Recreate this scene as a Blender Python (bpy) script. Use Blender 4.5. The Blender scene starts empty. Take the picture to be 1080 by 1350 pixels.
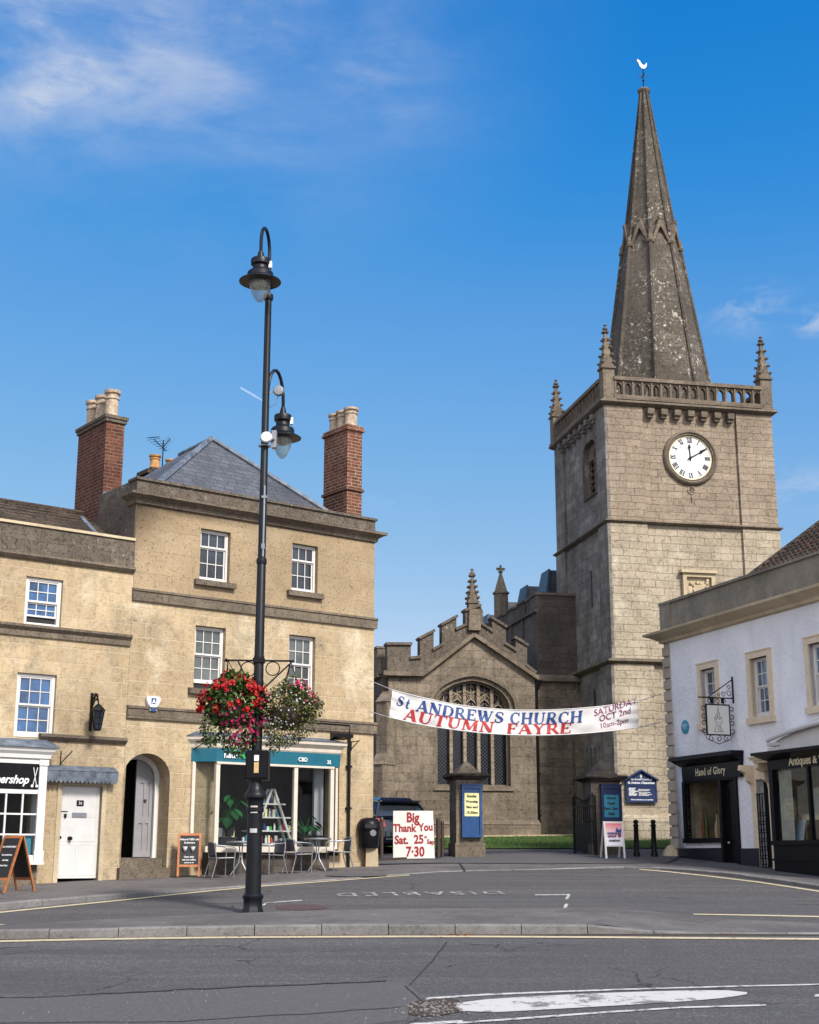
import bpy, bmesh, math, random
from mathutils import Vector, Matrix, noise
from mathutils.geometry import tessellate_polygon
R = math.radians
random.seed(7)
SC = bpy.context.scene
COL = SC.collection
# ------------------------------------------------------------------ camera
FPX, PITCH = 1844.7, 0.242054
CAMZ = 1.6
cd = bpy.data.cameras.new('camera'); cam = bpy.data.objects.new('camera', cd); COL.objects.link(cam)
cam.location = (0, 0, CAMZ); cam.rotation_euler = (math.pi/2 + PITCH, 0, 0)
cd.sensor_fit = 'VERTICAL'; cd.sensor_height = 24; cd.sensor_width = 24; cd.lens = FPX/1350*24
cd.clip_start = .1; cd.clip_end = 3000
SC.camera = cam
CP, SP = math.cos(PITCH), math.sin(PITCH)
def ray(px, py):
    a, b = (px-540)/FPX, (675-py)/FPX
    return Vector((a, CP - b*SP, SP + b*CP))
G0, GK = -0.92, 0.066
def gz(x, y):
    """height of the sloping street"""
    if y < 8: return G0 + GK*8
    if y > 52: return G0 + GK*52 + (y-52)*0.004
    return G0 + GK*y
def G(px, py, dz=0):
    d = ray(px, py)
    t = (G0 + dz - CAMZ)/(d.z - GK*d.y)
    return Vector((d.x*t, d.y*t, CAMZ + d.z*t))
def at(px, py, D):
    d = ray(px, py); t = D/d.y
    return Vector((d.x*t, D, CAMZ + d.z*t))
class Frame:
    """a facade: x along it, y into the building, z up"""
    def __init__(s, origin, ang):
        s.o = Vector(origin); s.a = ang
        s.u = Vector((math.cos(ang), math.sin(ang), 0)); s.v = Vector((-math.sin(ang), math.cos(ang), 0))
    def p(s, px, py, y=0.0):
        d = ray(px, py); c = Vector((0, 0, CAMZ)) - s.o
        t = (y - c.dot(s.v))/d.dot(s.v); q = c + d*t
        return q.dot(s.u), q.z
    def side(s, px, py, x):
        d = ray(px, py); c = Vector((0, 0, CAMZ)) - s.o
        t = (x - c.dot(s.u))/d.dot(s.u); q = c + d*t
        return q.dot(s.v), q.z
    def rect(s, x0, x1, y0, y1, y=0.0):
        mx, my = (x0+x1)/2, (y0+y1)/2
        return s.p(x0, my, y)[0], s.p(x1, my, y)[0], s.p(mx, y1, y)[1], s.p(mx, y0, y)[1]
    def w(s, x, y, z): return s.o + s.u*x + s.v*y + Vector((0, 0, z))
    def loc(s, P):
        q = Vector(P) - s.o; return q.dot(s.u), q.dot(s.v), q.z
    def g(s, x, y):
        q = s.w(x, y, 0); return gz(q.x, q.y) - s.o.z
# ------------------------------------------------------------------ object helpers
def tag(o, label=None, cat=None, group=None, kind=None):
    if label: o['label'] = label
    if cat: o['category'] = cat
    if group: o['group'] = group
    if kind: o['kind'] = kind
    return o
def thing(name, label, cat, loc=(0, 0, 0), rz=0, group=None):
    o = bpy.data.objects.new(name, None); COL.objects.link(o); o.empty_display_size = .2
    o.location = loc; o.rotation_euler = (0, 0, rz)
    return tag(o, label, cat, group)
def copy_tree(o, parent=None):
    c = o.copy(); COL.objects.link(c); c.parent = parent
    for ch in [k for k in bpy.data.objects if k.parent == o]: copy_tree(ch, c)
    return c
class MB:
    def __init__(s): s.v = []; s.f = []; s.m = []; s.sm = []; s.mi = 0
    def add(s, vs, fs, smooth=False):
        b = len(s.v); s.v += [tuple(p) for p in vs]
        for f in fs: s.f.append([b+i for i in f]); s.m.append(s.mi); s.sm.append(smooth)
        return s
    def box(s, x0, x1, y0, y1, z0, z1):
        if x0 > x1: x0, x1 = x1, x0
        if y0 > y1: y0, y1 = y1, y0
        if z0 > z1: z0, z1 = z1, z0
        vs = [(x, y, z) for z in (z0, z1) for x, y in ((x0, y0), (x1, y0), (x1, y1), (x0, y1))]
        return s.add(vs, [(3, 2, 1, 0), (4, 5, 6, 7), (0, 1, 5, 4), (1, 2, 6, 5), (2, 3, 7, 6), (3, 0, 4, 7)])
    def hexa(s, bot, top):
        n = len(bot)
        return s.add(list(bot)+list(top), [tuple(range(n))[::-1], tuple(range(n, 2*n))] + [(i, (i+1) % n, n+(i+1) % n, n+i) for i in range(n)])
    def bar(s, a, b, w, h=None, up=(0, 0, 1)):
        a, b = Vector(a), Vector(b); h = h or w; d = (b-a).normalized(); up = Vector(up)
        if abs(d.dot(up)) > .97: up = Vector((0, 1, 0)) if abs(d.y) < .9 else Vector((1, 0, 0))
        r = d.cross(up).normalized()*w/2; u = r.cross(d).normalized()*h/2
        return s.hexa([a-r-u, a+r-u, a+r+u, a-r+u], [b-r-u, b+r-u, b+r+u, b-r+u])
    def tube(s, pts, r, n=8, caps=True):
        pts = [Vector(p) for p in pts]; rs = r if isinstance(r, (list, tuple)) else [r]*len(pts)
        rings = []; last = None
        for i, p in enumerate(pts):
            d = (pts[min(i+1, len(pts)-1)] - pts[max(i-1, 0)]).normalized()
            if last is None:
                a = d.cross(Vector((0, 0, 1)) if abs(d.z) < .9 else Vector((1, 0, 0))).normalized()
            else: a = (last - d*last.dot(d)).normalized()
            last = a; b = d.cross(a)
            rings.append([p + (a*math.cos(2*math.pi*k/n) + b*math.sin(2*math.pi*k/n))*rs[i] for k in range(n)])
        vs = [q for g in rings for q in g]
        fs = [(i*n+k, i*n+(k+1) % n, (i+1)*n+(k+1) % n, (i+1)*n+k) for i in range(len(pts)-1) for k in range(n)]
        s.add(vs, fs, n > 5)
        if caps:
            s.add(rings[0], [tuple(range(n))[::-1]]); s.add(rings[-1], [tuple(range(n))])
        return s
    def lathe(s, prof, c=(0, 0, 0), n=16, smooth=True, rot=0, axis='z', sx=1, sy=1, caps=True):
        vs = []
        for r, z in prof:
            for k in range(n):
                a = 2*math.pi*(k+.5)/n + rot
                x, y = r*math.cos(a)*sx, r*math.sin(a)*sy
                if axis == 'z': vs.append((c[0]+x, c[1]+y, c[2]+z))
                elif axis == 'y': vs.append((c[0]+x, c[1]-z, c[2]+y))
                else: vs.append((c[0]+z, c[1]+x, c[2]+y))
        fs = [(i*n+k, i*n+(k+1) % n, (i+1)*n+(k+1) % n, (i+1)*n+k) for i in range(len(prof)-1) for k in range(n)]
        s.add(vs, fs, smooth)
        b = len(prof)
        if not caps: return s
        if prof[0][0] > 1e-4: s.add(vs[:n], [tuple(range(n))[::-1]])
        if prof[-1][0] > 1e-4: s.add(vs[-n:], [tuple(range(n))])
        return s
    def panel(s, outer, holes=(), y0=0.0, th=.1, back=False, reveal=None, sides=True):
        """a wall in the xz plane: front at y0, running th into +y; holes are cut through"""
        loops = [list(outer)] + [list(h) for h in holes]
        tess = tessellate_polygon([[Vector((x, z, 0)) for x, z in L] for L in loops])
        pts = [q for L in loops for q in L]
        fs = []
        for t in tess:
            a, b, c = [pts[i] for i in t]
            ar = (b[0]-a[0])*(c[1]-a[1]) - (b[1]-a[1])*(c[0]-a[0])
            if abs(ar) < 1e-9: continue
            fs.append(tuple(t) if ar > 0 else tuple(t)[::-1])
        s.add([(x, y0, z) for x, z in pts], fs)
        if back: s.add([(x, y0+th, z) for x, z in pts], [f[::-1] for f in fs])
        for li, L in enumerate(loops):
            if li == 0 and not sides: continue
            t = th if li == 0 or reveal is None else reveal
            ar = sum(L[i][0]*L[(i+1) % len(L)][1] - L[(i+1) % len(L)][0]*L[i][1] for i in range(len(L)))
            n = len(L); vs = [(x, y0, z) for x, z in L] + [(x, y0+t, z) for x, z in L]
            q = [(i, i+n, (i+1) % n+n, (i+1) % n) for i in range(n)]
            if (ar < 0) != (li > 0): q = [f[::-1] for f in q]
            s.add(vs, q)
        return s
    def prism_x(s, poly_yz, x0, x1):
        n = len(poly_yz)
        return s.hexa([(x0, y, z) for y, z in poly_yz], [(x1, y, z) for y, z in poly_yz])
    def tri(s, a, b, c): return s.add([a, b, c], [(0, 1, 2)])
    def quad(s, a, b, c, d): return s.add([a, b, c, d], [(0, 1, 2, 3)])
    def xf(s, M):
        s.v = [tuple(M @ Vector(p)) for p in s.v]; return s
    def build(s, name, mat, parent=None, loc=None, fix=True):
        me = bpy.data.meshes.new(name); me.from_pydata(s.v, [], s.f)
        mats = mat if isinstance(mat, (list, tuple)) else [mat]
        for m in mats: me.materials.append(m)
        for p, mi, sm in zip(me.polygons, s.m, s.sm): p.material_index = min(mi, len(mats)-1); p.use_smooth = sm
        if fix:
            bm = bmesh.new(); bm.from_mesh(me)
            bmesh.ops.remove_doubles(bm, verts=bm.verts, dist=1e-5)
            bmesh.ops.recalc_face_normals(bm, faces=bm.faces)
            bm.to_mesh(me); bm.free()
            me.set_sharp_from_angle(angle=R(38))
        uv = me.uv_layers.new(name='UVMap').data
        for p in me.polygons:
            nn = p.normal
            t = Vector((0, 0, 1)).cross(nn)
            if t.length < .05: t = Vector((1, 0, 0))
            t.normalize(); b = nn.cross(t)
            for li in p.loop_indices:
                co = me.vertices[me.loops[li].vertex_index].co
                uv[li].uv = (co.dot(t), co.dot(b))
        o = bpy.data.objects.new(name, me); COL.objects.link(o)
        if parent is not None: o.parent = parent
        if loc is not None: o.location = loc
        return o
def arch(x0, x1, z0, zs, rise, n=10, kind='round'):
    """opening outline, anticlockwise"""
    w = x1-x0; c = (x0+x1)/2; P = [(x0, z0), (x1, z0)]
    if kind == 'round':
        for i in range(n+1):
            a = math.pi*i/n; P.append((c + w/2*math.cos(a), zs + rise*math.sin(a)))
    elif kind == 'pointed':
        h = rise; r = (w*w/4 + h*h)/w
        a1 = math.atan2(h, r - w/2)
        if r - w/2 < 0: a1 = math.pi - math.atan2(h, w/2-r)
        for i in range(n+1): a = a1*i/n; P.append((x1-r + r*math.cos(a), zs + r*math.sin(a)))
        for i in range(n-1, -1, -1): a = a1*i/n; P.append((x0+r - r*math.cos(a), zs + r*math.sin(a)))
    else:   # four centred
        H = []
        for i in range(n+1):
            t = i/n; H.append((w/2*(1-t**1.55) if 0 else w/2*math.cos(t*math.pi/2)**1.0*(1), rise*(0.80*math.sin(t*math.pi/2) + .20*t)))
        for x, z in H: P.append((c+x, zs+z))
        for x, z in H[-2::-1]: P.append((c-x, zs+z))
    Q = []
    for q in P:
        if not Q or abs(q[0]-Q[-1][0])+abs(q[1]-Q[-1][1]) > 1e-5: Q.append(q)
    if abs(Q[0][0]-Q[-1][0])+abs(Q[0][1]-Q[-1][1]) < 1e-5: Q.pop()
    return Q
def rc(x0, x1, z0, z1): return [(x0, z0), (x1, z0), (x1, z1), (x0, z1)]
# ------------------------------------------------------------------ materials
MAT = {}
class N:
    def __init__(s, name):
        m = bpy.data.materials.new(name); m.use_nodes = True; s.m = m; s.t = m.node_tree; s.t.nodes.clear()
        s.out = s.n('ShaderNodeOutputMaterial'); s.b = s.n('ShaderNodeBsdfPrincipled'); s.l(s.b, 0, s.out, 0)
        MAT[name] = m
    def n(s, ty, **k):
        o = s.t.nodes.new(ty)
        for a, b in k.items():
            if a.startswith('i_'): o.inputs[a[2:].replace('_', ' ')].default_value = b
            else: setattr(o, a, b)
        return o
    def l(s, a, i, b, j): s.t.links.new(a.outputs[i], b.inputs[j])
    def noise(s, vec, scale, detail=4, rough=.6, sc=None):
        n = s.n('ShaderNodeTexNoise'); n.inputs['Scale'].default_value = scale; n.inputs['Detail'].default_value = detail; n.inputs['Roughness'].default_value = rough
        if sc:
            mp = s.n('ShaderNodeMapping'); mp.inputs['Scale'].default_value = sc; s.t.links.new(vec, mp.inputs[0]); vec = mp.outputs[0]
        s.t.links.new(vec, n.inputs['Vector']); return n.outputs['Fac']
    def ramp(s, sock, a, b, c0=(0, 0, 0, 1), c1=(1, 1, 1, 1)):
        r = s.n('ShaderNodeValToRGB'); r.color_ramp.elements[0].position = a; r.color_ramp.elements[1].position = b
        r.color_ramp.elements[0].color = c0; r.color_ramp.elements[1].color = c1
        s.t.links.new(sock, r.inputs[0]); return r.outputs[0]
    def mix(s, fac, a, b, mode='MIX'):
        n = s.n('ShaderNodeMix', data_type='RGBA', blend_type=mode)
        for i, v in ((0, fac), (6, a), (7, b)):
            if isinstance(v, (int, float)): n.inputs[i].default_value = v
            elif isinstance(v, tuple): n.inputs[i].default_value = (*v[:3], 1)
            else: s.t.links.new(v, n.inputs[i])
        return n.outputs[2]
    def math(s, op, a, b=0.0, clamp=False):
        n = s.n('ShaderNodeMath', operation=op, use_clamp=clamp)
        for i, v in ((0, a), (1, b)):
            if isinstance(v, (int, float)): n.inputs[i].default_value = v
            else: s.t.links.new(v, n.inputs[i])
        return n.outputs[0]
    def uv(s): return s.n('ShaderNodeTexCoord').outputs['UV']
    def obj(s): return s.n('ShaderNodeTexCoord').outputs['Object']
    def pos(s): return s.n('ShaderNodeNewGeometry').outputs['Position']
    def set(s, col=None, rough=.8, bump=None, dist=.01, strength=1.0, metal=0, spec=.5, coat=0):
        b = s.b
        if isinstance(col, tuple): b.inputs['Base Color'].default_value = (*col[:3], 1)
        elif col is not None: s.t.links.new(col, b.inputs['Base Color'])
        if isinstance(rough, (int, float)): b.inputs['Roughness'].default_value = rough
        else: s.t.links.new(rough, b.inputs['Roughness'])
        b.inputs['Metallic'].default_value = metal; b.inputs['Specular IOR Level'].default_value = spec
        b.inputs['Coat Weight'].default_value = coat
        if bump is not None:
            n = s.n('ShaderNodeBump'); n.inputs['Distance'].default_value = dist; n.inputs['Strength'].default_value = strength
            s.t.links.new(bump, n.inputs['Height']); s.t.links.new(n.outputs[0], b.inputs['Normal'])
        return s.m
def plain(name, col, rough=.6, var=.15, nscale=6, metal=0, spec=.5, bump=.002, coat=0, var2=None):
    s = N(name); p = s.pos(); a = s.noise(p, nscale, 5, .65); c0 = tuple(max(0, c*(1-var)) for c in col); c1 = tuple(min(1, c*(1+var)) for c in col)
    c = s.ramp(a, .3, .7, (*c0, 1), (*c1, 1))
    r = s.n('ShaderNodeMapRange'); r.inputs[3].default_value = max(.02, rough-.1); r.inputs[4].default_value = min(1, rough+.12); s.t.links.new(a, r.inputs[0])
    return s.set(c, r.outputs[0], s.noise(p, nscale*6, 3) if bump else None, bump, .6, metal, spec, coat)
def stone(name, c1, c2, bw, bh, joint, jcol, lich=(.05, .045, .04), lamt=.4, streak=.35, rough_lo=.55, bump=.02, pale=(.5, .45, .36), pamt=.0, blockvar=1.0, wob=.012, jstr=.8, runs=0.0, lscale=1.3, speck=.35, spsc=13, bvar=.0):
    """coursed masonry: blocks, joints, lichen, dirt runs"""
    s = N(name); uv = s.uv(); p = s.pos()
    # wobble the courses a little
    wn = s.n('ShaderNodeTexNoise'); wn.inputs['Scale'].default_value = 1.7; wn.inputs['Detail'].default_value = 3; s.t.links.new(uv, wn.inputs['Vector'])
    sub = s.n('ShaderNodeVectorMath', operation='SUBTRACT'); s.t.links.new(wn.outputs['Color'], sub.inputs[0]); sub.inputs[1].default_value = (.5, .5, .5)
    scl = s.n('ShaderNodeVectorMath', operation='SCALE'); s.t.links.new(sub.outputs[0], scl.inputs[0]); scl.inputs['Scale'].default_value = wob*6
    addv = s.n('ShaderNodeVectorMath', operation='ADD'); s.t.links.new(uv, addv.inputs[0]); s.t.links.new(scl.outputs[0], addv.inputs[1])
    br = s.n('ShaderNodeTexBrick', offset=.5, squash=1.3, squash_frequency=3); s.t.links.new(addv.outputs[0], br.inputs['Vector'])
    br.inputs['Scale'].default_value = 1; br.inputs['Brick Width'].default_value = bw; br.inputs['Row Height'].default_value = bh
    br.inputs['Mortar Size'].default_value = joint; br.inputs['Mortar Smooth'].default_value = .35; br.inputs['Bias'].default_value = 0
    br.inputs['Color1'].default_value = (0, 0, 0, 1); br.inputs['Color2'].default_value = (1, 1, 1, 1); br.inputs['Mortar'].default_value = (.5, .5, .5, 1)
    big = s.noise(p, .55, 5, .6); mid = s.noise(p, 3.2, 7, .75); fine = s.noise(p, 17, 6, .85)
    v = s.math('ADD', s.math('MULTIPLY', br.outputs['Color'], .36*blockvar), s.math('MULTIPLY', mid, .95))
    base = s.mix(s.ramp(v, .38, .38+.36*blockvar+.32), c1, c2)
    if bvar:
        base = s.mix(s.math('MULTIPLY', s.ramp(br.outputs['Color'], .80, .84), bvar), base, tuple(min(1, q) for q in (c2[0]*1.18, c2[1]*1.12, c2[2]*1.12)))
        base = s.mix(s.math('MULTIPLY', s.ramp(br.outputs['Color'], .20, .16), bvar*.8), base, tuple(a*.9 for a in c1))
    base = s.mix(s.ramp(big, .40, .66), base, tuple(a*.72 for a in c1))
    if pamt: base = s.mix(s.math('MULTIPLY', s.ramp(s.noise(p, 1.1, 4, .6), .5, .72), pamt), base, pale)
    base = s.mix(s.math('MULTIPLY', s.ramp(fine, .40, .70), .45), base, tuple(a*.55 for a in c1))
    st = s.noise(p, 1.0, 5, .65, (2.6, 2.6, .28))
    base = s.mix(s.math('MULTIPLY', s.ramp(st, .48, .76), streak), base, lich)
    if runs:
        rn = s.noise(p, 1.0, 4, .6, (7, 7, .35)); base = s.mix(s.math('MULTIPLY', s.ramp(rn, .56, .74), runs), base, lich)
    ln = s.noise(p, lscale, 8, .78)
    base = s.mix(s.math('MULTIPLY', s.ramp(ln, rough_lo-.03, rough_lo+.10), lamt), base, lich)
    sn = s.noise(p, spsc, 5, .72)
    pit = s.ramp(sn, .56, .66)
    base = s.mix(s.math('MULTIPLY', s.ramp(sn, .44, .32), speck*.40), base, tuple(min(1, a*1.2) for a in c2))
    base = s.mix(s.math('MULTIPLY', pit, speck), base, tuple(a*.5+b*.5 for a, b in zip(lich, c1)) if speck < .5 else lich)
    jn = s.ramp(s.noise(p, 2.4, 4, .7), .34, .60)
    base = s.mix(s.math('MULTIPLY', s.math('MULTIPLY', br.outputs['Fac'], jstr), s.math('ADD', s.math('MULTIPLY', jn, .75), .25)), base, jcol)
    h = s.math('SUBTRACT', s.math('ADD', s.math('MULTIPLY', fine, .5), s.math('MULTIPLY', mid, .6)), s.math('ADD', s.math('MULTIPLY', br.outputs['Fac'], 1.0*jstr), s.math('MULTIPLY', pit, .5)))
    return s.set(base, .92, h, bump, .9, 0, .2)
def glassy(name, tint=(.75, .8, .8), refl=1.0):
    s = N(name); tr = s.n('ShaderNodeBsdfTransparent'); tr.inputs[0].default_value = (*tint, 1)
    gl = s.n('ShaderNodeBsdfGlossy'); gl.inputs['Roughness'].default_value = .02
    fr = s.n('ShaderNodeFresnel'); fr.inputs[0].default_value = 1.5
    mx = s.n('ShaderNodeMixShader'); s.t.links.new(s.math('MULTIPLY', fr.outputs[0], refl, True), mx.inputs[0]); s.l(tr, 0, mx, 1); s.l(gl, 0, mx, 2); s.l(mx, 0, s.out, 0)
    nz = s.n('ShaderNodeBump'); nz.inputs['Distance'].default_value = .004; nz.inputs['Strength'].default_value = .25; s.t.links.new(s.noise(s.pos(), 1.5, 2), nz.inputs['Height']); s.t.links.new(nz.outputs[0], gl.inputs['Normal']); 
    return s.m
def window_glass(name, col, var=.5, strength=.3, spec=.8):
    s = N(name); p = s.pos(); c = s.ramp(s.noise(p, 1.6, 3), .35, .65, (*[a*(1-var) for a in col], 1), (*[min(1, a*(1+var)) for a in col], 1))
    return s.set(c, .04, s.noise(p, 1.3, 2), .02, strength, 0, spec)

BATH = stone('bath_stone_facade', (0.3655, 0.2632, 0.1562), (0.72, 0.5993, 0.381), .74, .33, .011, (.64, .55, .42), lich=(.12, .095, .068), lamt=.55, streak=.42, rough_lo=.53, runs=.22, pale=(.68, .58, .43), pamt=.75, jstr=.42, bump=.012, blockvar=2.4, wob=.005, speck=.34, spsc=10, bvar=.85)
RUB = stone('rendered_bath_stone', (0.2881, 0.2115, 0.1259), (0.4462, 0.3439, 0.216), 1.5, .52, .004, (.24, .18, .12), lich=(.15, .11, .075), lamt=.30, streak=.30, rough_lo=.52, pale=(.60, .49, .34), pamt=.45, jstr=.35, bump=.014, blockvar=.3, wob=.006, lscale=2.2, speck=.62, spsc=15)
DRESS = stone('weathered_dressed_stone', (0.1144, 0.0913, 0.0691), (0.2708, 0.2198, 0.163), 1.1, .5, .003, (.10, .08, .06), lich=(.05, .043, .036), lamt=.65, streak=.45, rough_lo=.49, bump=.015, lscale=4, speck=.6)
TRIM = stone('cream_stone_trim', (0.46, 0.3737, 0.2454), (0.644, 0.5405, 0.3737), 1.2, .6, .002, (.32, .27, .19), lich=(.16, .13, .09), lamt=.25, streak=.25, bump=.005)
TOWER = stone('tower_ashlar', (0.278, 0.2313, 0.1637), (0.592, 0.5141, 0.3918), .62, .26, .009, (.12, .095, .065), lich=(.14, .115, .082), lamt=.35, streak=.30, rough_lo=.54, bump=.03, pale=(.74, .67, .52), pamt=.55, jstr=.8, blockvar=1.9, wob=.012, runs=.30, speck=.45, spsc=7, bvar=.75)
TOWERUP = stone('tower_upper_ashlar', (0.1999, 0.1576, 0.1156), (0.442, 0.3583, 0.2705), .60, .25, .009, (.09, .07, .05), lich=(.10, .08, .056), lamt=.40, streak=.40, rough_lo=.52, bump=.03, pale=(.58, .50, .37), pamt=.4, jstr=.8, blockvar=1.7, wob=.012, runs=.45, speck=.48, spsc=7, bvar=.55)
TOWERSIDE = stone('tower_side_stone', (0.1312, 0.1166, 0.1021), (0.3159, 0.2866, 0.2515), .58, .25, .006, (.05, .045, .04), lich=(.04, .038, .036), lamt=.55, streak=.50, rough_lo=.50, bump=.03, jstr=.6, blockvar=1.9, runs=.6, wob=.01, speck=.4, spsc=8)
CHURCH = stone('chapel_stone', (0.1044, 0.0828, 0.0628), (0.3284, 0.2668, 0.2024), .72, .30, .006, (.07, .056, .04), lich=(.04, .034, .028), lamt=.65, streak=.55, rough_lo=.51, pale=(.40, .34, .24), pamt=.6, bump=.018, jstr=.55, runs=.6, blockvar=1.9, wob=.01, speck=.45, spsc=8, bvar=.35)
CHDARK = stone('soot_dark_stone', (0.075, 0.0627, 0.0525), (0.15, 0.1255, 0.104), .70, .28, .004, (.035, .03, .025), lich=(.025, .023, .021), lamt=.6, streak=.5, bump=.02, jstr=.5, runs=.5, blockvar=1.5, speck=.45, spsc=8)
LICHEN = stone('lichened_parapet', (0.0669, 0.0548, 0.0423), (0.196, 0.1616, 0.1252), 1.0, .6, .003, (.05, .042, .033), lich=(.035, .03, .026), lamt=.7, streak=.6, rough_lo=.48, pale=(.33, .30, .24), pamt=.5, bump=.02, lscale=5, speck=.75, spsc=12, runs=.5)
SPIRE = stone('spire_stone', (0.0646, 0.0544, 0.0422), (0.1415, 0.1224, 0.0972), .55, .27, .006, (.05, .042, .033), lich=(.04, .034, .028), lamt=.6, streak=.3, rough_lo=.5, pale=(.50, .48, .42), pamt=0, bump=.03, jstr=.45, runs=.35, blockvar=1.3, speck=.65, spsc=6)
def add_lichen_spots(m, col, scale, lo, hi, amt):
    t = m.node_tree; b = [n for n in t.nodes if n.type == 'BSDF_PRINCIPLED'][0]
    src = b.inputs['Base Color'].links[0].from_socket
    g = t.nodes.new('ShaderNodeNewGeometry'); n = t.nodes.new('ShaderNodeTexNoise'); n.inputs['Scale'].default_value = scale; n.inputs['Detail'].default_value = 7; n.inputs['Roughness'].default_value = .72
    t.links.new(g.outputs['Position'], n.inputs['Vector'])
    r = t.nodes.new('ShaderNodeValToRGB'); r.color_ramp.elements[0].position = lo; r.color_ramp.elements[1].position = hi; r.color_ramp.elements[1].color = (amt, amt, amt, 1)
    t.links.new(n.outputs['Fac'], r.inputs[0])
    n2 = t.nodes.new('ShaderNodeTexNoise'); n2.inputs['Scale'].default_value = .8; n2.inputs['Detail'].default_value = 3; t.links.new(g.outputs['Position'], n2.inputs['Vector'])
    r2 = t.nodes.new('ShaderNodeMapRange'); r2.inputs[1].default_value = .42; r2.inputs[2].default_value = .62; t.links.new(n2.outputs['Fac'], r2.inputs[0])
    mm = t.nodes.new('ShaderNodeMath'); mm.operation = 'MULTIPLY'; t.links.new(r.outputs[0], mm.inputs[0]); t.links.new(r2.outputs[0], mm.inputs[1])
    mx = t.nodes.new('ShaderNodeMix'); mx.data_type = 'RGBA'; t.links.new(mm.outputs[0], mx.inputs[0]); t.links.new(src, mx.inputs[6]); mx.inputs[7].default_value = (*col, 1)
    t.links.new(mx.outputs[2], b.inputs['Base Color'])
add_lichen_spots(SPIRE, (.55, .52, .45), 2.6, .60, .62, .85)
add_lichen_spots(SPIRE, (.46, .43, .37), 7, .575, .61, .8)
add_lichen_spots(LICHEN, (.46, .43, .36), 8, .60, .64, .7)
add_lichen_spots(DRESS, (.42, .38, .30), 12, .64, .70, .5)
BRICK = stone('chimney_brick', (.07, .026, .017), (.22, .082, .048), .23, .088, .016, (.34, .26, .19), lich=(.03, .02, .018), lamt=.35, streak=.3, bump=.012, jstr=.8, wob=.002, blockvar=1.5)
SOOT = stone('sooty_brick', (.06, .024, .017), (.18, .072, .046), .23, .088, .015, (.24, .16, .115), lich=(.02, .015, .013), lamt=.45, streak=.5, bump=.012, jstr=.7, wob=.002, blockvar=1.5)
SLATE = stone('roof_slate', (.060, .068, .085), (.125, .135, .16), .30, .20, .010, (.03, .033, .04), lich=(.10, .10, .10), lamt=.25, streak=.2, bump=.015, jstr=.8, wob=.002, blockvar=1.6)
TILE = stone('stone_roof_tile', (.06, .046, .034), (.15, .115, .085), .26, .15, .02, (.02, .016, .013), lich=(.035, .03, .025), lamt=.5, streak=.2, bump=.05, jstr=.9, wob=.01, blockvar=1.6)
PANTILE = stone('dark_clay_tile', (.045, .032, .026), (.105, .075, .058), .22, .17, .022, (.015, .012, .011), lich=(.03, .027, .024), lamt=.5, streak=.2, bump=.05, jstr=.9, wob=.006, blockvar=1.6)
add_lichen_spots(PANTILE, (.23, .06, .025), .9, .60, .66, .8)
BRICKPOT = plain('clay_pot', (.38, .30, .215), .9, .5, 11)
POTORANGE = plain('orange_clay_pot', (.42, .22, .08), .85, .35, 9)
LEAD = plain('lead_sheet', (.10, .12, .15), .55, .6, 5, 0, .4, .01)
WHITEP = plain('white_paint', (.60, .59, .57), .5, .06, 4)
SASH = plain('sash_white', (.62, .60, .57), .45, .06, 8)
CREAMP = plain('cream_paint', (.56, .50, .42), .5, .08, 6)
BLACKP = plain('black_gloss_paint', (.006, .006, .008), .38, .3, 7, 0, .16, .001)
IRON = plain('black_iron', (.006, .006, .007), .45, .3, 12, 0, .2, .002)
POSTP = plain('post_black_paint', (.005, .006, .009), .42, .35, 10, 0, .28, .002)
STEEL = plain('grey_aluminium', (.26, .27, .29), .4, .15, 20, .6)
RATTAN = plain('dark_grey_weave', (.055, .06, .07), .6, .4, 60, 0, .4, .006)
TEAL = plain('teal_fascia', (.008, .11, .16), .4, .06, 5)
NAVY = plain('navy_board', (.008, .022, .085), .4, .12, 5)
BLUEB = plain('blue_notice_case', (.006, .05, .17), .35, .2, 5)
TEALP = plain('turquoise_paper', (.03, .26, .37), .5, .05, 6)
YELP = plain('yellow_paper', (.78, .72, .33), .6, .05, 6)
REDPT = plain('red_brush_paint', (.30, .010, .016), .55, .15, 20)
BLUEPT = plain('blue_banner_paint', (.008, .045, .19), .55, .15, 20)
REDBN = plain('red_banner_paint', (.34, .010, .014), .55, .15, 20)
PURPLE = plain('purple_marker', (.17, .02, .10), .5, .15, 20)
WHT = plain('white_lettering', (.70, .71, .71), .5, .03, 10)
GOLD = plain('cream_gold_lettering', (.66, .58, .38), .45, .1, 20)
GREENL = plain('green_lettering', (.06, .42, .08), .5, .1, 20)
BLKL = plain('dark_lettering', (.025, .025, .03), .6, .1, 20)
BOARDW = plain('painted_white_board', (.66, .66, .62), .5, .04, 3)
CLOTH = plain('white_banner_cloth', (.54, .53, .525), .8, .07, 1.5)
WOOD = plain('orange_wood', (.36, .12, .035), .5, .3, 14)
CHALK = plain('chalkboard', (.012, .012, .013), .7, .3, 8)
BROWNP = plain('brown_post_paint', (.045, .028, .022), .5, .3, 8)
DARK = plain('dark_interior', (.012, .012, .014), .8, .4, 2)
DARK2 = plain('dim_interior_wall', (.05, .05, .055), .8, .4, 1)
FLOORI = plain('interior_floor', (.10, .06, .03), .5, .3, 4)
CURT = plain('pale_curtain', (.45, .43, .38), .9, .2, 4)
GLS = window_glass('upper_window_glass', (.018, .026, .036), .6, .35, .6)
GLB = window_glass('painted_sky_window_glass', (.02, .075, .18), .75, .35, .9)  # reflected blue sky is put into the base colour
GLD = window_glass('dark_leaded_glass', (.010, .011, .014), .5, .5, .5)
SHOPG = glassy('shop_glass', (.82, .85, .85), .3)
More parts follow.
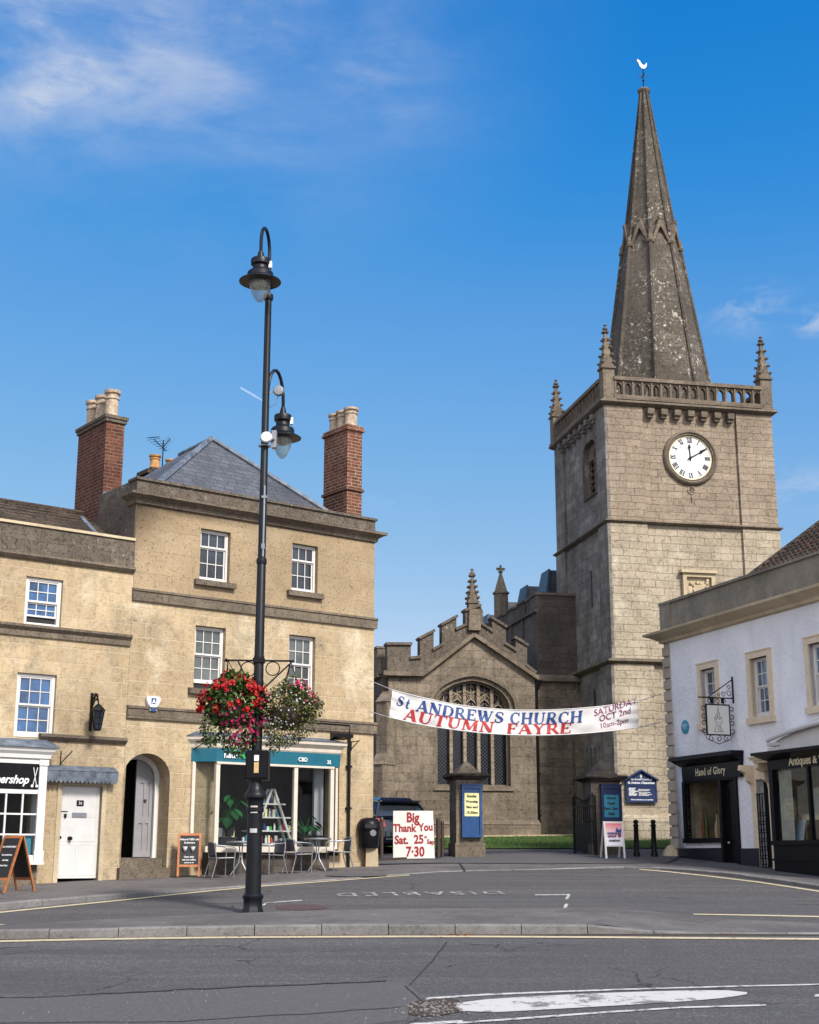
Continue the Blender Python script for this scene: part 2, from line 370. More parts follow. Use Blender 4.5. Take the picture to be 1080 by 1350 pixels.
SHOPG2 = glassy('side_shop_glass', (.8, .83, .8), .05)
LAMPG = None
def mk():
    s = N('lamp_glass'); tr = s.n('ShaderNodeBsdfTransparent'); tr.inputs[0].default_value = (.86, .88, .84, 1); s.set((.42, .42, .37), .12, None, 0, 0, 0, .6)
    lw = s.n('ShaderNodeLayerWeight'); lw.inputs[0].default_value = .35
    mx = s.n('ShaderNodeMixShader'); s.t.links.new(s.math('ADD', s.math('MULTIPLY', lw.outputs['Facing'], .45), .22), mx.inputs[0]); s.l(tr, 0, mx, 1); s.l(s.b, 0, mx, 2); s.l(mx, 0, s.out, 0); return s.m
LAMPG = mk()
DOORG = plain('shaded_grey_door_paint', (.23, .225, .235), .5, .08, 5)
GLBL = window_glass('blind_backed_window_glass', (.085, .095, .095), .35, .3, .6)
GLW = window_glass('painted_reflection_window_glass', (.085, .125, .185), .6, .3, .9)  # pale blue base colour stands in for the sky reflected in the panes
GREYDOOR = plain('grey_door_paint', (.40, .40, .42), .5, .08, 5)
def mk():
    s = N('asphalt_road'); p = s.pos(); f = s.noise(p, 24, 6, .9); m = s.noise(p, 3.5, 7, .8); b = s.noise(p, .5, 5, .6, (.6, 1.4, 1)); tr = s.noise(p, .7, 4, .6, (.18, 2.2, 1))
    c = s.mix(s.ramp(m, .3, .7), (.108, .103, .104), (.152, .145, .146)); c = s.mix(s.math('MULTIPLY', s.ramp(b, .4, .7), .55), c, (.082, .078, .079))
    c = s.mix(s.math('MULTIPLY', s.ramp(tr, .48, .66), .65), c, (.20, .192, .188))
    c = s.mix(s.math('MULTIPLY', s.ramp(s.noise(p, 1.1, 6, .7), .60, .68), .45), c, (.058, .055, .056))
    c = s.mix(s.math('MULTIPLY', s.ramp(f, .54, .68), .85), c, (.27, .262, .258)); c = s.mix(s.math('MULTIPLY', s.ramp(f, .46, .34), .75), c, (.035, .034, .036))
    cr = s.n('ShaderNodeTexVoronoi', feature='DISTANCE_TO_EDGE'); cr.inputs['Scale'].default_value = .42
    w = s.n('ShaderNodeVectorMath', operation='ADD'); nn = s.n('ShaderNodeTexNoise'); nn.inputs['Scale'].default_value = 1.6; nn.inputs['Detail'].default_value = 6; s.t.links.new(p, nn.inputs['Vector']); s.t.links.new(p, w.inputs[0]); s.t.links.new(nn.outputs['Color'], w.inputs[1]); s.t.links.new(w.outputs[0], cr.inputs['Vector'])
    ck = s.math('MULTIPLY', s.ramp(cr.outputs['Distance'], .004, .011, (1, 1, 1, 1), (0, 0, 0, 1)), s.ramp(s.noise(p, .33, 3), .50, .58))
    c = s.mix(s.math('MULTIPLY', ck, .75), c, (.018, .018, .018))
    s.set(c, .88, s.math('SUBTRACT', s.math('ADD', f, m), ck), .012, .8, 0, .3); return s.m
ROAD = mk()
def mk():
    s = N('asphalt_pavement'); p = s.pos(); f = s.noise(p, 90, 4, .8); m = s.noise(p, 5, 6, .7); b = s.noise(p, .6, 5, .65)
    c = s.mix(s.ramp(m, .3, .7), (.094, .086, .084), (.138, .127, .123)); c = s.mix(s.math('MULTIPLY', s.ramp(b, .45, .62), .6), c, (.058, .053, .054))
    c = s.mix(s.math('MULTIPLY', s.ramp(f, .56, .72), .5), c, (.2, .19, .18)); c = s.mix(s.math('MULTIPLY', s.ramp(s.noise(p, 9, 2, .4), .70, .73), .5), c, (.3, .28, .26))
    s.set(c, .9, f, .008, .7, 0, .3); return s.m
PAVE = mk()
PATCH = plain('tarmac_patch', (.088, .084, .085), .85, .35, 30, 0, .3, .01)
PATCHR = plain('reddish_tarmac_patch', (.075, .05, .05), .85, .3, 20, 0, .3, .01)
KERB = stone('kerb_stone', (0.153, 0.1478, 0.1436), (0.2625, 0.2558, 0.2483), 9, 9, .0, (.1, .1, .1), lich=(.07, .062, .056), lamt=.5, streak=.4, bump=.012, jstr=0, lscale=4)
DIRT = plain('gutter_dirt', (.06, .045, .035), .95, .4, 18, 0, .2, .02)
def worn(name, col, under, lo, hi, sc=7):
    s = N(name); p = s.pos(); n = s.noise(p, sc, 8, .78); c = s.mix(s.ramp(n, lo, hi), under, col); c = s.mix(s.math('MULTIPLY', s.noise(p, 1.3, 4), .35), c, tuple(a*.6 for a in col))
    return s.set(c, .8, s.noise(p, 60, 3), .006, .6, 0, .3)
YLINE = worn('worn_yellow_line', (.50, .43, .28), (.11, .105, .10), .36, .45)
WLINE = worn('worn_white_line', (.50, .49, .47), (.10, .095, .092), .42, .50)
WHATCH = worn('worn_white_hatching', (.48, .47, .45), (.12, .115, .11), .42, .47, 3)
FADED = worn('faded_white_marking', (.46, .45, .44), (.12, .115, .115), .485, .55)
def mk():
    s = N('lawn_grass'); p = s.pos(); c = s.mix(s.ramp(s.noise(p, 3, 6, .7), .3, .7), (.028, .065, .012), (.065, .115, .024)); c = s.mix(s.math('MULTIPLY', s.ramp(s.noise(p, 40, 3), .5, .7), .5), c, (.14, .17, .06))
    s.set(c, .9, s.noise(p, 60, 4), .03, 1, 0, .2); return s.m
LAWN = mk()
def leafm(name, a, b, c2=None):
    s = N(name); oi = s.n('ShaderNodeNewGeometry'); r = oi.outputs['Random Per Island']; c = s.mix(r, a, b)
    s.b.inputs['Subsurface Weight'].default_value = 0
    s.set(c, .55, None, 0, 0, 0, .3); return s.m
LEAF = leafm('basket_leaf', (.018, .05, .010), (.10, .16, .035))
LEAFP = leafm('plant_leaf', (.006, .05, .012), (.02, .13, .04))
LEAFC = leafm('conifer_leaf', (.012, .035, .010), (.03, .07, .022))
BARK = plain('bark', (.07, .05, .035), .9, .3, 12)
GRBL = leafm('grass_blade', (.028, .07, .012), (.08, .13, .03))
REDF = leafm('red_petal', (.16, .002, .004), (.50, .008, .010))
MAGF = leafm('magenta_petal', (.16, .005, .035), (.36, .015, .09))
WHF = leafm('pale_petal', (.30, .25, .33), (.58, .54, .57))
PINKF = leafm('pink_petal', (.50, .03, .10), (.70, .12, .20))
OLIVEF = leafm('olive_leaf', (.022, .042, .010), (.14, .15, .04))
# ------------------------------------------------------------------ frames
aL = math.pi/2-.913727; aT = math.pi/2-1.36586; aW = math.pi/2-(math.pi-.342933)
L = Frame(G(157, 1160), aL)
_k = L.w(-1.6, 0, 0); K = Frame((_k.x, _k.y, gz(_k.x, _k.y)), aL)
W = Frame(G(895, 1130), aW)
_q = at(815, 1000, 46.3); T = Frame((_q.x, _q.y, gz(_q.x, _q.y)), aT)
_q = at(610, 1104, 48.1); H = Frame((_q.x, _q.y, gz(_q.x, _q.y)), aT)
# ------------------------------------------------------------------ lettering
DG = None
def text_mesh(body, size, off=0.0, shear=0.0, sx=1.0, align='CENTER', ext=.003, space=1.0):
    c = bpy.data.curves.new('t', 'FONT'); c.body = body; c.size = size; c.offset = off; c.shear = shear; c.align_x = align; c.extrude = ext; c.space_character = space; c.resolution_u = 3
    o = bpy.data.objects.new('t', c); COL.objects.link(o)
    bpy.context.view_layer.update()
    me = bpy.data.meshes.new_from_object(o.evaluated_get(bpy.context.evaluated_depsgraph_get()))
    bpy.data.objects.remove(o); bpy.data.curves.remove(c)
    for v in me.vertices: v.co.x *= sx
    return me
def text(name, body, size, mat, parent, x, y, z, rot=0.0, **k):
    """lettering standing in the parent's xz plane, facing -y"""
    me = text_mesh(body, size, **k)
    M = Matrix.Translation((x, y, z)) @ Matrix.Rotation(rot, 4, 'Y') @ Matrix(((1, 0, 0, 0), (0, 0, -1, 0), (0, 1, 0, 0), (0, 0, 0, 1)))
    me.transform(M); me.name = name; me.materials.clear(); me.materials.append(mat)
    o = bpy.data.objects.new(name, me); COL.objects.link(o); o.parent = parent
    return o
_sf = lambda x0, x1, z: ([(x0, z), (x1, z)], .075)
GLYPH = {
 'A': (.95, [([(.06, 0), (.44, 1)], .08), ([(.42, 1), (.80, 0)], .19), ([(.2, .33), (.66, .33)], .07), _sf(-.04, .2, .03), _sf(.62, .97, .03)]),
 'N': (1.0, [([(.14, 0), (.14, 1)], .08), ([(.14, .98), (.78, .02)], .19), ([(.8, 0), (.8, 1)], .08), _sf(0, .3, .03), _sf(0, .24, .97), _sf(.64, .96, .97)]),
 'D': (.98, [([(.18, 0), (.18, 1)], .18), ([(.1, .965), (.48, .965), (.72, .85), (.82, .5), (.72, .15), (.48, .035), (.1, .035)], .08), ([(.74, .82), (.83, .5), (.74, .18)], .17)]),
 'R': (.92, [([(.18, 0), (.18, 1)], .18), ([(.05, .965), (.48, .965), (.62, .9), (.66, .74), (.6, .56), (.46, .5), (.2, .5)], .08), ([(.62, .88), (.66, .74), (.6, .6)], .14), ([(.42, .5), (.80, .02)], .17), _sf(.02, .36, .03), _sf(.7, .95, .03)]),
 'E': (.82, [([(.18, 0), (.18, 1)], .18), ([(.03, .965), (.68, .965)], .075), ([(.2, .52), (.52, .52)], .075), ([(.03, .035), (.7, .035)], .075), ([(.67, 1), (.67, .76)], .07), ([(.52, .64), (.52, .4)], .06), ([(.70, 0), (.72, .26)], .07)]),
 'W': (1.3, [([(.1, 1), (.38, 0)], .18), ([(.38, 0), (.62, .95)], .08), ([(.56, 1), (.84, 0)], .18), ([(.84, 0), (1.1, 1)], .08), _sf(-.04, .26, .97), _sf(.42, .68, .97), _sf(.98, 1.22, .97)]),
 'S': (.74, [([(.62, .72), (.58, .92), (.36, .98), (.14, .9), (.10, .72), (.22, .58), (.5, .44), (.62, .28), (.56, .1), (.34, .02), (.12, .08), (.08, .3)], .09), ([(.12, .80), (.14, .64), (.3, .53), (.5, .43), (.60, .30), (.58, .16)], .17)]),
 'C': (.92, [([(.78, .72), (.72, .9), (.48, .98), (.22, .85), (.12, .5), (.22, .15), (.48, .02), (.72, .1), (.8, .26)], .08), ([(.22, .84), (.12, .5), (.22, .16)], .17), ([(.78, 1), (.79, .68)], .06)]),
 'H': (1.05, [([(.2, 0), (.2, 1)], .18), ([(.82, 0), (.82, 1)], .18), ([(.2, .52), (.82, .52)], .075), _sf(.03, .37, .03), _sf(.03, .37, .97), _sf(.65, .99, .03), _sf(.65, .99, .97)]),
 'U': (1.0, [([(.2, 1), (.2, .3), (.3, .08), (.5, .02), (.7, .1), (.78, .3), (.78, 1)], .08), ([(.2, 1), (.2, .3), (.3, .1)], .18), _sf(.03, .37, .97), _sf(.64, .94, .97)]),
 'M': (1.2, [([(.14, 0), (.16, 1)], .08), ([(.18, 1), (.56, .08)], .17), ([(.56, .04), (.9, 1)], .08), ([(.94, 0), (.92, 1)], .18), _sf(0, .28, .03), _sf(0, .22, .97), _sf(.78, 1.12, .03), _sf(.9, 1.1, .97)]),
 'T': (.9, [([(.44, 0), (.44, 1)], .18), ([(.03, .96), (.85, .96)], .08), ([(.04, 1), (.03, .74)], .07), ([(.85, 1), (.86, .74)], .07), _sf(.27, .61, .03)]),
 'F': (.8, [([(.18, 0), (.18, 1)], .18), ([(.03, .965), (.68, .965)], .075), ([(.2, .5), (.54, .5)], .075), ([(.67, 1), (.68, .74)], .07), ([(.54, .63), (.54, .38)], .06), _sf(.02, .38, .03)]),
 'Y': (.92, [([(.1, 1), (.45, .45), (.45, 0)], .17), ([(.45, .45), (.76, 1)], .08), _sf(-.04, .26, .97), _sf(.62, .9, .97), _sf(.28, .62, .03)]),
 't': (.5, [([(.22, .98), (.2, .2), (.3, .03), (.44, .1)], .15), ([(.03, .64), (.44, .64)], .075)]),
 ' ': (.55, [])}
def stroke(pts, w):
    pts = [Vector((x, z)) for x, z in pts]; Lf = []; Rt = []
    for i, p in enumerate(pts):
        d = (pts[min(i+1, len(pts)-1)] - pts[max(i-1, 0)]).normalized(); n = Vector((-d.y, d.x))*w/2
        Lf.append(p+n); Rt.append(p-n)
    return [[Rt[i], Rt[i+1], Lf[i+1], Lf[i]] for i in range(len(pts)-1)]
def serif_quads(s, size, shear=.1, track=1.0):
    out = []; x = 0
    for ch in s:
        w, st = GLYPH[ch]
        for pts, th in st:
            # subdivide long strokes so that they follow the cloth
            P = []
            for a, b in zip(pts, pts[1:]):
                n = max(1, int(max(abs(a[0]-b[0]), abs(a[1]-b[1]))/.34))
                P += [(a[0]+(b[0]-a[0])*k/n, a[1]+(b[1]-a[1])*k/n) for k in range(n)]
            P.append(pts[-1])
            for q in stroke(P, th*1.28): out.append([((x+p.x+shear*p.y)*size*.92, p.y*size) for p in q])
        x += (w+.06)*track
    return out, x*size*.92
# ------------------------------------------------------------------ windows
def sash(parent, r, y, cols=3, rows=(2, 2), mat=None, glass=None, bar=.018, fr=.048, open_=0.0, name='window', blind=None, fz=.5):
    x0, x1, z0, z1 = r; mat = mat or SASH; glass = glass or GLS
    m = MB(); zm = z0+(z1-z0)*fz
    m.box(x0, x0+fr, y, y+.09, z0, z1).box(x1-fr, x1, y, y+.09, z0, z1).box(x0+fr, x1-fr, y, y+.09, z1-fr*.8, z1).box(x0+fr, x1-fr, y-.015, y+.09, z0, z0+fr*1.1)
    a, b = x0+fr, x1-fr
    for (za, zb, n, yy) in ((zm, z1-fr*.8, rows[0], y+.015), (z0+fr*1.1+open_, zm, rows[1], y+.05)):
        m.box(a, b, yy, yy+.035, za, za+.04).box(a, b, yy, yy+.035, zb-.032, zb).box(a, a+.03, yy, yy+.035, za+.04, zb-.032).box(b-.03, b, yy, yy+.035, za+.04, zb-.032)
        for k in range(1, cols): xx = a+(b-a)*k/cols; m.box(xx-bar/2, xx+bar/2, yy+.004, yy+.03, za+.04, zb-.032)
        for k in range(1, n): zz = za+(zb-za)*k/n; m.box(a+.03, b-.03, yy+.005, yy+.029, zz-bar/2, zz+bar/2)
    w = m.build(name, mat, parent)
    g = MB()
    for (za, zb, yy) in ((zm, z1, y+.035), (z0+open_+(fr*1.1 if open_ else 0), zm, y+.07)):
        g.quad((a, yy, za), (b, yy, za), (b, yy+.012, zb), (a, yy+.012, zb))
    g.build('pane', glass, w)
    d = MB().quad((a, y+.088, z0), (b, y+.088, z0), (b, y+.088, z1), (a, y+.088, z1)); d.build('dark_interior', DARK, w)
    return w
def chimney_pot(m, x, y, z, h, r, lip=True):
    prof = [(r*1.08, 0), (r*1.0, h*.08), (r*.92, h*.6), (r*.9, h*.68), (r*1.06, h*.70), (r*1.06, h*.76), (r*.92, h*.78), (r*.95, h*.86), (r*1.2, h*.90), (r*1.22, h), (r*.85, h), (r*.8, h*.7)]
    m.lathe(prof, (x, y, z), 14)
def cornice(m, prof, x0, x1, end0=True, end1=True, ret=2.2):
    """prof: (projection, z) from bottom to top along -y; mitred returns at ends"""
    P = [(-p, z) for p, z in prof]; n = len(P)
    e0 = [(x0 - (p if end0 else 0), -p, z) for p, z in prof] + [(x0, .15, prof[-1][1]), (x0, .15, prof[0][1])]
    e1 = [(x1 + (p if end1 else 0), -p, z) for p, z in prof] + [(x1, .15, prof[-1][1]), (x1, .15, prof[0][1])]
    m.hexa(e0, e1)
    # returns
    for x, s, f in ((x0, -1, end0), (x1, 1, end1)):
        if f:
            a = [(x + s*p, -p, z) for p, z in prof]; b = [(x + s*p, ret, z) for p, z in prof]
            a += [(x - s*.1, .1, prof[-1][1]), (x - s*.1, .1, prof[0][1])]; b += [(x - s*.1, ret, prof[-1][1]), (x - s*.1, ret, prof[0][1])]
            m.hexa(a, b)
def px_spring(F, px, py): return F.p(px, py)[1]

# =================================================================== BIG HOUSE
big = thing('stone_town_house', 'tall three-storey honey stone house with hipped slate roof and a teal shopfront', 'house', L.o, L.a)
HW = 6.75; ZP0, ZP1 = 8.40, 8.92
r_w = [L.rect(264, 303.5, 699, 767), L.rect(385, 419, 718, 781), L.rect(256.5, 297, 826, 909), L.rect(380.5, 415.5, 838, 922)]
ax0, ax1 = L.p(160, 1080)[0], L.p(222, 1080)[0]
zs = L.p(194, 1024)[1]; zt = L.p(194, 993)[1]
zst = L.p(190, 1131)[1]
a_out = arch(ax0, ax1, -.6, zs, zt-zs, 14)
sx0, sx1 = L.p(283, 1060, 0)[0], L.p(447, 1060, 0)[0]
sz0, sz1 = L.p(360, 1128)[1], L.p(360, 998)[1]
m = MB()
m.mi = 0
zB = L.p(330, 803)[1]
z2 = 6.24; z1_ = 3.60
m.panel(rc(0, HW, z2, ZP0), [rc(*r) for r in r_w[:2]], 0, .4, reveal=.16, sides=False)
m.mi = 1
m.panel(rc(0, HW, z1_, z2), [rc(*r) for r in r_w[2:]], 0, .4, reveal=.16, sides=False)
m.panel(rc(0, HW, -.5, z1_), [a_out, rc(sx0, sx1, sz0, sz1)], 0, .4, reveal=.62, sides=False)
m.mi = 0
m.quad((HW, 0, -.5), (HW, 7.5, -.5), (HW, 7.5, ZP1-.05), (HW, 0, ZP1-.05)); m.quad((0, 0, -.5), (0, 7.5, -.5), (0, 7.5, ZP0), (0, 0, ZP0)); m.quad((0, 7.5, -.5), (HW, 7.5, -.5), (HW, 7.5, ZP0), (0, 7.5, ZP0))
m.build('wall', [RUB, BATH], big)
# parapet with dark flank over the cottage
m = MB(); m.box(-.02, HW+.02, 0.0, .35, ZP0+.02, ZP1).box(-.02, .3, .35, 2.0, 7.2, ZP1+.02).box(HW-.28, HW+.02, .35, 7.5, ZP0, ZP1)
m.box(-.06, HW+.06, -.05, .4, ZP1, ZP1+.06)
m.build('parapet', LICHEN, big)
MB().box(-.015, .12, .05, 7.4, 6.9, ZP0+.0).build('flank_wall', CHDARK, big)
m = MB(); cornice(m, [(.0, 8.33), (.06, 8.36), (.07, 8.44), (.16, 8.50), (.24, 8.53), (.25, 8.59), (.10, 8.61)], 0, HW, True, True, .38); m.build('cornice', DRESS, big)
for zz, nm in ((z2, 'string_course'), (z1_, 'string_course')):
    m = MB(); x0 = -.02
    m.hexa([(x0, .02, zz-.14), (x0, -.06, zz-.14), (x0, -.075, zz+.06), (x0, -.10, zz+.08), (x0, -.10, zz+.13), (x0, .02, zz+.15)], [(HW+.06, .02, zz-.14), (HW+.06, -.06, zz-.14), (HW+.06, -.075, zz+.06), (HW+.06, -.10, zz+.08), (HW+.06, -.10, zz+.13), (HW+.06, .02, zz+.15)])
    m.build(nm, DRESS, big)
for i, r in enumerate(r_w):
    w = sash(big, (r[0]+.01, r[1]-.01, r[2]+(.02 if i < 2 else .14), r[3]-.01), .11, 3, (1, 2) if i < 2 else (2, 2), fz=.655 if i < 2 else .5, glass=GLS if i < 2 else GLBL)
    m = MB(); m.box(r[0]-.14, r[1]+.14, -.11, .12, r[2]-.13, r[2]-.001); m.build('sill', DRESS, w)
    if i >= 2: MB().box(r[0]+.01, r[1]-.01, .13, .15, r[2], r[2]+.13).build('dark_gap', DARK, w)
# roof
ex0, ex1 = .35, HW-.25
apx, apz = L.p(278.5, 580, 3.1)
m = MB(); e = ZP0+.25; ey = .38
A = (apx, 3.1, apz); Bk = (apx+.05, 4.9, apz)
c0, c1 = (ex0, ey, e), (ex1, ey, e); d0, d1 = (ex0, 7.4, e), (ex1, 7.4, e)
m.tri(c0, c1, A); m.quad(c1, d1, Bk, A); m.quad(d0, c0, A, Bk); m.tri(d1, d0, Bk)
roof = m.build('roof', SLATE, big, fix=False)
m = MB()
for q in (c0, c1): m.tube([Vector(q)+Vector((0, 0, .02)), Vector(A)+Vector((0, 0, .03))], .085, 6)
m.tube([A, Bk], .08, 6); m.box(ex0-.1, ex1+.1, .36, .62, e-.02, e+.05)
m.build('hip_flashing', LEAD, roof)
# left stack on the party wall, right stack over the gable end
def stack(name_parent, x0, x1, y0, y1, z0, z1, mats, capm, lip, pots, plabel=None):
    m = MB(); m.box(x0, x1, y0, y1, z0, z1); o = m.build('chimney', mats, name_parent)
    m = MB()
    if lip: m.box(x0-.05, x1+.05, y0-.05, y1+.05, z1, z1+.08).box(x0-.02, x1+.02, y0-.02, y1+.02, z1+.08, z1+.16)
    else: m.box(x0-.04, x1+.04, y0-.04, y1+.04, z1-.02, z1+.07).box(x0-.07, x1+.07, y0-.07, y1+.07, z1+.07, z1+.15)
    m.build('chimney_cap', capm, o)
    n = len(pots)
    for k, (h, r) in enumerate(pots):
        m = MB(); chimney_pot(m, (x0+x1)/2, y0 + (y1-y0)*(k+.5)/n, z1+.12, h, r); m.build('chimney_pot', BRICKPOT, o)
    return o
lx0 = .0; ly0, ly1 = 1.86, 3.45
lx1 = L.p(162.5, 600, ly0)[0]
zt_ = L.p(152, 552, ly0)[1]
s1 = stack(big, lx0, lx1, ly0, ly1, 6.8, zt_-.08, SOOT, LICHEN, False, [(.74, .17)]*3)
MB().box(lx0-.004, lx1+.03, ly0-.03, ly0+.02, 8.7, 9.02).build('flashing', LEAD, s1)
ry0 = .62; rx0, rx1 = L.p(457.8, 620, ry0)[0], L.p(478, 620, ry0)[0]
ry1 = L.side(427, 620, rx0)[0]; zt2 = L.p(467, 568, ry0)[1]
s2 = stack(big, rx0, min(rx1, HW+.02), ry0, ry1, ZP0, zt2, BRICK, BRICK, True, [(.55, .17)]*3)
zb2 = L.p(468, 645, ry0)[1]
MB().box(rx0-.05, rx1+.03, ry0-.05, ry1+.03, zb2-.05, zb2+.02).build('brick_band', SOOT, s2)
# arched doorway: steps, inner frame, doors
m = MB()
zA, zB_ = L.p(190, 1144)[1], L.p(190, 1158)[1]
m.box(ax0+.01, ax1-.01, .18, .65, -.5, zst); m.box(ax0-.05, ax1+.03, -.14, .18, -.5, zA)
m.build('door_step', DRESS, big)
iy = .5
m = MB(); m.panel(arch(ax0, ax1, zst, zs, zt-zs, 14), [arch(ax0+.10, ax1-.10, zst+.001, zs, zt-zs-.10, 14)], iy, .08); m.build('door_frame', WHITEP, big)
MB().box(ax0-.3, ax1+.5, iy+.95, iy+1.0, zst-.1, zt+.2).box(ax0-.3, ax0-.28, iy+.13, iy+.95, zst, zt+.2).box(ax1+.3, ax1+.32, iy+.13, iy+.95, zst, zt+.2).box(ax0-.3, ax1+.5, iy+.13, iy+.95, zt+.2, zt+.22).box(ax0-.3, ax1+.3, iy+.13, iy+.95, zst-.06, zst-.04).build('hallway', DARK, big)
dw = (ax1-ax0)*.37
m = MB(); xd = ax1-.10-dw
m.panel([(xd, zst+.02), (ax1-.1, zst+.02), (ax1-.1, zs+.05), (ax1-.2, zs+.28), (ax1-.36, zs+.42), (xd, zt-.12)], [rc(xd+.1, xd+.2, zst+.9, zs-.1), rc(xd+.27, ax1-.18, zst+.9, zs-.1), rc(xd+.1, xd+.2, zst+.15, zst+.75), rc(xd+.27, ax1-.18, zst+.15, zst+.75)], iy+.10, .045, reveal=.02)
m.box(xd+.05, ax1-.12, iy+.122, iy+.14, zst+.1, zs)
dr = m.build('door', DOORG, big)
MB().lathe([(.0, -.02), (.035, 0), (.03, .04), (0, .05)], (xd+.235, iy+.10, zst+1.25), 10, axis='y').build('door_knob', BROWNP, dr)
# shopfront
fx0, fx1 = L.p(285.6, 1000, -.42)[0], L.p(448.5, 1000, -.42)[0]
PJ = -.42
zf1, zf0 = L.p(367, 990.5, PJ)[1], L.p(367, 1007.5, PJ)[1]
zsl = L.p(367, 1119, PJ)[1]
m = MB()
fl = fx0-.42
m.hexa([(fl, 0.0, zf0), (fx0, PJ, zf0), (fx1, PJ, zf0), (fx1+.02, 0.0, zf0)], [(fl, 0.0, zf1), (fx0, PJ-.02, zf1), (fx1, PJ-.02, zf1), (fx1+.02, 0.0, zf1)])
fas = m.build('fascia', TEAL, big)
zt0 = zf0+.06
text('fascia_lettering', 'natu', .20, WHT, fas, fx0+.17, PJ-.032, zt0+.03, align='LEFT', off=.004)
text('fascia_lettering', 'res', .20, GREENL, fas, fx0+.55, PJ-.032, zt0+.03, align='LEFT', off=.004)
text('fascia_lettering', 'CBD', .13, WHT, fas, L.p(398, 1003, PJ)[0]-.12, PJ-.032, zt0+.03, align='LEFT', off=.003)
text('fascia_lettering', '35', .12, WHT, fas, L.p(433, 1005, PJ)[0], PJ-.032, zt0, off=.003)
m = MB(); xl = fx0+.42
for s in (-1, 1): m.add([(xl, PJ-.03, zt0+.17), (xl+s*.05, PJ-.034, zt0+.20), (xl+s*.085, PJ-.034, zt0+.29), (xl+s*.02, PJ-.03, zt0+.25)], [(0, 1, 2, 3)])
m.build('leaf_emblem', GREENL, fas)
# cornice over the shop
zc = L.p(367, 975, PJ)[1]
m = MB(); prof = [(0, 0), (.02, .02), (.03, .07), (.12, .13), (.13, .18)]
def ring(p, z): return [(fl-p, .0, z), (fx0-p*.4, PJ-p, z), (fx1+p, PJ-p, z), (fx1+.02+p, .0, z)]
hh = (zc-zf1)/.18
for (p0, q0), (p1, q1) in zip(prof, prof[1:]): m.hexa(ring(p0, zf1+q0*hh+.001), ring(p1, zf1+q1*hh))
m.build('shop_cornice', CREAMP, big)
m = MB(); m.hexa(ring(.15, zc+.002), [(fl+.1, 0, zc+.12), (fx0+.3, -.1, zc+.12), (fx1-.2, -.1, zc+.12), (fx1, 0, zc+.12)]); m.build('shop_lead_roof', LEAD, big)
# frame posts, glass
m = MB()
posts = [L.p(286.5, 1060, PJ)[0], L.p(390, 1060, PJ)[0], L.p(438, 1060, PJ)[0]]
for x in posts: m.box(x-.05, x+.05, PJ, PJ+.09, zsl+.05, zf0)
for x in posts[:-1]:
    m.add([(x+.05, PJ+.02, zf0), (x+.14, PJ+.02, zf0), (x+.05, PJ+.02, zf0-.10)], [(0, 1, 2)])
m.box(posts[0]-.05, posts[2]+.05, PJ-.02, PJ+.10, zf0-.05, zf0-.002)
m.box(posts[0]-.3, posts[2]+.06, PJ-.06, PJ+.12, zsl-.08, zsl+.05)
m.box(fl+.02, fl+.1, -.06, -.01, zsl, zf0); m.box(posts[2]+.35, posts[2]+.42, -.05, -.01, zsl, zf0)
fr_ = m.build('shop_window_frame', CREAMP, big)
xr = posts[2]
m = MB()
m.quad((posts[0], PJ+.05, zsl), (xr, PJ+.05, zsl), (xr, PJ+.05, zf0), (posts[0], PJ+.05, zf0)); m.quad((fl+.06, 0, zsl), (posts[0], PJ+.05, zsl), (posts[0], PJ+.05, zf0), (fl+.06, 0, zf0)); m.quad((xr, PJ+.05, zsl), (xr+.38, 0, zsl), (xr+.38, 0, zf0), (xr, PJ+.05, zf0))
m.build('shop_glass', SHOPG, fr_)
m = MB(); m.box(posts[0]-.1, posts[2]+.02, -.30, 0, -.5, zsl-.08); m.build('stall_riser', CHDARK, big)
# shop interior
m = MB(); ix0, ix1, iz0, iz1 = sx0-.05, sx1+.05, zsl-.05, sz1
m.quad((ix0, 2.6, iz0), (ix1, 2.6, iz0), (ix1, 2.6, iz1), (ix0, 2.6, iz1)); m.quad((ix0, .0, iz0), (ix0, 2.6, iz0), (ix0, 2.6, iz1), (ix0, 0, iz1)); m.quad((ix1, .0, iz0), (ix1, 2.6, iz0), (ix1, 2.6, iz1), (ix1, 0, iz1)); m.quad((ix0, 0, iz1), (ix1, 0, iz1), (ix1, 2.6, iz1), (ix0, 2.6, iz1))
m.mi = 1; m.quad((ix0, -.3, iz0), (ix1, -.3, iz0), (ix1, 2.6, iz0), (ix0, 2.6, iz0))
m.build('shop_interior', [DARK2, WHITEP], big)
m = MB(); xa = L.p(419, 1050, .15)[0]; m.box(xa-.12, xa+.14, .12, .2, iz0, iz1); m.box(fl+.1, fl+.28, .1, .16, iz0, iz1); m.build('white_pillar', GREYDOOR, big)
m = MB()
for x in (1.9, 3.1, 3.9): m.lathe([(.0, 0), (.03, .02), (.035, .08)], (posts[0]+x-1.6, .3, iz1-.14), 8)
m.build('spotlight', WHITEP, big)
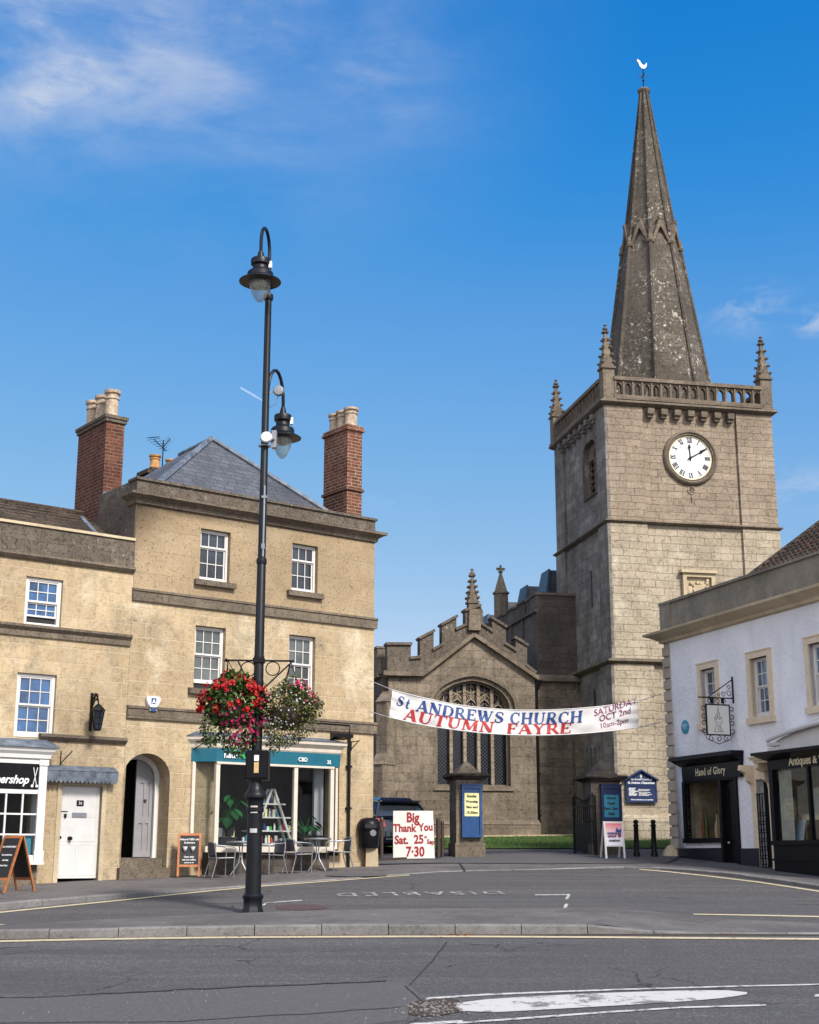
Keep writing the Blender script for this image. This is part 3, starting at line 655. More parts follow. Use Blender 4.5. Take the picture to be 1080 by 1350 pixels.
# A-shaped display ladder with shelves and goods
lx = L.p(364, 1060, .1)[0]; lz1 = L.p(364, 1038, .1)[1]
lad = thing('display_ladder', 'white A-shaped ladder shelf of bottles behind the shop glass', 'ladder shelf', L.w(lx, .25, zsl-.03), L.a)
hl = lz1-zsl
m = MB()
for y in (0, .28):
    m.bar((-.62, y, 0), (-.03+.06*(y > 0), y, hl), .05); m.bar((.62, y, 0), (.03+.06*(y > 0), y, hl), .05)
m.build('ladder_leg', WHITEP, lad)
prod_cols = [WHT, TEALP, YELP, PINKF, BLUEB, GREENL, GREYDOOR, CURT]
random.seed(3)
shz = []
for k in range(4):
    z = hl*(.08+.22*k); hw = .80-.15*k
    MB().box(-hw, hw, -.02, .30, z, z+.03).build('shelf', WHITEP, lad); shz.append((z+.03, hw))
for z, hw in shz:
    x = -hw+.06
    while x < hw-.05:
        w = random.uniform(.035, .08); h = random.uniform(.09, .2)
        P = L.w(lx+x, .25+.05+random.uniform(0, .08), zsl-.03+z+.001)
        if random.random() < .45:
            b = MB().lathe([(w*.5, 0), (w*.5, h*.65), (w*.2, h*.8), (w*.2, h)], (0, 0, 0), 8).build('bottle', random.choice(prod_cols)); c_ = 'bottle'
        else: b = MB().box(-w/2, w/2, -.03, .03, 0, h).box(-w/2-.001, w/2+.001, -.032, .032, h*.8, h*.85).build('product_box', random.choice(prod_cols[:5]+[WHT, CURT])); c_ = 'box'
        b.location = P; b.rotation_euler.z = L.a
        tag(b, 'small shop %s standing among others on the white ladder shelf' % c_, c_, 'goods on the ladder shelf')
        x += w+random.uniform(.015, .07)
def leafplant(name, label, loc, h, n, wid, seed, big_=.3):
    random.seed(seed); t = thing(name, label, 'plant', loc, 0)
    MB().lathe([(.09, 0), (.13, .2), (.11, .2), (.1, .15), (0, .15)], (0, 0, 0), 12).build('pot', CHALK, t)
    m = MB(); st = MB()
    for k in range(n):
        a = random.uniform(0, 6.28); r = random.uniform(.25, 1)*wid; z = .2+h*random.uniform(.3, 1)*(1-.3*r/wid)
        tip = Vector((math.cos(a)*r, math.sin(a)*r*.5, z)); st.tube([(0, 0, .15), tip*.6+Vector((0, 0, z*.3)), tip], .008, 4)
        d = Vector((math.cos(a), math.sin(a), -.5)).normalized(); s_ = d.cross(Vector((0, 0, 1))).normalized(); Lg = big_*random.uniform(.6, 1); wd = Lg*.3
        P = [tip + d*Lg*u + s_*wd*v + Vector((0, 0, -.25*Lg*u*u)) for u, v in ((0, 0), (.25, .8), (.6, .9), (1, 0), (.6, -.9), (.25, -.8))]
        P = [p + Vector((0, 0, .05)) for p in P]
        m.add(P, [(0, 1, 2, 3), (0, 3, 4, 5)])
    m.build('leaves', LEAFP, t, fix=False); st.build('stem', LEAFP, t)
leafplant('shop_plant', 'broad leaved green plant on the left inside the shop window', L.w(L.p(303, 1080, 0)[0], .0, zsl+.28), .75, 16, .34, 5, .42)
leafplant('shop_plant', 'low bushy green plant on the right inside the shop window', L.w(L.p(404, 1080, 0)[0], .05, zsl+.1), .5, 22, .34, 8, .28)
def crate(px, label, w, h, mat, items):
    P = L.w(L.p(px, 1100, .0)[0], -.02, zsl-.04); t = thing('display_stand', label, 'stand', P, L.a)
    MB().box(-w/2, w/2, 0, .25, 0, h-.02).build('stand_body', mat, t); MB().box(-w/2-.02, w/2+.02, -.02, .27, h-.02, h).build('stand_top', DARK2, t)
    for x, ww, hh_, mm in items:
        b = MB().box(-ww/2, ww/2, -.02, .02, 0, hh_).box(-ww/2+.01, ww/2-.01, -.024, -.02, hh_*.3, hh_*.5).build('boxed_product', mm); b.location = P+L.u*x+L.v*.1+Vector((0, 0, h+.001)); b.rotation_euler.z = L.a
        tag(b, 'boxed product on the display stand inside the shop window', 'box', 'boxes on the window stands')
crate(299, 'dark stand under the broad leaved plant in the shop window', .5, .3, CHALK, [(-.15, .14, .2, WHT), (.02, .12, .17, CURT), (.17, .14, .15, YELP)])
crate(416, 'grey slatted crate at the right end of the shop window', .45, .36, DARK2, [(-.1, .1, .12, WHT), (.12, .14, .16, WHT)])
# downpipe, floodlight, brackets
m = MB(); xp = L.p(458, 1060)[0]; zz0 = L.g(xp, 0)
m.tube([(xp, -.07, zz0), (xp, -.07, z1_-.25)], .035, 8)
for z in (.6, 1.6, 2.6): m.box(xp-.07, xp+.07, -.09, -.0, z, z+.05)
m.tube([(xp, -.07, z1_-.25), (xp, -.07, z1_+.02), (xp-2.1, -.07, z1_+.03)], .02, 6)
m.build('downpipe', IRON, big)
m = MB(); xq = L.p(438, 972)[0]; zq = L.p(438, 972)[1]
m.hexa([(xq-.28, -.5, zq-.03), (xq+.28, -.5, zq-.03), (xq+.2, -.2, zq-.08), (xq-.2, -.2, zq-.08)], [(xq-.28, -.5, zq+.05), (xq+.28, -.5, zq+.05), (xq+.2, -.2, zq+.1), (xq-.2, -.2, zq+.1)]); m.bar((xq, -.22, zq), (xq, 0, zq+.02), .05); m.build('floodlight', IRON, big)
for q in (254, 463):
    xq = L.p(q, 985)[0]; zq = L.p(q, 980)[1]; m = MB(); m.bar((xq, 0, zq-.18), (xq, 0, zq+.05), .025).bar((xq, 0, zq+.03), (xq+(.1 if q < 300 else -.1), -.5, zq+.03), .02).bar((xq, 0, zq-.15), (xq+(.1 if q < 300 else -.1), -.45, zq+.02), .018); m.build('awning_bracket', IRON, big)
x, z = L.p(200, 928); al = thing('alarm_box', 'white and blue burglar alarm box on the stone wall above the arched doorway', 'alarm box', L.w(x, -.01, z), L.a)
m = MB(); m.panel([(-.08, -.16), (.08, -.16), (.17, .1), (.15, .16), (-.15, .16), (-.17, .1)], (), -.09, .09); m.build('case', WHT, al)
m = MB(); m.panel([(-.055, -.175), (.055, -.175), (.15, .02), (.14, .0), (.05, -.12), (-.05, -.12), (-.14, .0), (-.15, .02)], (), -.10, .01); m.panel(rc(-.06, .06, -.01, .12), (), -.10, .01); m.build('blue_front', BLUEB, al)
text('letter', 'A', .13, WHT, al, 0, -.103, .0, off=.004)
# tv aerial and small stack beyond the roof
D_ = L.w(1.0, 8.5, 0)
q = at(208, 618.5, D_.y+1); fs = thing('rear_chimney_stack', 'low lichened stack with two orange pots beyond the slate roof', 'chimney', (q.x, q.y, q.z-.75), L.a)
m = MB(); m.box(-.40, .75, -.3, .3, -4.2, .50).box(-.32, .7, -.26, .26, .62, .72).box(-.5, .8, -.34, .34, .50, .62); m.build('stack', TILE, fs)
m = MB(); chimney_pot(m, -.1, 0, .72, .42, .15); m.build('chimney_pot', POTORANGE, fs); m = MB(); chimney_pot(m, .42, 0, .68, .42, .14); m.build('chimney_pot', POTORANGE, fs)
ta = thing('tv_aerial', 'thin metal television aerial fixed to the low stack beyond the slate roof', 'aerial', (q.x-.02, q.y-.1, q.z+.42), L.a+.5)
m = MB(); m.tube([(0, -.2, -.5), (0, -.2, .42)], .018, 5).tube([(-.48, -.2, .30), (.16, -.2, .12)], .014, 5).tube([(.0, -.2, .2), (.35, -.2, .55)], .014, 5)
for k in range(6): t = k/5; m.tube([(-.48+.6*t, -.42+.1*t, .30-.17*t), (-.48+.6*t, .02-.1*t, .30-.17*t)], .007, 4)
for k in range(5): t = k/4; m.tube([(.02+.3*t-.1, -.2, .22+.3*t+.06), (.02+.3*t+.1, -.2, .22+.3*t-.06)], .006, 4)
m.tube([(-.62, -.3, .32), (-.4, -.35, .38), (-.4, -.1, .38), (-.62, -.05, .32), (-.62, -.3, .32)], .008, 4)
m.build('aerial_rods', IRON, ta)

# =================================================================== COTTAGE
cot = thing('stone_shop_cottage', 'lower two-storey cream stone house with a barbershop front and white plank door', 'house', K.o, K.a)
KX0, KX1 = -3.6, 1.595
zk = lambda z: z + L.o.z - K.o.z
r_k = [K.rect(33, 82, 762, 827), K.rect(20.5, 73, 888, 972.5)]
dx0, dx1 = K.p(78.5, 1100)[0], K.p(132, 1100)[0]; dz1 = K.p(108, 1036)[1]; dz0 = K.p(100, 1160)[1]
bx1 = K.p(60, 1060, -.32)[0]
m = MB()
m.panel(rc(KX0, KX1, -.6, zk(6.75)), [rc(*r_k[0]), rc(*r_k[1]), rc(dx0, dx1, -.55, dz1), rc(KX0+.1, bx1-.15, .35, K.p(20, 1008)[1])], 0, .3, reveal=.2, sides=False)
m.quad((KX0, 0, -.6), (KX0, 6, -.6), (KX0, 6, zk(6.8)), (KX0, 0, zk(6.8))); m.quad((KX0, 6, -.6), (KX1, 6, -.6), (KX1, 6, zk(6.8)), (KX0, 6, zk(6.8)))
m.build('wall', BATH, cot)
MB().box(KX0, KX1, .0, .3, zk(6.82), zk(7.46)).build('parapet', LICHEN, cot)
MB().box(KX0, KX1, -.04, .34, zk(7.46), zk(7.52)).build('parapet_coping', TRIM, cot)
for z in (6.78, 5.24, 2.95):
    m = MB(); zz = zk(z)
    xa = KX0 if z != 2.95 else bx1-.1
    m.hexa([(xa, .02, zz-.07), (xa, -.05, zz-.07), (xa, -.12, zz+.0), (xa, -.12, zz+.05), (xa, .02, zz+.08)], [(KX1, .02, zz-.07), (KX1, -.05, zz-.07), (KX1, -.12, zz+.0), (KX1, -.12, zz+.05), (KX1, .02, zz+.08)])
    if z == 5.24: m.box(xa, KX1, -.045, .02, zz-.19, zz-.072)
    m.build('string_course', DRESS, cot)
for i, r in enumerate(r_k):
    sash(cot, (r[0]+.01, r[1]-.01, r[2]+.01, r[3]-.01), .06, 3, (2, 2), glass=GLB, fr=.07, open_=.14 if i == 0 else 0)
# roof
rz0 = zk(7.35)
ra, rz_ = K.p(60, 672, 2.9)
m = MB(); m.quad((KX0, .3, rz0), (KX1, .3, rz0), (KX1, 2.9, rz_), (KX0, 2.9, rz_)); m.quad((KX1, 2.9, rz_), (KX1, 6, rz0), (KX0, 6, rz0), (KX0, 2.9, rz_))
random.seed(2)
for k in range(9):
    t0 = k/9; y = .3+2.6*t0; z = rz0+(rz_-rz0)*t0
    x = KX0
    while x < KX1:
        w = random.uniform(.18, .34); x2 = min(x+w-.008, KX1); hgt = random.uniform(.03, .055)
        s_ = (rz_-rz0)/2.6
        m.hexa([(x, y-.03, z-.03*s_), (x2, y-.03, z-.03*s_), (x2, y+.3, z+.3*s_), (x, y+.3, z+.3*s_)], [(x, y-.03, z-.03*s_+hgt), (x2, y-.03, z-.03*s_+hgt), (x2, y+.3, z+.3*s_+.012), (x, y+.3, z+.3*s_+.012)])
        x += w
kr = m.build('roof', TILE, cot)
MB().tube([(KX0, 2.9, rz_+.03), (KX1, 2.9, rz_+.03)], .09, 8).build('ridge_tiles', TILE, kr)
q0 = K.p(117, 682, .6); q1 = K.p(127, 700, .35)
MB().tube([(q0[0]-.05, .9, q0[1]+.05), (q1[0]+.1, .4, q1[1]-.1)], .05, 8).build('vent_pipe', LEAD, kr)
# door
m = MB(); m.box(dx0, dx1, .10, .15, dz0+.03, dz1)
for a, b, c, d in ((.08, .46, .1, .72), (.54, .92, .1, .72), (.08, .92, .80, 1.30), (.08, .92, 1.36, 1.92)):
    w = dx1-dx0; m.panel(rc(dx0+a*w-.012, dx0+b*w+.012, dz0+c-.012, dz0+d+.012), [rc(dx0+a*w, dx0+b*w, dz0+c, dz0+d)], .094, .006)
dd = m.build('door', WHITEP, cot)
xm = (dx0+dx1)/2
MB().box(xm-.07, xm+.09, .088, .10, dz1-.42, dz1-.30).build('number_plate', BLACKP, dd); text('number', '36', .09, WHT, dd, xm+.01, .086, dz1-.39)
m = MB(); m.box(xm-.16, xm+.17, .085, .10, dz1-.66, dz1-.56).box(xm-.11, xm+.12, .082, .085, dz1-.63, dz1-.59); m.build('letter_box', STEEL, dd)
m = MB(); m.lathe([(.045, 0), (.03, .01), (.02, .04), (.045, .05), (.04, .08), (0, .09)], (dx0+.27, .10, dz0+.85), 10, axis='y'); m.box(dx0+.12, dx0+.17, .07, .10, dz0+1.28, dz0+1.36).box(dx0+.0, dx0+.2, .085, .1, dz0+1.40, dz0+1.415); m.lathe([(.03, 0), (.03, .02)], (dx0+.06, .1, dz0+.87), 8, axis='y'); m.build('door_knob', BLACKP, dd)
m = MB(); m.box(dx0-.10, dx0, -.02, .12, -.5, dz1+.12).box(dx1, dx1+.10, -.02, .12, -.5, dz1+.12).box(dx0, dx1, -.02, .12, dz1, dz1+.12); m.build('door_surround', TRIM, cot)
cx0, cx1 = K.p(61, 1022, -.2)[0], K.p(156, 1022, -.2)[0]; cz0, cz1 = K.p(108, 1031, -.2)[1], K.p(108, 1013, -.2)[1]
m = MB(); n = 17; low = []
for k in range(n*4+1):
    t = k/(n*4); low.append((cx0+(cx1-cx0)*t, cz0+.03-.06*abs(math.sin(t*n*math.pi))))
m.panel(low + [(cx1, cz1-.05), (cx0, cz1-.05)], (), -.20, .015, back=True); m.hexa([(cx0, -.21, cz1-.06), (cx1, -.21, cz1-.06), (cx1, 0, cz1-.06), (cx0, 0, cz1-.06)], [(cx0, -.21, cz1-.05), (cx1, -.21, cz1-.05), (cx1, 0, cz1+.06), (cx0, 0, cz1+.06)])
m.build('lead_door_hood', LEAD, cot)
# barbershop front
P2 = -.32; z_ = lambda px, py: K.p(px, py, P2)[1]
bz0, bzs0, bzs1, bzf, bzc = z_(20, 1136), z_(20, 1040), z_(20, 1006), z_(20, 1000), z_(30, 985)
m = MB()
m.box(bx1-.17, bx1, P2, 0, bz0, bzf)
m.box(KX0, bx1-.17, P2+.02, P2+.10, bzs0-.09, bzs0-.002); m.box(KX0, bx1-.17, P2+.0, P2+.1, bzs1+.002, bzf)
m.box(KX0, bx1+.02, P2-.06, P2+.12, bz0-.06, bz0)
m.box(KX0, bx1-.17, P2+.02, P2+.1, bz0, bz0+.13)
m.box(bx1-.19, bx1+.02, P2-.02, P2, bz0, bz0+.22); m.box(bx1-.19, bx1+.02, P2-.02, P2, bzf-.12, bzf)
zt2_ = bzs0-.09
for px in (30, 8, -14, -36, -58):
    x = K.p(px, 1070, P2)[0]; m.box(x-.018, x+.018, P2+.03, P2+.07, bz0+.13, zt2_)
for k in (1, 2): z = bz0+.13+(zt2_-bz0-.13)*k/3; m.box(KX0, bx1-.17, P2+.033, P2+.067, z-.017, z+.017)
bf = m.build('shop_window_frame', WHITEP, cot)
MB().quad((KX0, P2+.06, bz0+.1), (bx1-.17, P2+.06, bz0+.1), (bx1-.17, P2+.06, zt2_), (KX0, P2+.06, zt2_)).build('shop_glass', SHOPG, bf)
MB().box(KX0, bx1-.19, P2+.012, P2+.06, bzs0, bzs1).build('sign_board', BLACKP, bf)
sg = text('sign_lettering', 'barbershop', .235, WHT, bf, bx1-.40, P2+.008, bzs0+.115, align='RIGHT', shear=.35, off=.006, sx=.93)
m = MB(); xs = bx1-.26
for s in (-1, 1): m.bar((xs-s*.04, P2+.006, bzs0+.08), (xs+s*.045, P2+.006, bzs1-.07), .012); m.lathe([(.03, 0), (.02, .004)], (xs-s*.05, P2+.01, bzs0+.07), 8, axis='y')
m.build('scissors_emblem', WHT, bf)
m = MB()
for (p0, z0), (p1, z1) in zip([(.0, bzf), (.04, bzf+.02), (.05, bzf+.10), (.10, bzf+.16)], [(.04, bzf+.02), (.05, bzf+.10), (.10, bzf+.16), (.12, bzc)]):
    m.hexa([(KX0, P2-p0, z0+.001), (bx1+p0, P2-p0, z0+.001), (bx1+p0, 0, z0+.001), (KX0, 0, z0+.001)], [(KX0, P2-p1, z1), (bx1+p1, P2-p1, z1), (bx1+p1, 0, z1), (KX0, 0, z1)])
m.build('shop_cornice', WHITEP, cot)
m = MB(); m.hexa([(KX0, P2-.16, bzc+.002), (bx1+.2, P2-.16, bzc+.002), (bx1+.2, 0, bzc+.002), (KX0, 0, bzc+.002)], [(KX0, P2-.14, bzc+.03), (bx1+.18, P2-.14, bzc+.03), (bx1+.08, -.02, bzc+.2), (KX0, -.02, bzc+.2)]); m.build('lead_roof', LEAD, cot)
m = MB(); m.box(KX0, bx1-.05, P2+.12, 0, -.6, bz0-.06); m.build('stall_riser', DRESS, cot)
m = MB(); a, b = KX0, bx1-.17
m.quad((a, 1.4, bz0), (b, 1.4, bz0), (b, 1.4, bzs1), (a, 1.4, bzs1)); m.quad((b, .3, bz0), (b, 1.4, bz0), (b, 1.4, bzs1), (b, .3, bzs1)); m.quad((a, P2+.1, bz0+.02), (b, P2+.1, bz0+.02), (b, 1.4, bz0+.02), (a, 1.4, bz0+.02)); m.quad((a, P2+.1, zt2_+.02), (b, P2+.1, zt2_+.02), (b, 1.4, zt2_+.02), (a, 1.4, zt2_+.02))
m.build('shop_interior', DARK2, cot)
MB().box(bx1-.46, bx1-.22, P2+.10, P2+.12, bz0+.02, bz0+.55).build('turquoise_poster', TEALP, bf)
def sill_plant(px, label, s):
    x = K.p(px, 1115, P2+.3)[0]; leafplant('window_sill_plant', label, K.w(x, P2+.3, bz0+.03), .35, 12, .16, s, .2)
sill_plant(13, 'small leafy plant inside the barbershop window', 4)
# wall lantern, brackets
x, z = K.p(120, 938); wl = thing('wall_lantern', 'black wrought iron lantern on a scrolled wall bracket above the white door', 'lantern', K.w(x, 0, z), K.a)
m = MB(); m.box(-.03, .03, -.03, 0, -.42, .40); m.build('wall_plate', IRON, wl)
m = MB(); sc = [(0, -.03, .15)]
for k in range(15): a = k/14*math.pi*1.3; sc.append((0, -.10-.20*k/14-.02, .28+.10*math.sin(a)))
m.tube([(0, -.03, .05), (0, -.16, .22), (0, -.33, .24), (0, -.36, .14)], .018, 6).tube(sc, .014, 6)
for k in range(2):
    c = Vector((0, -.12-.14*k, .3)); m.tube([c+Vector((0, math.cos(a)*.06, math.sin(a)*.06)) for a in [i*.7 for i in range(9)]], .012, 5)
m.build('bracket', IRON, wl)
m = MB(); c = (0, -.36, -.42); m.lathe([(.07, 0), (.13, .38), (.15, .39), (.06, .52), (.02, .56), (0, .6)], c, 6, False)
lc = MB()
lc.lathe([(.10, .40), (.155, .40), (.155, .42), (.07, .52), (.03, .55), (.0, .58)], c, 6, False).lathe([(.075, -.02), (.085, .02), (.06, .02)], c, 6, False)
for k in range(6):
    a = 2*math.pi*(k+.5)/6; lc.bar((c[0]+.075*math.cos(a), c[1]+.075*math.sin(a), c[2]), (c[0]+.135*math.cos(a), c[1]+.135*math.sin(a), c[2]+.4), .014)
for zz, rr in ((.13, .095), (.26, .115)):
    P = [(c[0]+rr*math.cos(2*math.pi*(k+.5)/6), c[1]+rr*math.sin(2*math.pi*(k+.5)/6), c[2]+zz) for k in range(7)]
    for p, q in zip(P, P[1:]): lc.bar(p, q, .008)
cg = lc.build('lantern_cage', IRON, wl)
MB().lathe([(.065, 0), (.125, .39)], c, 6, False).build('lantern_glass', GLS, cg)
x, z = K.p(80, 1000)
m = MB(); m.bar((x, -.005, z-.14), (x, -.005, z+.16), .02).bar((x, -.01, z-.1), (x+.1, -.35, z+.14), .016); m.build('sign_bracket', IRON, cot)
VERGE = plain('blue_grey_verge', (.03, .065, .10), .5, .1)
# =================================================================== TOWER + CHURCH
tw = thing('church_tower', 'tall pale ashlar church tower with a white clock face and stone spire', 'tower', T.o, T.a)
TW, TDP = 6.15, 5.6; ZC, ZM, ZL = 14.78, 10.58, 5.79
bs = [0.0, 0.10, 0.02]
bL = T.p(848, 600)[0]; bR = T.p(974, 640)[0]
cx, cz = T.p(909.5, 604)
r0 = T.p(944, 604)[0]-cx; 
# stages
def stage(mat, z0, z1, off):
    m = MB(); s = TW
    m.box(-off, s+off, -off+.0, TDP+off, z0, z1)
    return m
def front(m, z0, z1, off):
    m.mi = 0
    m.box(-off, bL, -off-.10, .4, z0, z1); m.box(bR, TW+off, -off-.10, .4, z0, z1)      # clasping buttress faces
    m.mi = 1
    m.box(-off-.10, .5, -off-.098, .85, z0, z1-.001); m.box(-off-.10, .5, TDP-1.0, TDP+off, z0, z1-.001)
    m.mi = 0
bz = T.side(780, 583, 0); bz0_ = T.side(780, 655, 0); by0, by1 = T.side(789, 620, -.0)[0], T.side(771, 620, -.0)[0]
stages = ((ZM, ZC, 0.0, TOWERUP), (ZL, ZM, .03, TOWER), (-.6, ZL, .10, TOWER))
for i, (z0, z1, off, mt) in enumerate(stages):
    m = MB(); front(m, z0, z1, off)
    m.mi = 0; m.panel(rc(bL, bR, z0, z1), (), -off, .5, sides=False)
    # left face
    yl = [(-q, z) for q, z in ()]
    s = MB()
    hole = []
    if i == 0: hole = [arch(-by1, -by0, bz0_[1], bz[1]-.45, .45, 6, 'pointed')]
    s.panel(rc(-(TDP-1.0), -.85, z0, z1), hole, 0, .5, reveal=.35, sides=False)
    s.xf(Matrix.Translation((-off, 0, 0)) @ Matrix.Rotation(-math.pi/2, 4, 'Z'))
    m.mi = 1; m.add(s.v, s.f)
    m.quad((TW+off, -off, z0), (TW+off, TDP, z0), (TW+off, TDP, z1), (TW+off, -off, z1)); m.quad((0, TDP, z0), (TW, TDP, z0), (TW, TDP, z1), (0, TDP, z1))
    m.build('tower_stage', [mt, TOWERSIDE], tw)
def band(z, h, pr, off, mat=DRESS, nm='string_course', slope=.0):
    m = MB(); o = off
    x0, x1, y0, y1 = -o-.10, TW+o, -o-.10, TDP+o
    a = lambda p, z: [(x0-p, y0-p, z), (x1+p, y0-p, z), (x1+p, y1+p, z), (x0-p, y1+p, z)]
    m.hexa(a(pr*.2, z-h/2), a(pr, z-h*.1)); m.hexa(a(pr, z-h*.1+.001), a(pr*.9, z+h*.15)); m.hexa(a(pr*.9, z+h*.15+.001), a(-.05, z+h/2))
    return m.build(nm, mat, tw)
band(ZM, .15, .10, .03); band(ZL, .20, .14, .10); band(ZC+.04, .24, .16, .02)
m = MB(); o = .35
m.hexa([(-.45, -.5, -.6), (TW+.35, -.5, -.6), (TW+.35, 2, -.6), (-.45, TDP, -.6)], [(-.35, -.38, .62), (TW+.3, -.38, .62), (TW+.3, 2, .62), (-.35, TDP, .62)])
m.hexa([(-.35, -.38, .62), (TW+.3, -.38, .62), (TW+.3, 2, .62), (-.35, TDP, .62)], [(-.15, -.15, .85), (TW+.12, -.15, .85), (TW+.12, 2, .85), (-.15, TDP, .85)])
m.build('plinth', TOWER, tw)
# corbels
for k in range(7):
    x = T.p(855, 541)[0] + (T.p(960, 548)[0]-T.p(855, 541)[0])*k/6; m = MB()
    m.box(x-.12, x+.12, -.26, 0, ZC-.34, ZC-.14).box(x-.10, x+.10, -.18, 0, ZC-.45, ZC-.34); m.build('corbel', DRESS, tw)
for k in range(7): y = .9+(TDP-1.9)*k/6; m = MB().box(-.26, 0, y-.12, y+.12, ZC-.34, ZC-.14).box(-.18, 0, y-.10, y+.10, ZC-.45, ZC-.34); m.build('corbel', TOWERSIDE, tw)

# openwork parapet
zp1 = T.p(905, 504)[1]; zp0 = ZC+.17; ph = zp1-zp0
def opar(length, n):
    m = MB(); m.box(0, length, -.06, .22, 0, .16); m.box(0, length, -.09, .25, ph-.13, ph)
    hs = []
    w = length/n
    for k in range(n): hs.append(arch(k*w+.06, (k+1)*w-.06, .17, ph-.36, .15, 5, 'pointed'))
    m.panel(rc(0, length, .16, ph-.13), hs, 0, .16, back=True)
    for k in range(n+1): x = min(max(k*w, .05), length-.05); m.box(x-.03, x+.03, -.05, 0, .16, ph-.16)
    return m
for (ln, mat4) in ((TW-.6, Matrix.Translation((.3, -.06, zp0))), (TDP-.5, Matrix.Translation((-.06, TDP-.2, zp0)) @ Matrix.Rotation(-math.pi/2, 4, 'Z')), (TDP-.5, Matrix.Translation((TW-.0, .3, zp0)) @ Matrix.Rotation(math.pi/2, 4, 'Z')), (TW-.6, Matrix.Translation((TW-.3, TDP, zp0)) @ Matrix.Rotation(math.pi, 4, 'Z'))):
    m = opar(ln, 16 if ln > 5.2 else 14).xf(mat4); m.build('openwork_parapet', DRESS, tw)
def crocket_pinnacle(base, h, w, name, parent, mat, shaft=.45, crockets=5, rot=0):
    m = MB(); hs = h*shaft
    m.box(-w/2, w/2, -w/2, w/2, 0, hs); m.box(-w*.62, w*.62, -w*.62, w*.62, hs, hs+.07); m.box(-w*.6, w*.6, -w*.6, w*.6, hs*.0, .1)
    for s in (-1, 1):
        for ax in (0, 1):
            g = [(-w*.5, hs+.07), (w*.5, hs+.07), (0, hs+.07+w*.9)]
            P = [((x, s*w*.52, z) if ax == 0 else (s*w*.52, x, z)) for x, z in g]; Q = [((x, s*w*.3, z) if ax == 0 else (s*w*.3, x, z)) for x, z in g]
            m.hexa(P, Q)
    m.hexa([(-w*.42, -w*.42, hs+.07), (w*.42, -w*.42, hs+.07), (w*.42, w*.42, hs+.07), (-w*.42, w*.42, hs+.07)], [(-.03, -.03, h*.95), (.03, -.03, h*.95), (.03, .03, h*.95), (-.03, .03, h*.95)])
    for k in range(crockets):
        t = (k+.5)/crockets; z = hs+.1+(h*.92-hs)*t; r = w*.42*(1-t)+.045
        for sx in (-1, 1):
            for sy in (-1, 1): m.lathe([(0, -.05), (.055, -.02), (.07, .03), (0, .07)], (sx*r, sy*r, z), 6, False)
    m.lathe([(.03, 0), (.09, .04), (.1, .09), (.04, .13), (.03, .17), (.07, .2), (0, .27)], (0, 0, h*.93), 8, False)
    m.xf(Matrix.Translation(base) @ Matrix.Rotation(rot, 4, 'Z'))
    return m.build(name, mat, parent)
for (x, y, py) in ((.12, .12, 422), (TW-.12, .12, 438), (-.0, TDP-.1, 496), (TW-.1, TDP-.1, 470)):
    q = T.w(x, y, 0); px = 540+q.x/(q.y*CP+8)*FPX
    zt = at(805 if x < 1 and y < 1 else 1001 if y < 1 else 743 if x < 1 else 980, py, q.y).z - T.o.z
    crocket_pinnacle((x, y, zp0-.1), zt-zp0-.1, .42, 'pinnacle', tw, DRESS, .42)
# clock
clk = thing('tower_clock', 'round white clock face with black Roman numerals on the tower', 'clock', T.w(cx, 0, cz), T.a)
R1 = abs(r0); RD = T.p(936, 604)[0]-cx
m = MB(); m.lathe([(R1*1.02, .0), (R1*1.02, .06), (R1*.98, .12), (R1*.92, .15), (R1*.88, .10), (R1*.84, .12), (R1*.81, .06), (RD*1.02, -.02)], (0, 0, 0), 48, axis='y'); m.build('stone_ring', DRESS, clk)
m = MB(); m.lathe([(RD*1.06, .03), (RD*1.05, .055), (RD*1.0, .05), (RD*.99, .03)], (0, 0, 0), 48, axis='y', caps=False); m.build('gilded_rim', GOLD, clk)
m = MB(); m.lathe([(RD*1.0, .0), (RD*1.0, .03)], (0, 0, 0), 48, axis='y'); m.build('clock_face', WHT, clk)
for nm, fn in (('hour_numerals', 0),):
    rom = ['XII', 'I', 'II', 'III', 'IIII', 'V', 'VI', 'VII', 'VIII', 'IX', 'X', 'XI']
    for h, s in enumerate(rom):
        m = MB(); a = -h*math.pi/6; wd = {'I': .055, 'V': .12, 'X': .12}; tot = sum(wd[c] for c in s)*RD/.85*.95; x = -tot/2; hh = .17*RD/.85*1.15
        for c in s:
            w = wd[c]*RD/.85*.95; xm_ = x+w/2
            st = {'I': [((xm_, 0), (xm_, 1), .034)], 'V': [((xm_-w*.4, 1), (xm_, 0), .036), ((xm_+w*.4, 1), (xm_, 0), .018)], 'X': [((xm_-w*.4, 1), (xm_+w*.4, 0), .036), ((xm_+w*.4, 1), (xm_-w*.4, 0), .018)]}[c]
            for (x0, z0), (x1, z1), th in st:
                q = stroke([(x0, RD*.73+z0*hh), (x1, RD*.73+z1*hh)], th*1.15)[0]
                m.add([(p.x*math.cos(a)-p.y*math.sin(a), -.034, p.x*math.sin(a)+p.y*math.cos(a)) for p in q], [(0, 1, 2, 3)])
            x += w
        # serif bars
        for zz in (0, 1):
            q = stroke([(-tot/2, RD*.73+zz*hh), (tot/2, RD*.73+zz*hh)], .02)[0]; m.add([(p.x*math.cos(a)-p.y*math.sin(a), -.0345, p.x*math.sin(a)+p.y*math.cos(a)) for p in q], [(0, 1, 2, 3)])
        m.build('numeral', BLKL, clk)

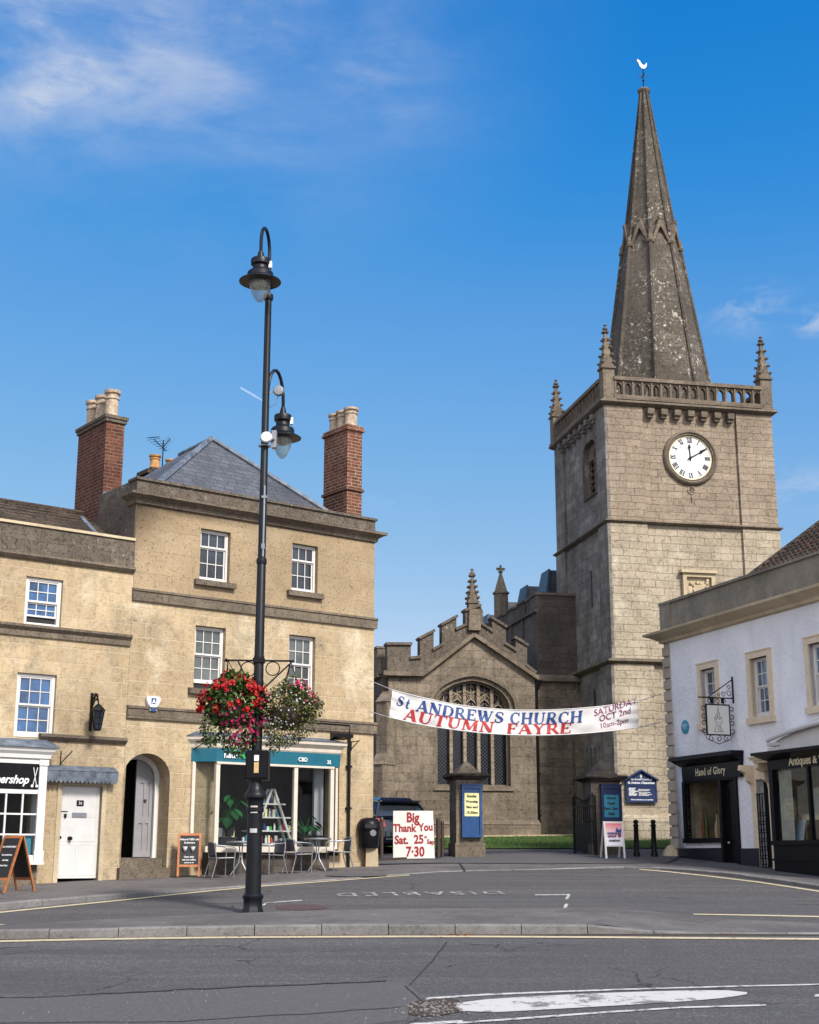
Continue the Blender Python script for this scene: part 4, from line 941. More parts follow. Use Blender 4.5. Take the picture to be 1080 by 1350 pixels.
m = MB()
for k in range(60):
    a = k*math.pi/30; r_a, r_b = RD*.955, RD*.985; q = stroke([(0, r_a), (0, r_b)], .02)[0]; m.add([(p.x*math.cos(a)-p.y*math.sin(a), -.034, p.x*math.sin(a)+p.y*math.cos(a)) for p in q], [(0, 1, 2, 3)])
m.build('minute_marks', GOLD, clk)
def hand(ang, ln, w, tip):
    m = MB(); a = -ang; P = [(-w*.5, -.15*RD), (w*.5, -.15*RD), (w*.4, ln*.62), (w*1.5, ln*.72), (0, ln), (-w*1.5, ln*.72), (-w*.4, ln*.62)]
    m.panel([(x*math.cos(a)-z*math.sin(a), x*math.sin(a)+z*math.cos(a)) for x, z in P], (), -.075, .02, back=True)
    return m
m = hand(math.radians(-3), RD*.68, .035, 0); m.build('hour_hand', BLACKP, clk)
m = hand(math.radians(60), RD*.86, .04, 0); m.build('minute_hand', BLACKP, clk)
text('clock_hub', 'o', .12, BLACKP, clk, 0, -.08, -.03, off=.02)
# shield under the clock, heraldic panel, slit windows, loop
m = MB(); zz = cz-R1-.18; m.lathe([(.15, 0), (.15, .03), (.11, .03), (.11, 0)], (cx, 0, zz), 14, axis='y'); m.box(cx-.02, cx+.02, -.04, 0, zz-.42, zz-.16); m.build('stone_ring_carving', TOWERUP, tw)
hx0, hx1 = T.p(899, 780)[0], T.p(941, 780)[0]; hz1 = T.p(919, 757)[1]; hz0 = hz1-1.15
m = MB(); m.panel(rc(hx0, hx1, hz0, hz1), [rc(hx0+.13, hx1-.13, hz0+.13, hz1-.13)], -.18, .16); m.box(hx0-.08, hx1+.08, -.26, -.03, hz1, hz1+.1); m.box(hx0+.13, hx1-.13, -.06, -.03, hz0+.13, hz1-.13)
random.seed(11)
for k in range(26):
    x = random.uniform(hx0+.25, hx1-.25); z = random.uniform(hz0+.25, hz1-.22); m.lathe([(0, -.02), (.07, .02), (.05, .08), (0, .1)], (x, -.06, z), 6, False, axis='y')
for s in (-1, 1): m.lathe([(.0, -.02), (.1, .02), (.1, .06), (0, .12)], ((hx0+hx1)/2+s*.33, -.06, hz0+.55), 8, axis='y', sy=1.6)
m.panel([((hx0+hx1)/2-.2, hz0+.75), ((hx0+hx1)/2-.2, hz0+.5), ((hx0+hx1)/2, hz0+.28), ((hx0+hx1)/2+.2, hz0+.5), ((hx0+hx1)/2+.2, hz0+.75)], (), -.15, .1)
m.build('heraldic_panel', TRIM, tw)
# belfry window tracery in the left face
def left_face(m): return m.xf(Matrix.Translation((0, 0, 0)) @ Matrix.Rotation(-math.pi/2, 4, 'Z'))
m = MB(); xa, xb = -by1, -by0; w = xb-xa; xc = (xa+xb)/2; zA_, zT = bz0_[1], bz[1]
m.panel(arch(xa, xb, zA_, zT-.45, .45, 6, 'pointed'), [arch(xa+.06, xc-.05, zA_+.05, zT-.75, .2, 4, 'pointed'), arch(xc+.05, xb-.06, zA_+.05, zT-.75, .2, 4, 'pointed'), [(xc, zT-.62), (xc+.09, zT-.42), (xc, zT-.14), (xc-.09, zT-.42)]], .14, .12)
m = left_face(m); bw = m.build('belfry_window', DRESS, tw)
m = MB()
for k in range(7): z = zA_+.15+k*.24; m.box(xa, xb, .2, .32, z, z+.05)
m.box(xa, xb, .30, .34, zA_, zT); left_face(m); m.build('louvres', CHDARK, bw)
m = MB(); o = arch(xa-.1, xb+.1, zA_-.02, zT-.45, .55, 6, 'pointed'); i_ = arch(xa, xb, zA_, zT-.45, .45, 6, 'pointed'); m.panel(o, [i_], -.07, .07); left_face(m); m.build('hood_mould', DRESS, bw)
ys, zs_ = T.side(784.5, 918, -.1)
m = MB(); m.panel(arch(-ys-.09, -ys+.09, zs_-.5, zs_+.1, .16, 4, 'pointed'), (), -.01, .02); left_face(m); m.xf(Matrix.Translation((-.10, 0, 0))); m.build('slit_window', DARK, tw)
ya, za_ = T.side(781, 760, 0)
m = MB(); m.panel(rc(-ya-.06, -ya+.06, za_-1.1, za_+.2), (), -.01, .02); left_face(m); m.xf(Matrix.Translation((-.03, 0, 0))); m.build('slit_window', DARK, tw)
# blind carving low on the left face
yb0, zb1 = T.side(797, 970, -.1); 
m = MB()
for k in range(4): y = yb0+.35+k*.42; m.panel(arch(-y-.16, -y+.16, zb1-1.9, zb1-.5, .3, 5, 'pointed'), [arch(-y-.11, -y+.11, zb1-1.85, zb1-.5, .24, 5, 'pointed')], -.08, .08)
left_face(m); m.xf(Matrix.Translation((-.10, 0, 0))); m.build('blind_arcade', TOWERSIDE, tw)
# flag pole hook / small lamp at corner is left out (not seen)
# spire
scx, scy = TW/2, TDP/2; sc_ = T.w(scx, scy, 0)
def zat(px, py): return at(px, py, sc_.y).z - T.o.z
def rad(xl, xr, py):
    a = at(xl, py, sc_.y); b = at(xr, py, sc_.y); return (b.x-a.x)/2
zt_ = zat(850, 122); zb_ = zat(857, 301); zbb = zat(860, 332); rt = .13; rb = rad(825.6, 889, 301)/1.04; rb2 = rad(821, 898, 327)/1.04
z5 = zat(870, 500); r5 = rad(805.5, 940, 500)/1.04; slope = (r5-rb2)/(zbb-z5); zbase = ZC-.2; rbase = r5+slope*(z5-zbase)
def octa(r, z, n=8, rot=math.pi/8): return [(scx+r*math.cos(rot+k*math.pi/4), scy+r*math.sin(rot+k*math.pi/4), z) for k in range(8)]
m = MB(); NS = 14
def loft(m, r0, z0, r1, z1, n):
    for i in range(n):
        a = i/n; b = (i+1)/n; m.hexa(octa(r0+(r1-r0)*a, z0+(z1-z0)*a), octa(r0+(r1-r0)*b, z0+(z1-z0)*b))
vs = []; fs = []
lv = [(rbase, zbase), (rb2, zbb), (rb, zb_), (rt, zt_)]
for r, z in lv: vs += octa(r, z)
for i in range(3): fs += [(i*8+k, i*8+(k+1) % 8, (i+1)*8+(k+1) % 8, (i+1)*8+k) for k in range(8)]
m.add(vs, fs); sp = m.build('spire', SPIRE, tw)
m = MB()
for k in range(8):
    a = math.pi/8+k*math.pi/4
    P = [(scx+(r+.02)*math.cos(a), scy+(r+.02)*math.sin(a), z) for r, z in lv]
    m.tube(P, [.09, .075, .07, .04], 6)
m.build('spire_rib', SPIRE, sp)
# band of gablets
m = MB(); rr = (rb+rb2)/2+.02; hgt = zb_-zbb
for k in range(8):
    a = math.pi/4*k; ap = rr*math.cos(math.pi/8); hw = rr*math.sin(math.pi/8)
    M4 = Matrix.Translation((scx, scy, zbb)) @ Matrix.Rotation(a+math.pi/2, 4, 'Z')
    g = MB(); zt2 = hgt*.95
    g.panel([(-hw*.95, .02), (-hw*.75, .02), (0, hgt*.62), (hw*.75, .02), (hw*.95, .02), (hw*.10, zt2), (-hw*.10, zt2)], (), -ap-.13, .20, back=True)
    g.panel(arch(-.13, .13, .05, .18, .15, 4, 'pointed'), (), -ap-.05, .04)
    g.box(-.06, .06, -ap-.16, -ap+.05, zt2-.05, zt2+.08)
    g.box(-hw*1.0, -hw*.72, -ap-.15, -ap+.02, -.08, .08); g.box(hw*.72, hw*1.0, -ap-.15, -ap+.02, -.08, .08)
    g.xf(M4); m.add(g.v, g.f)
    a2 = a+math.pi/8; m.lathe([(0, -.14), (.11, -.08), (.14, .0), (.08, .08), (.09, .22), (.04, .32), (0, .36)], (scx+(rr+.10)*math.cos(a2), scy+(rr+.10)*math.sin(a2), zbb), 6, False)
m.build('gablet_band', DRESS, sp)
m = MB(); m.lathe([(.12, -.3), (.13, -.1), (.24, 0), (.26, .07), (.2, .14), (.08, .2), (0, .22)], (scx, scy, zt_), 12); m.build('spire_finial', DRESS, sp)
zv = zat(848, 78)
v = thing('weathercock', 'gold cockerel weathervane on a thin rod at the spire tip', 'weathervane', T.w(scx, scy, zt_+.15), T.a)
hv = zv-zt_-.15
m = MB(); m.tube([(0, 0, 0), (0, 0, hv-.25)], .02, 6).bar((-.22, 0, hv*.45), (.22, 0, hv*.45), .02).bar((0, -.22, hv*.45), (0, .22, hv*.45), .02); m.lathe([(0, -.05), (.05, 0), (0, .05)], (0, 0, hv*.28), 8); m.build('rod', IRON, v)
GLD_ = plain('gilded_metal', (.50, .38, .22), .45, .1, 10, .6)
m = MB(); m.panel([(-.05, 0), (.04, 0), (.14, .06), (.2, .2), (.19, .33), (.12, .2), (.05, .16), (-.06, .22), (-.16, .40), (-.28, .47), (-.22, .38), (-.30, .40), (-.2, .28), (-.16, .12)], (), -.03, .06, back=True)
m.xf(Matrix.Translation((0, 0, hv-.42)) @ Matrix.Scale(.82, 4)); m.build('cockerel', GLD_, v)

# ---------------- church body
ch = thing('parish_church', 'dark stone church body with a stepped battlement gable and a big traceried window', 'church', H.o, H.a)
GX0, GX1 = -2.55, 2.63
apx_, apz_ = H.p(624, 838); ez0 = H.p(703, 893)[1]-.02; shx, shz = H.p(557, 889)
wx0, wx1 = H.p(575, 990)[0], H.p(673, 990)[0]; wz0 = H.p(622, 1036)[1]; wsp = H.p(622, 932)[1]; wzt = H.p(622, 897)[1]
win = arch(wx0, wx1, wz0, wsp, wzt-wsp, 10, 'four')
m = MB()
m.panel([(GX0, -.6), (GX1, -.6), (GX1, ez0), (apx_, apz_), (shx, ez0), (GX0, ez0)], [win], 0, .5, reveal=.45, sides=True)
m.quad((GX1, 0, -.6), (GX1, 4, -.6), (GX1, 4, ez0), (GX1, 0, ez0)); m.quad((GX0, 0, -.6), (GX0, 4, -.6), (GX0, 4, ez0), (GX0, 0, ez0))
m.build('gable_wall', CHURCH, ch)
m = MB(); m.hexa([(GX0-.12, -.2, -.6), (GX1+.05, -.2, -.6), (GX1+.05, .1, -.6), (GX0-.12, .1, -.6)], [(GX0-.12, -.2, .42), (GX1+.05, -.2, .42), (GX1+.05, .1, .42), (GX0-.12, .1, .42)]); m.hexa([(GX0-.12, -.22, .421), (GX1+.05, -.22, .421), (GX1+.05, .1, .421), (GX0-.12, .1, .421)], [(GX0-.05, -.02, .58), (GX1+.03, -.02, .58), (GX1+.03, .1, .58), (GX0-.05, .1, .58)]); m.build('plinth', CHURCH, ch)
# sill slope
MB().hexa([(wx0-.1, -.06, wz0-.16), (wx1+.1, -.06, wz0-.16), (wx1+.1, .3, wz0-.16), (wx0-.1, .3, wz0-.16)], [(wx0-.05, .0, wz0-.02), (wx1+.05, .0, wz0-.02), (wx1+.05, .35, wz0+.06), (wx0-.05, .35, wz0+.06)]).build('window_sill', DRESS, ch)
# hood mould
o_ = arch(wx0-.30, wx1+.30, wsp-.25, wsp, wzt-wsp+.26, 10, 'four'); i_ = arch(wx0-.16, wx1+.16, wsp-.25, wsp, wzt-wsp+.14, 10, 'four')
m = MB(); m.panel(o_[1:] + o_[:1] if 0 else o_, [i_], -.10, .10); 
m2 = MB(); n = len(o_)
hm = MB()
O = o_[1:] + [o_[0]]; I = i_[1:] + [i_[0]]
poly = O + I[::-1]
hm.panel(poly, (), -.11, .11); hm.build('hood_mould', DRESS, ch)
# moulded jamb order
hm = MB(); o2 = arch(wx0-.001, wx1+.001, wz0, wsp, wzt-wsp+.0, 10, 'four'); i2 = arch(wx0+.09, wx1-.09, wz0, wsp, wzt-wsp-.08, 10, 'four'); hm.panel(o2, [i2], .16, .1); wf = hm.build('window_tracery', DRESS, ch)
ww = (wx1-wx0-.18)/5; x0 = wx0+.09
t_ = MB()
TRY = .24
def P3(x, z): return (x, TRY+.06, z)
lh = wsp-.02
def headz(x):
    # height of the arch soffit over x
    best = wsp
    for (xa, za), (xb, zb) in zip(i2[1:], i2[2:]):
        lo, hi = min(xa, xb), max(xa, xb)
        if lo-1e-6 <= x <= hi+1e-6 and hi > lo: best = max(best, za+(zb-za)*(x-xa)/(xb-xa) if xb != xa else za)
    return best
for k in range(1, 5):
    x = x0+ww*k; t_.box(x-.055, x+.055, TRY-.04, TRY+.12, wz0, headz(x))
for k in range(5):   # cusped light heads
    a, b = x0+ww*k, x0+ww*(k+1); xm_ = (a+b)/2; zb = lh-.12 if k in (0, 4) else lh+.05
    A_ = arch(a+.05, b-.05, zb-.1, zb, .26, 6, 'pointed')[1:]
    t_.tube([P3(*q) for q in A_], .03, 5)
    t_.tube([P3(a+.07, zb+.02), P3(xm_-.08, zb+.06), P3(xm_-.04, zb+.14)], .018, 4); t_.tube([P3(b-.07, zb+.02), P3(xm_+.08, zb+.06), P3(xm_+.04, zb+.14)], .018, 4)
    t_.tube([P3(xm_, zb+.26), P3(xm_, headz(xm_))], .03, 5)
    hz_ = headz(xm_)
    for s in (a, xm_):
        c = s+ww/4
        if hz_-zb > .55: 
            zz = zb+.28; t_.tube([P3(c-ww/4+.02, zz), P3(c, zz+.22), P3(c+ww/4-.02, zz)], .022, 4)
            t_.tube([P3(c-ww/4+.02, zz+.12), P3(c, zz-.06), P3(c+ww/4-.02, zz+.12)], .018, 4)
cxw = (wx0+wx1)/2
def arcp(cx_, cz_, r, a0, a1, n=10): return [P3(cx_+r*math.cos(R(a0+(a1-a0)*k/n)), min(cz_+r*math.sin(R(a0+(a1-a0)*k/n)), headz(cx_+r*math.cos(R(a0+(a1-a0)*k/n))))) for k in range(n+1)]
for s in (-1, 1):
    c = cxw+s*ww*1.5; t_.tube(arcp(c, lh+.05, ww, 0, 180), .035, 5)
    t_.tube(arcp(cxw+s*ww*.5, lh+.1, ww*1.0, 90-s*90, 90+s*30), .03, 5)
for c, z in ((cxw, wzt-.52), (cxw-.3, wzt-.62), (cxw+.3, wzt-.62), (cxw, wzt-.3)):
    t_.tube([P3(c+.12*math.cos(a*math.pi/4), z+.12*math.sin(a*math.pi/4)) for a in range(9)], .02, 4)
t_.build('mullions', TOWERUP, wf)
s = N('leaded_lattice_glass'); uv = s.obj(); mp = s.n('ShaderNodeMapping'); mp.inputs['Rotation'].default_value = (0, R(45), 0); s.t.links.new(uv, mp.inputs[0])
sp_ = s.n('ShaderNodeSeparateXYZ'); s.l(mp, 0, sp_, 0)
def latt(sock):
    a = s.math('MULTIPLY', sock, 1/.085); f = s.math('FRACT', a); d = s.math('ABSOLUTE', s.math('SUBTRACT', f, .5)); return s.math('GREATER_THAN', d, .42)
lt = s.math('MAXIMUM', latt(sp_.outputs[0]), latt(sp_.outputs[2]))
s.set(s.mix(lt, s.mix(s.noise(s.pos(), 2.5, 3), (.004, .005, .008), (.016, .02, .03)), (.045, .046, .05)), s.math('ADD', s.math('MULTIPLY', lt, .5), .12), s.noise(s.pos(), 9, 2), .01, .5, 0, .35)
MB().quad((wx0, .36, wz0-.05), (wx1, .36, wz0-.05), (wx1, .36, wzt+.05), (wx0, .36, wzt+.05)).build('leaded_glass', MAT['leaded_lattice_glass'], wf)
# gable string + stepped battlements (measured in px along the gable)
def gp(px, py): return H.p(px, py, -.0)
m = MB()
for s in ((shx-.05, ez0-.02), (GX1+.1, ez0-.02)):
    a = Vector((s[0], -.06, s[1])); b = Vector((apx_, -.06, apz_+.02)); m.bar(a, b, .24, .13, (0, 0, 1))
m.build('gable_moulding', DRESS, ch)
batt = [(538.5, 890), (538.5, 867), (553, 866), (553, 831), (571, 837), (571, 859), (582, 855), (582, 829), (600, 812), (600, 832), (612, 826), (612, 806), (622, 797), (632, 797), (636, 806), (638, 825), (650, 836), (650, 818), (667, 829), (667, 850), (679, 860), (679, 843), (694, 855), (694, 880), (703, 888)]
# left shoulder block, then merlons climbing the slope
up = [(510, 850), (541, 850), (541, 869), (553, 867), (553, 843), (571, 832), (571, 858), (582, 850), (582, 825), (601, 813), (601, 831), (613, 824), (613, 806), (620, 799), (632, 799), (636, 806), (636, 824), (648, 834), (648, 815), (666, 828), (666, 849), (679, 859), (679, 841), (694, 852), (694, 878), (704, 888)]
low_ = [(704, 893), (624, 841), (557, 888), (541, 893), (510, 893)]
PP = [gp(*q) for q in up] + [gp(*q) for q in low_]
m = MB(); m.panel(PP[::-1], (), -.10, .42, back=True)
m.build('battlement', LICHEN, ch)
# copings on merlons
for a, b in ((0, 1), (4, 5), (8, 9), (12, 14), (18, 19), (22, 23), (2, 3), (6, 7), (10, 11), (16, 17), (20, 21), (24, 25)):
    A_, B_ = PP[a], PP[b]
    if abs(A_[0]-B_[0]) < .05: continue
    MB().bar((A_[0]-.04, .11, A_[1]+.02), (B_[0]+.04, .11, B_[1]+.02), .56, .09, (0, 0, 1)).build('coping', LICHEN, ch)
q = gp(624, 803); crocket_pinnacle((q[0], .1, q[1]-.5), H.p(624, 755)[1]-q[1]+.55, .34, 'pinnacle', ch, DRESS, .38)
q = gp(624, 832); MB().hexa([(q[0]-.22, -.24, q[1]), (q[0]+.22, -.24, q[1]), (q[0]+.22, -.1, q[1]), (q[0]-.22, -.1, q[1])], [(q[0]-.17, -.2, q[1]+.75), (q[0]+.17, -.2, q[1]+.75), (q[0]+.17, -.1, q[1]+.75), (q[0]-.17, -.1, q[1]+.75)]).build('pinnacle_base', DRESS, ch)
# chapel roof and left return with battlements + buttresses
m = MB(); m.quad((GX0, .3, ez0+.1), (apx_, .3, apz_+.1), (apx_, 9, apz_+.1), (GX0, 9, ez0+.1)); m.quad((apx_, .3, apz_+.1), (GX1, .3, ez0+.1), (GX1, 9, ez0+.1), (apx_, 9, apz_+.1)); m.build('roof', LEAD, ch)
m = MB(); m.box(GX0-.15, GX0+.1, .3, 9, -.6, ez0+.15); m.build('side_wall', CHDARK, ch)
m = MB(); sy = 0.32; zs1 = gp(520, 851)[1]; zs0 = ez0+.05
m.box(GX0-.26, GX0+.1, .33, 9, zs0, zs1-.42)
for k in range(7): m.box(GX0-.26, GX0+.1, .75+k*1.25, 1.4+k*1.25, zs1-.42, zs1); m.box(GX0-.3, GX0+.14, .72+k*1.25, 1.43+k*1.25, zs1, zs1+.07)
m.build('battlement', LICHEN, ch)
m = MB(); m.bar((GX0-.2, .4, zs0), (GX0-.2, 9, zs0), .25, .2); m.bar((GX0-.2, -.12, zs0-.03), (gp(557, 890)[0], -.12, zs0-.03), .16, .16); m.build('string_course', DRESS, ch)
def buttress(x, y, w, d, z0, z1, z2, rot, mat):
    m = MB()
    for zz0, zz1, dd in ((z0, z1, d), (z1, z2, d*.62)):
        m.box(-w/2, w/2, -dd, .1, zz0, zz1-.25); m.hexa([(-w/2-.03, -dd-.04, zz1-.25), (w/2+.03, -dd-.04, zz1-.25), (w/2+.03, .1, zz1-.25), (-w/2-.03, .1, zz1-.25)], [(-w/2, -dd*.62 if zz1 == z1 else -.02, zz1+.12), (w/2, -dd*.62 if zz1 == z1 else -.02, zz1+.12), (w/2, .1, zz1+.12), (-w/2, .1, zz1+.12)])
    m.box(-w/2-.06, w/2+.06, -d-.1, .1, z0, z0+1.0)
    m.xf(Matrix.Translation((x, y, 0)) @ Matrix.Rotation(rot, 4, 'Z')); return m.build('buttress', mat, ch)
buttress(GX0, .05, .42, .62, -.6, 2.6, 4.7, R(-45), CHURCH)
# taller block between gable and tower
bx0_, by_ = H.p(711, 860, 1.0)[0], 1.0
zk1 = H.p(730, 785, by_)[1]; zk0 = H.p(730, 897, by_)[1]
m = MB(); m.box(bx0_, bx0_+1.9, by_, by_+5, zk0, zk1); m.box(bx0_+.0, bx0_+.001+1.9, by_+5.0, by_+14, zk0, zk1-.1); m.build('vestry_upper_wall', CHDARK, ch)
m = MB(); m.box(GX1-.3, bx0_+2.6, .62, 3, -.6, zk0); m.build('vestry_lower_wall', CHURCH, ch)
m = MB(); m.box(GX1+.02, bx0_+2.6, .42, .75, zk0-.10, zk0+.02); m.hexa([(GX1+.02, .42, zk0+.021), (bx0_+2.6, .42, zk0+.021), (bx0_+2.6, 1.0, zk0+.021), (GX1+.02, 1.0, zk0+.021)], [(GX1+.02, .6, zk0+.15), (bx0_+2.6, .6, zk0+.15), (bx0_+2.6, 1.0, zk0+.15), (GX1+.02, 1.0, zk0+.15)])
m.box(bx0_-.05, bx0_+1.9, by_-.05, by_+5, zk1, zk1+.09); m.build('string_course', DRESS, ch)
q = H.p(757, 1000, .62)[0]
buttress(q+.12, .62, .34, .5, -.6, 2.2, 4.6, 0, CHURCH)
MB().box(GX1+.1, bx0_+2.6, .42, .62, -.6, 1.05).build('plinth', CHURCH, ch)
# clerestory receding behind with battlements
cl0 = bx0_-.05
m = MB(); m.box(cl0-.0, cl0+.5, by_+.001, by_+15, zk0-.5, zk1-.45)
for k in range(9):
    y = by_+.02+k*1.55
    m.box(cl0-.0, cl0+.4, y, y+.85, zk1-.45, zk1+(.0 if k == 0 else -.0)); m.box(cl0-.05, cl0+.44, y-.03, y+.88, zk1, zk1+.08)
    if k: m.box(cl0-.06, cl0+.0, y+.1, y+.3, zk1-1.3, zk1-.6)
m.box(cl0-.1, cl0+.0, by_+.001, by_+15, zk1-.62, zk1-.5)
m.build('clerestory_wall', CHDARK, ch)
for k in range(4):
    y = by_+1.6+k*2.6; m = MB(); a4 = arch(-y-1.1, -y, zk0+.25, zk0+1.1, .45, 6, 'pointed'); m.panel(a4, (), -.012, .02); m.xf(Matrix.Rotation(-math.pi/2, 4, 'Z')); m.xf(Matrix.Translation((cl0-.02, 0, 0))); m.build('clerestory_window', GLD, ch)
# slate roofs peeking over
def peak(px, py, D, w, h, nm='roof_gable'):
    q = H.loc(at(px, py, D)); m = MB(); x, y, z = q
    m.hexa([(x-.15, y, z-h), (x+w, y, z-h), (x+w, y+1.6, z-h), (x-.15, y+1.6, z-h)], [(x, y+.1, z), (x+w*.9, y+.1, z), (x+w*.9, y+1.0, z), (x, y+1.0, z)])
    m.build('slate_roof', SLATE, ch); m = MB(); m.hexa([(x-.27, y-.05, z-h), (x-.14, y-.05, z-h), (x-.14, y+1.5, z-h), (x-.27, y+1.5, z-h)], [(x-.05, y, z+.03), (x+.02, y, z+.03), (x+.02, y+1, z+.03), (x-.05, y+1, z+.03)]); m.build('roof_verge', VERGE, ch)
peak(725, 751, 54.5, 1.3, 1.6); peak(696, 772, 57, 1.6, 1.6); peak(668, 793, 60, 1.5, 1.3); peak(645, 810, 63, 1.5, 1.3)
q = H.loc(at(661, 812, 58)); zt9 = at(661, 745, 58).z-H.o.z
m = MB(); m.lathe([(.30, -1), (.30, .9), (.36, .93), (.36, 1.0), (.26, 1.05)], q, 8, False).lathe([(.27, 1.05), (.05, zt9-q[2]-.35), (.12, zt9-q[2]-.3), (.05, zt9-q[2]-.2), (.04, zt9-q[2])], q, 8, False).box(q[0]-.18, q[0]+.18, q[1]-.04, q[1]+.04, zt9-.22, zt9-.12); m.build('turret_pinnacle', DRESS, ch)
# downpipes with hoppers
for px, y in ((708, .30),):
    x = H.p(px, 1000, y)[0]; m = MB(); m.tube([(x, y-.1, -.0), (x, y-.1, zk0-.45)], .06, 8); m.hexa([(x-.08, y-.18, zk0-.45), (x+.08, y-.18, zk0-.45), (x+.08, y, zk0-.45), (x-.08, y, zk0-.45)], [(x-.2, y-.26, zk0-.12), (x+.2, y-.26, zk0-.12), (x+.2, y, zk0-.12), (x-.2, y, zk0-.12)])
    for z in (.7, 2.1, 3.5): m.box(x-.09, x+.09, y-.14, y+.35, z, z+.07)
    m.tube([(x, y-.1, .25), (x+.02, y-.2, .05)], .06, 8)
    m.build('downpipe', IRON, ch)
for px in (540+0,): pass
WALLI = plain('brown_shop_wall', (.34, .27, .18), .9, .45, 3)
# =================================================================== WHITE SHOP HOUSE
wh = thing('white_shop_house', 'white rendered corner house with brown quoins, grey parapet and two black shopfronts', 'house', W.o, W.a)
def mk():
    s = N('white_render'); p = s.pos(); n = s.noise(p, 9, 5, .65); st = s.noise(p, 1, 5, .6, (3, 3, .4)); c = s.mix(s.ramp(s.noise(p, .8, 4), .35, .7), (.74, .74, .76), (.86, .86, .87)); c = s.mix(s.math('MULTIPLY', s.ramp(st, .55, .8), .3), c, (.45, .43, .40))
    s.set(c, .85, s.math('ADD', n, s.noise(p, 2.2, 4, .5)), .035, 1.0, 0, .2); return s.m
WREND = mk()
QUOIN = stone('painted_quoin', (.44, .38, .31), (.56, .49, .40), 5, 5, .0, (.1, .1, .1), lich=(.16, .13, .10), lamt=.3, streak=.2, bump=.006, jstr=0)
PARAP = stone('grey_render_parapet', (.20, .175, .135), (.34, .30, .235), 1.6, 1.2, .006, (.11, .10, .09), lich=(.08, .075, .065), lamt=.45, streak=.45, bump=.01, jstr=.6, runs=.5, lscale=2)
CREST = plain('cream_stone_surround', (.66, .54, .38), .7, .12, 6)
NAVYB = plain('blue_black_paint', (.012, .012, .022), .35, .3, 8)
WX0, WX1 = -.27, 9.5
ww_ = [W.rect(930, 944.5, 884, 950), W.rect(991.5, 1015, 866, 944), W.rect(1069, 1096, 846, 929)]
ww_[0] = (W.p(926, 915)[0], W.p(945, 915)[0], W.p(936, 952)[1], W.p(936, 881)[1])
# shopfront openings
h0, h1 = W.p(900, 1065)[0], W.p(972, 1065)[0]
d0, d1 = W.p(1001, 1080)[0], W.p(1017, 1080)[0]
m = MB()
a0, a1 = W.p(906, 1060)[0], W.p(951, 1060)[0]; az0, az1 = W.p(930, 1105)[1], W.p(930, 1030)[1]
b0, b1 = W.p(951, 1060)[0], W.p(973, 1060)[0]
dz_1 = W.p(1008, 1027)[1]
e0 = W.p(1022, 1080)[0]
wz = W.p(955, 828)[1]
m.panel(rc(0, WX1, -1.2, wz+.02), [rc(*r) for r in ww_] + [rc(a0, a1, az0, az1), rc(b0+.06, b1, -.75, az1), rc(d0, d1, -.85, dz_1), rc(e0+.1, WX1-.2, .35, 2.3)], 0, .3, reveal=.22, sides=False)
m.quad((0, 0, -1.2), (0, 7, -1.2), (0, 7, wz), (0, 0, wz)); m.quad((0, 7, -1.2), (WX1, 7, -1.2), (WX1, 7, wz), (0, 7, wz)); m.quad((WX1, 0, -1.2), (WX1, 7, -1.2), (WX1, 7, wz), (WX1, 0, wz))
m.build('wall', WREND, wh)
pc = wz+.0
m = MB(); z = -1.0; k = 0; qh = .303
zq0 = -.10
while zq0 + k*qh < wz-.1:
    z = zq0+k*qh; zt_q = min(z+qh-.03, wz); m.hexa([(-.31, -.06, z+.025), (.02, -.06, z+.025), (.02, .5, z+.025), (-.31, .5, z+.025)], [(-.31, -.06, zt_q), (.02, -.06, zt_q), (.02, .5, zt_q), (-.31, .5, zt_q)]); k += 1
m.build('quoins', QUOIN, wh)
MB().box(-.285, .0, -.012, 6.9, -.6, wz).build('quoin_backing', QUOIN, wh)
random.seed(5)
m = MB(); m.lathe([(.30, -.4), (.28, 0), (.2, .22), (.1, .34), (0, .37)], (-.22, -.10, -.05), 7, False); m.build('worn_corner_stone', TRIM, wh)
zp_, zc_ = W.p(900, 789)[1], W.p(900, 815)[1]
m = MB(); cornice(m, [(.0, wz+.0), (.10, wz+.03), (.12, wz+.10), (.30, wz+.20), (.42, wz+.24), (.44, wz+.30), (.2, wz+.33)], -.28, WX1, True, False); m.build('cornice', TRIM, wh)
m = MB(); m.box(-.26, WX1, -.06, .3, wz+.34, 6.80); m.box(-.32, WX1, -.12, .36, 6.80, 6.87); m.box(-.26, .04, .3, 6.8, wz+.34, 6.79); m.box(-.29, .25, -.10, .32, wz+.34, 6.80); m.build('parapet', PARAP, wh)
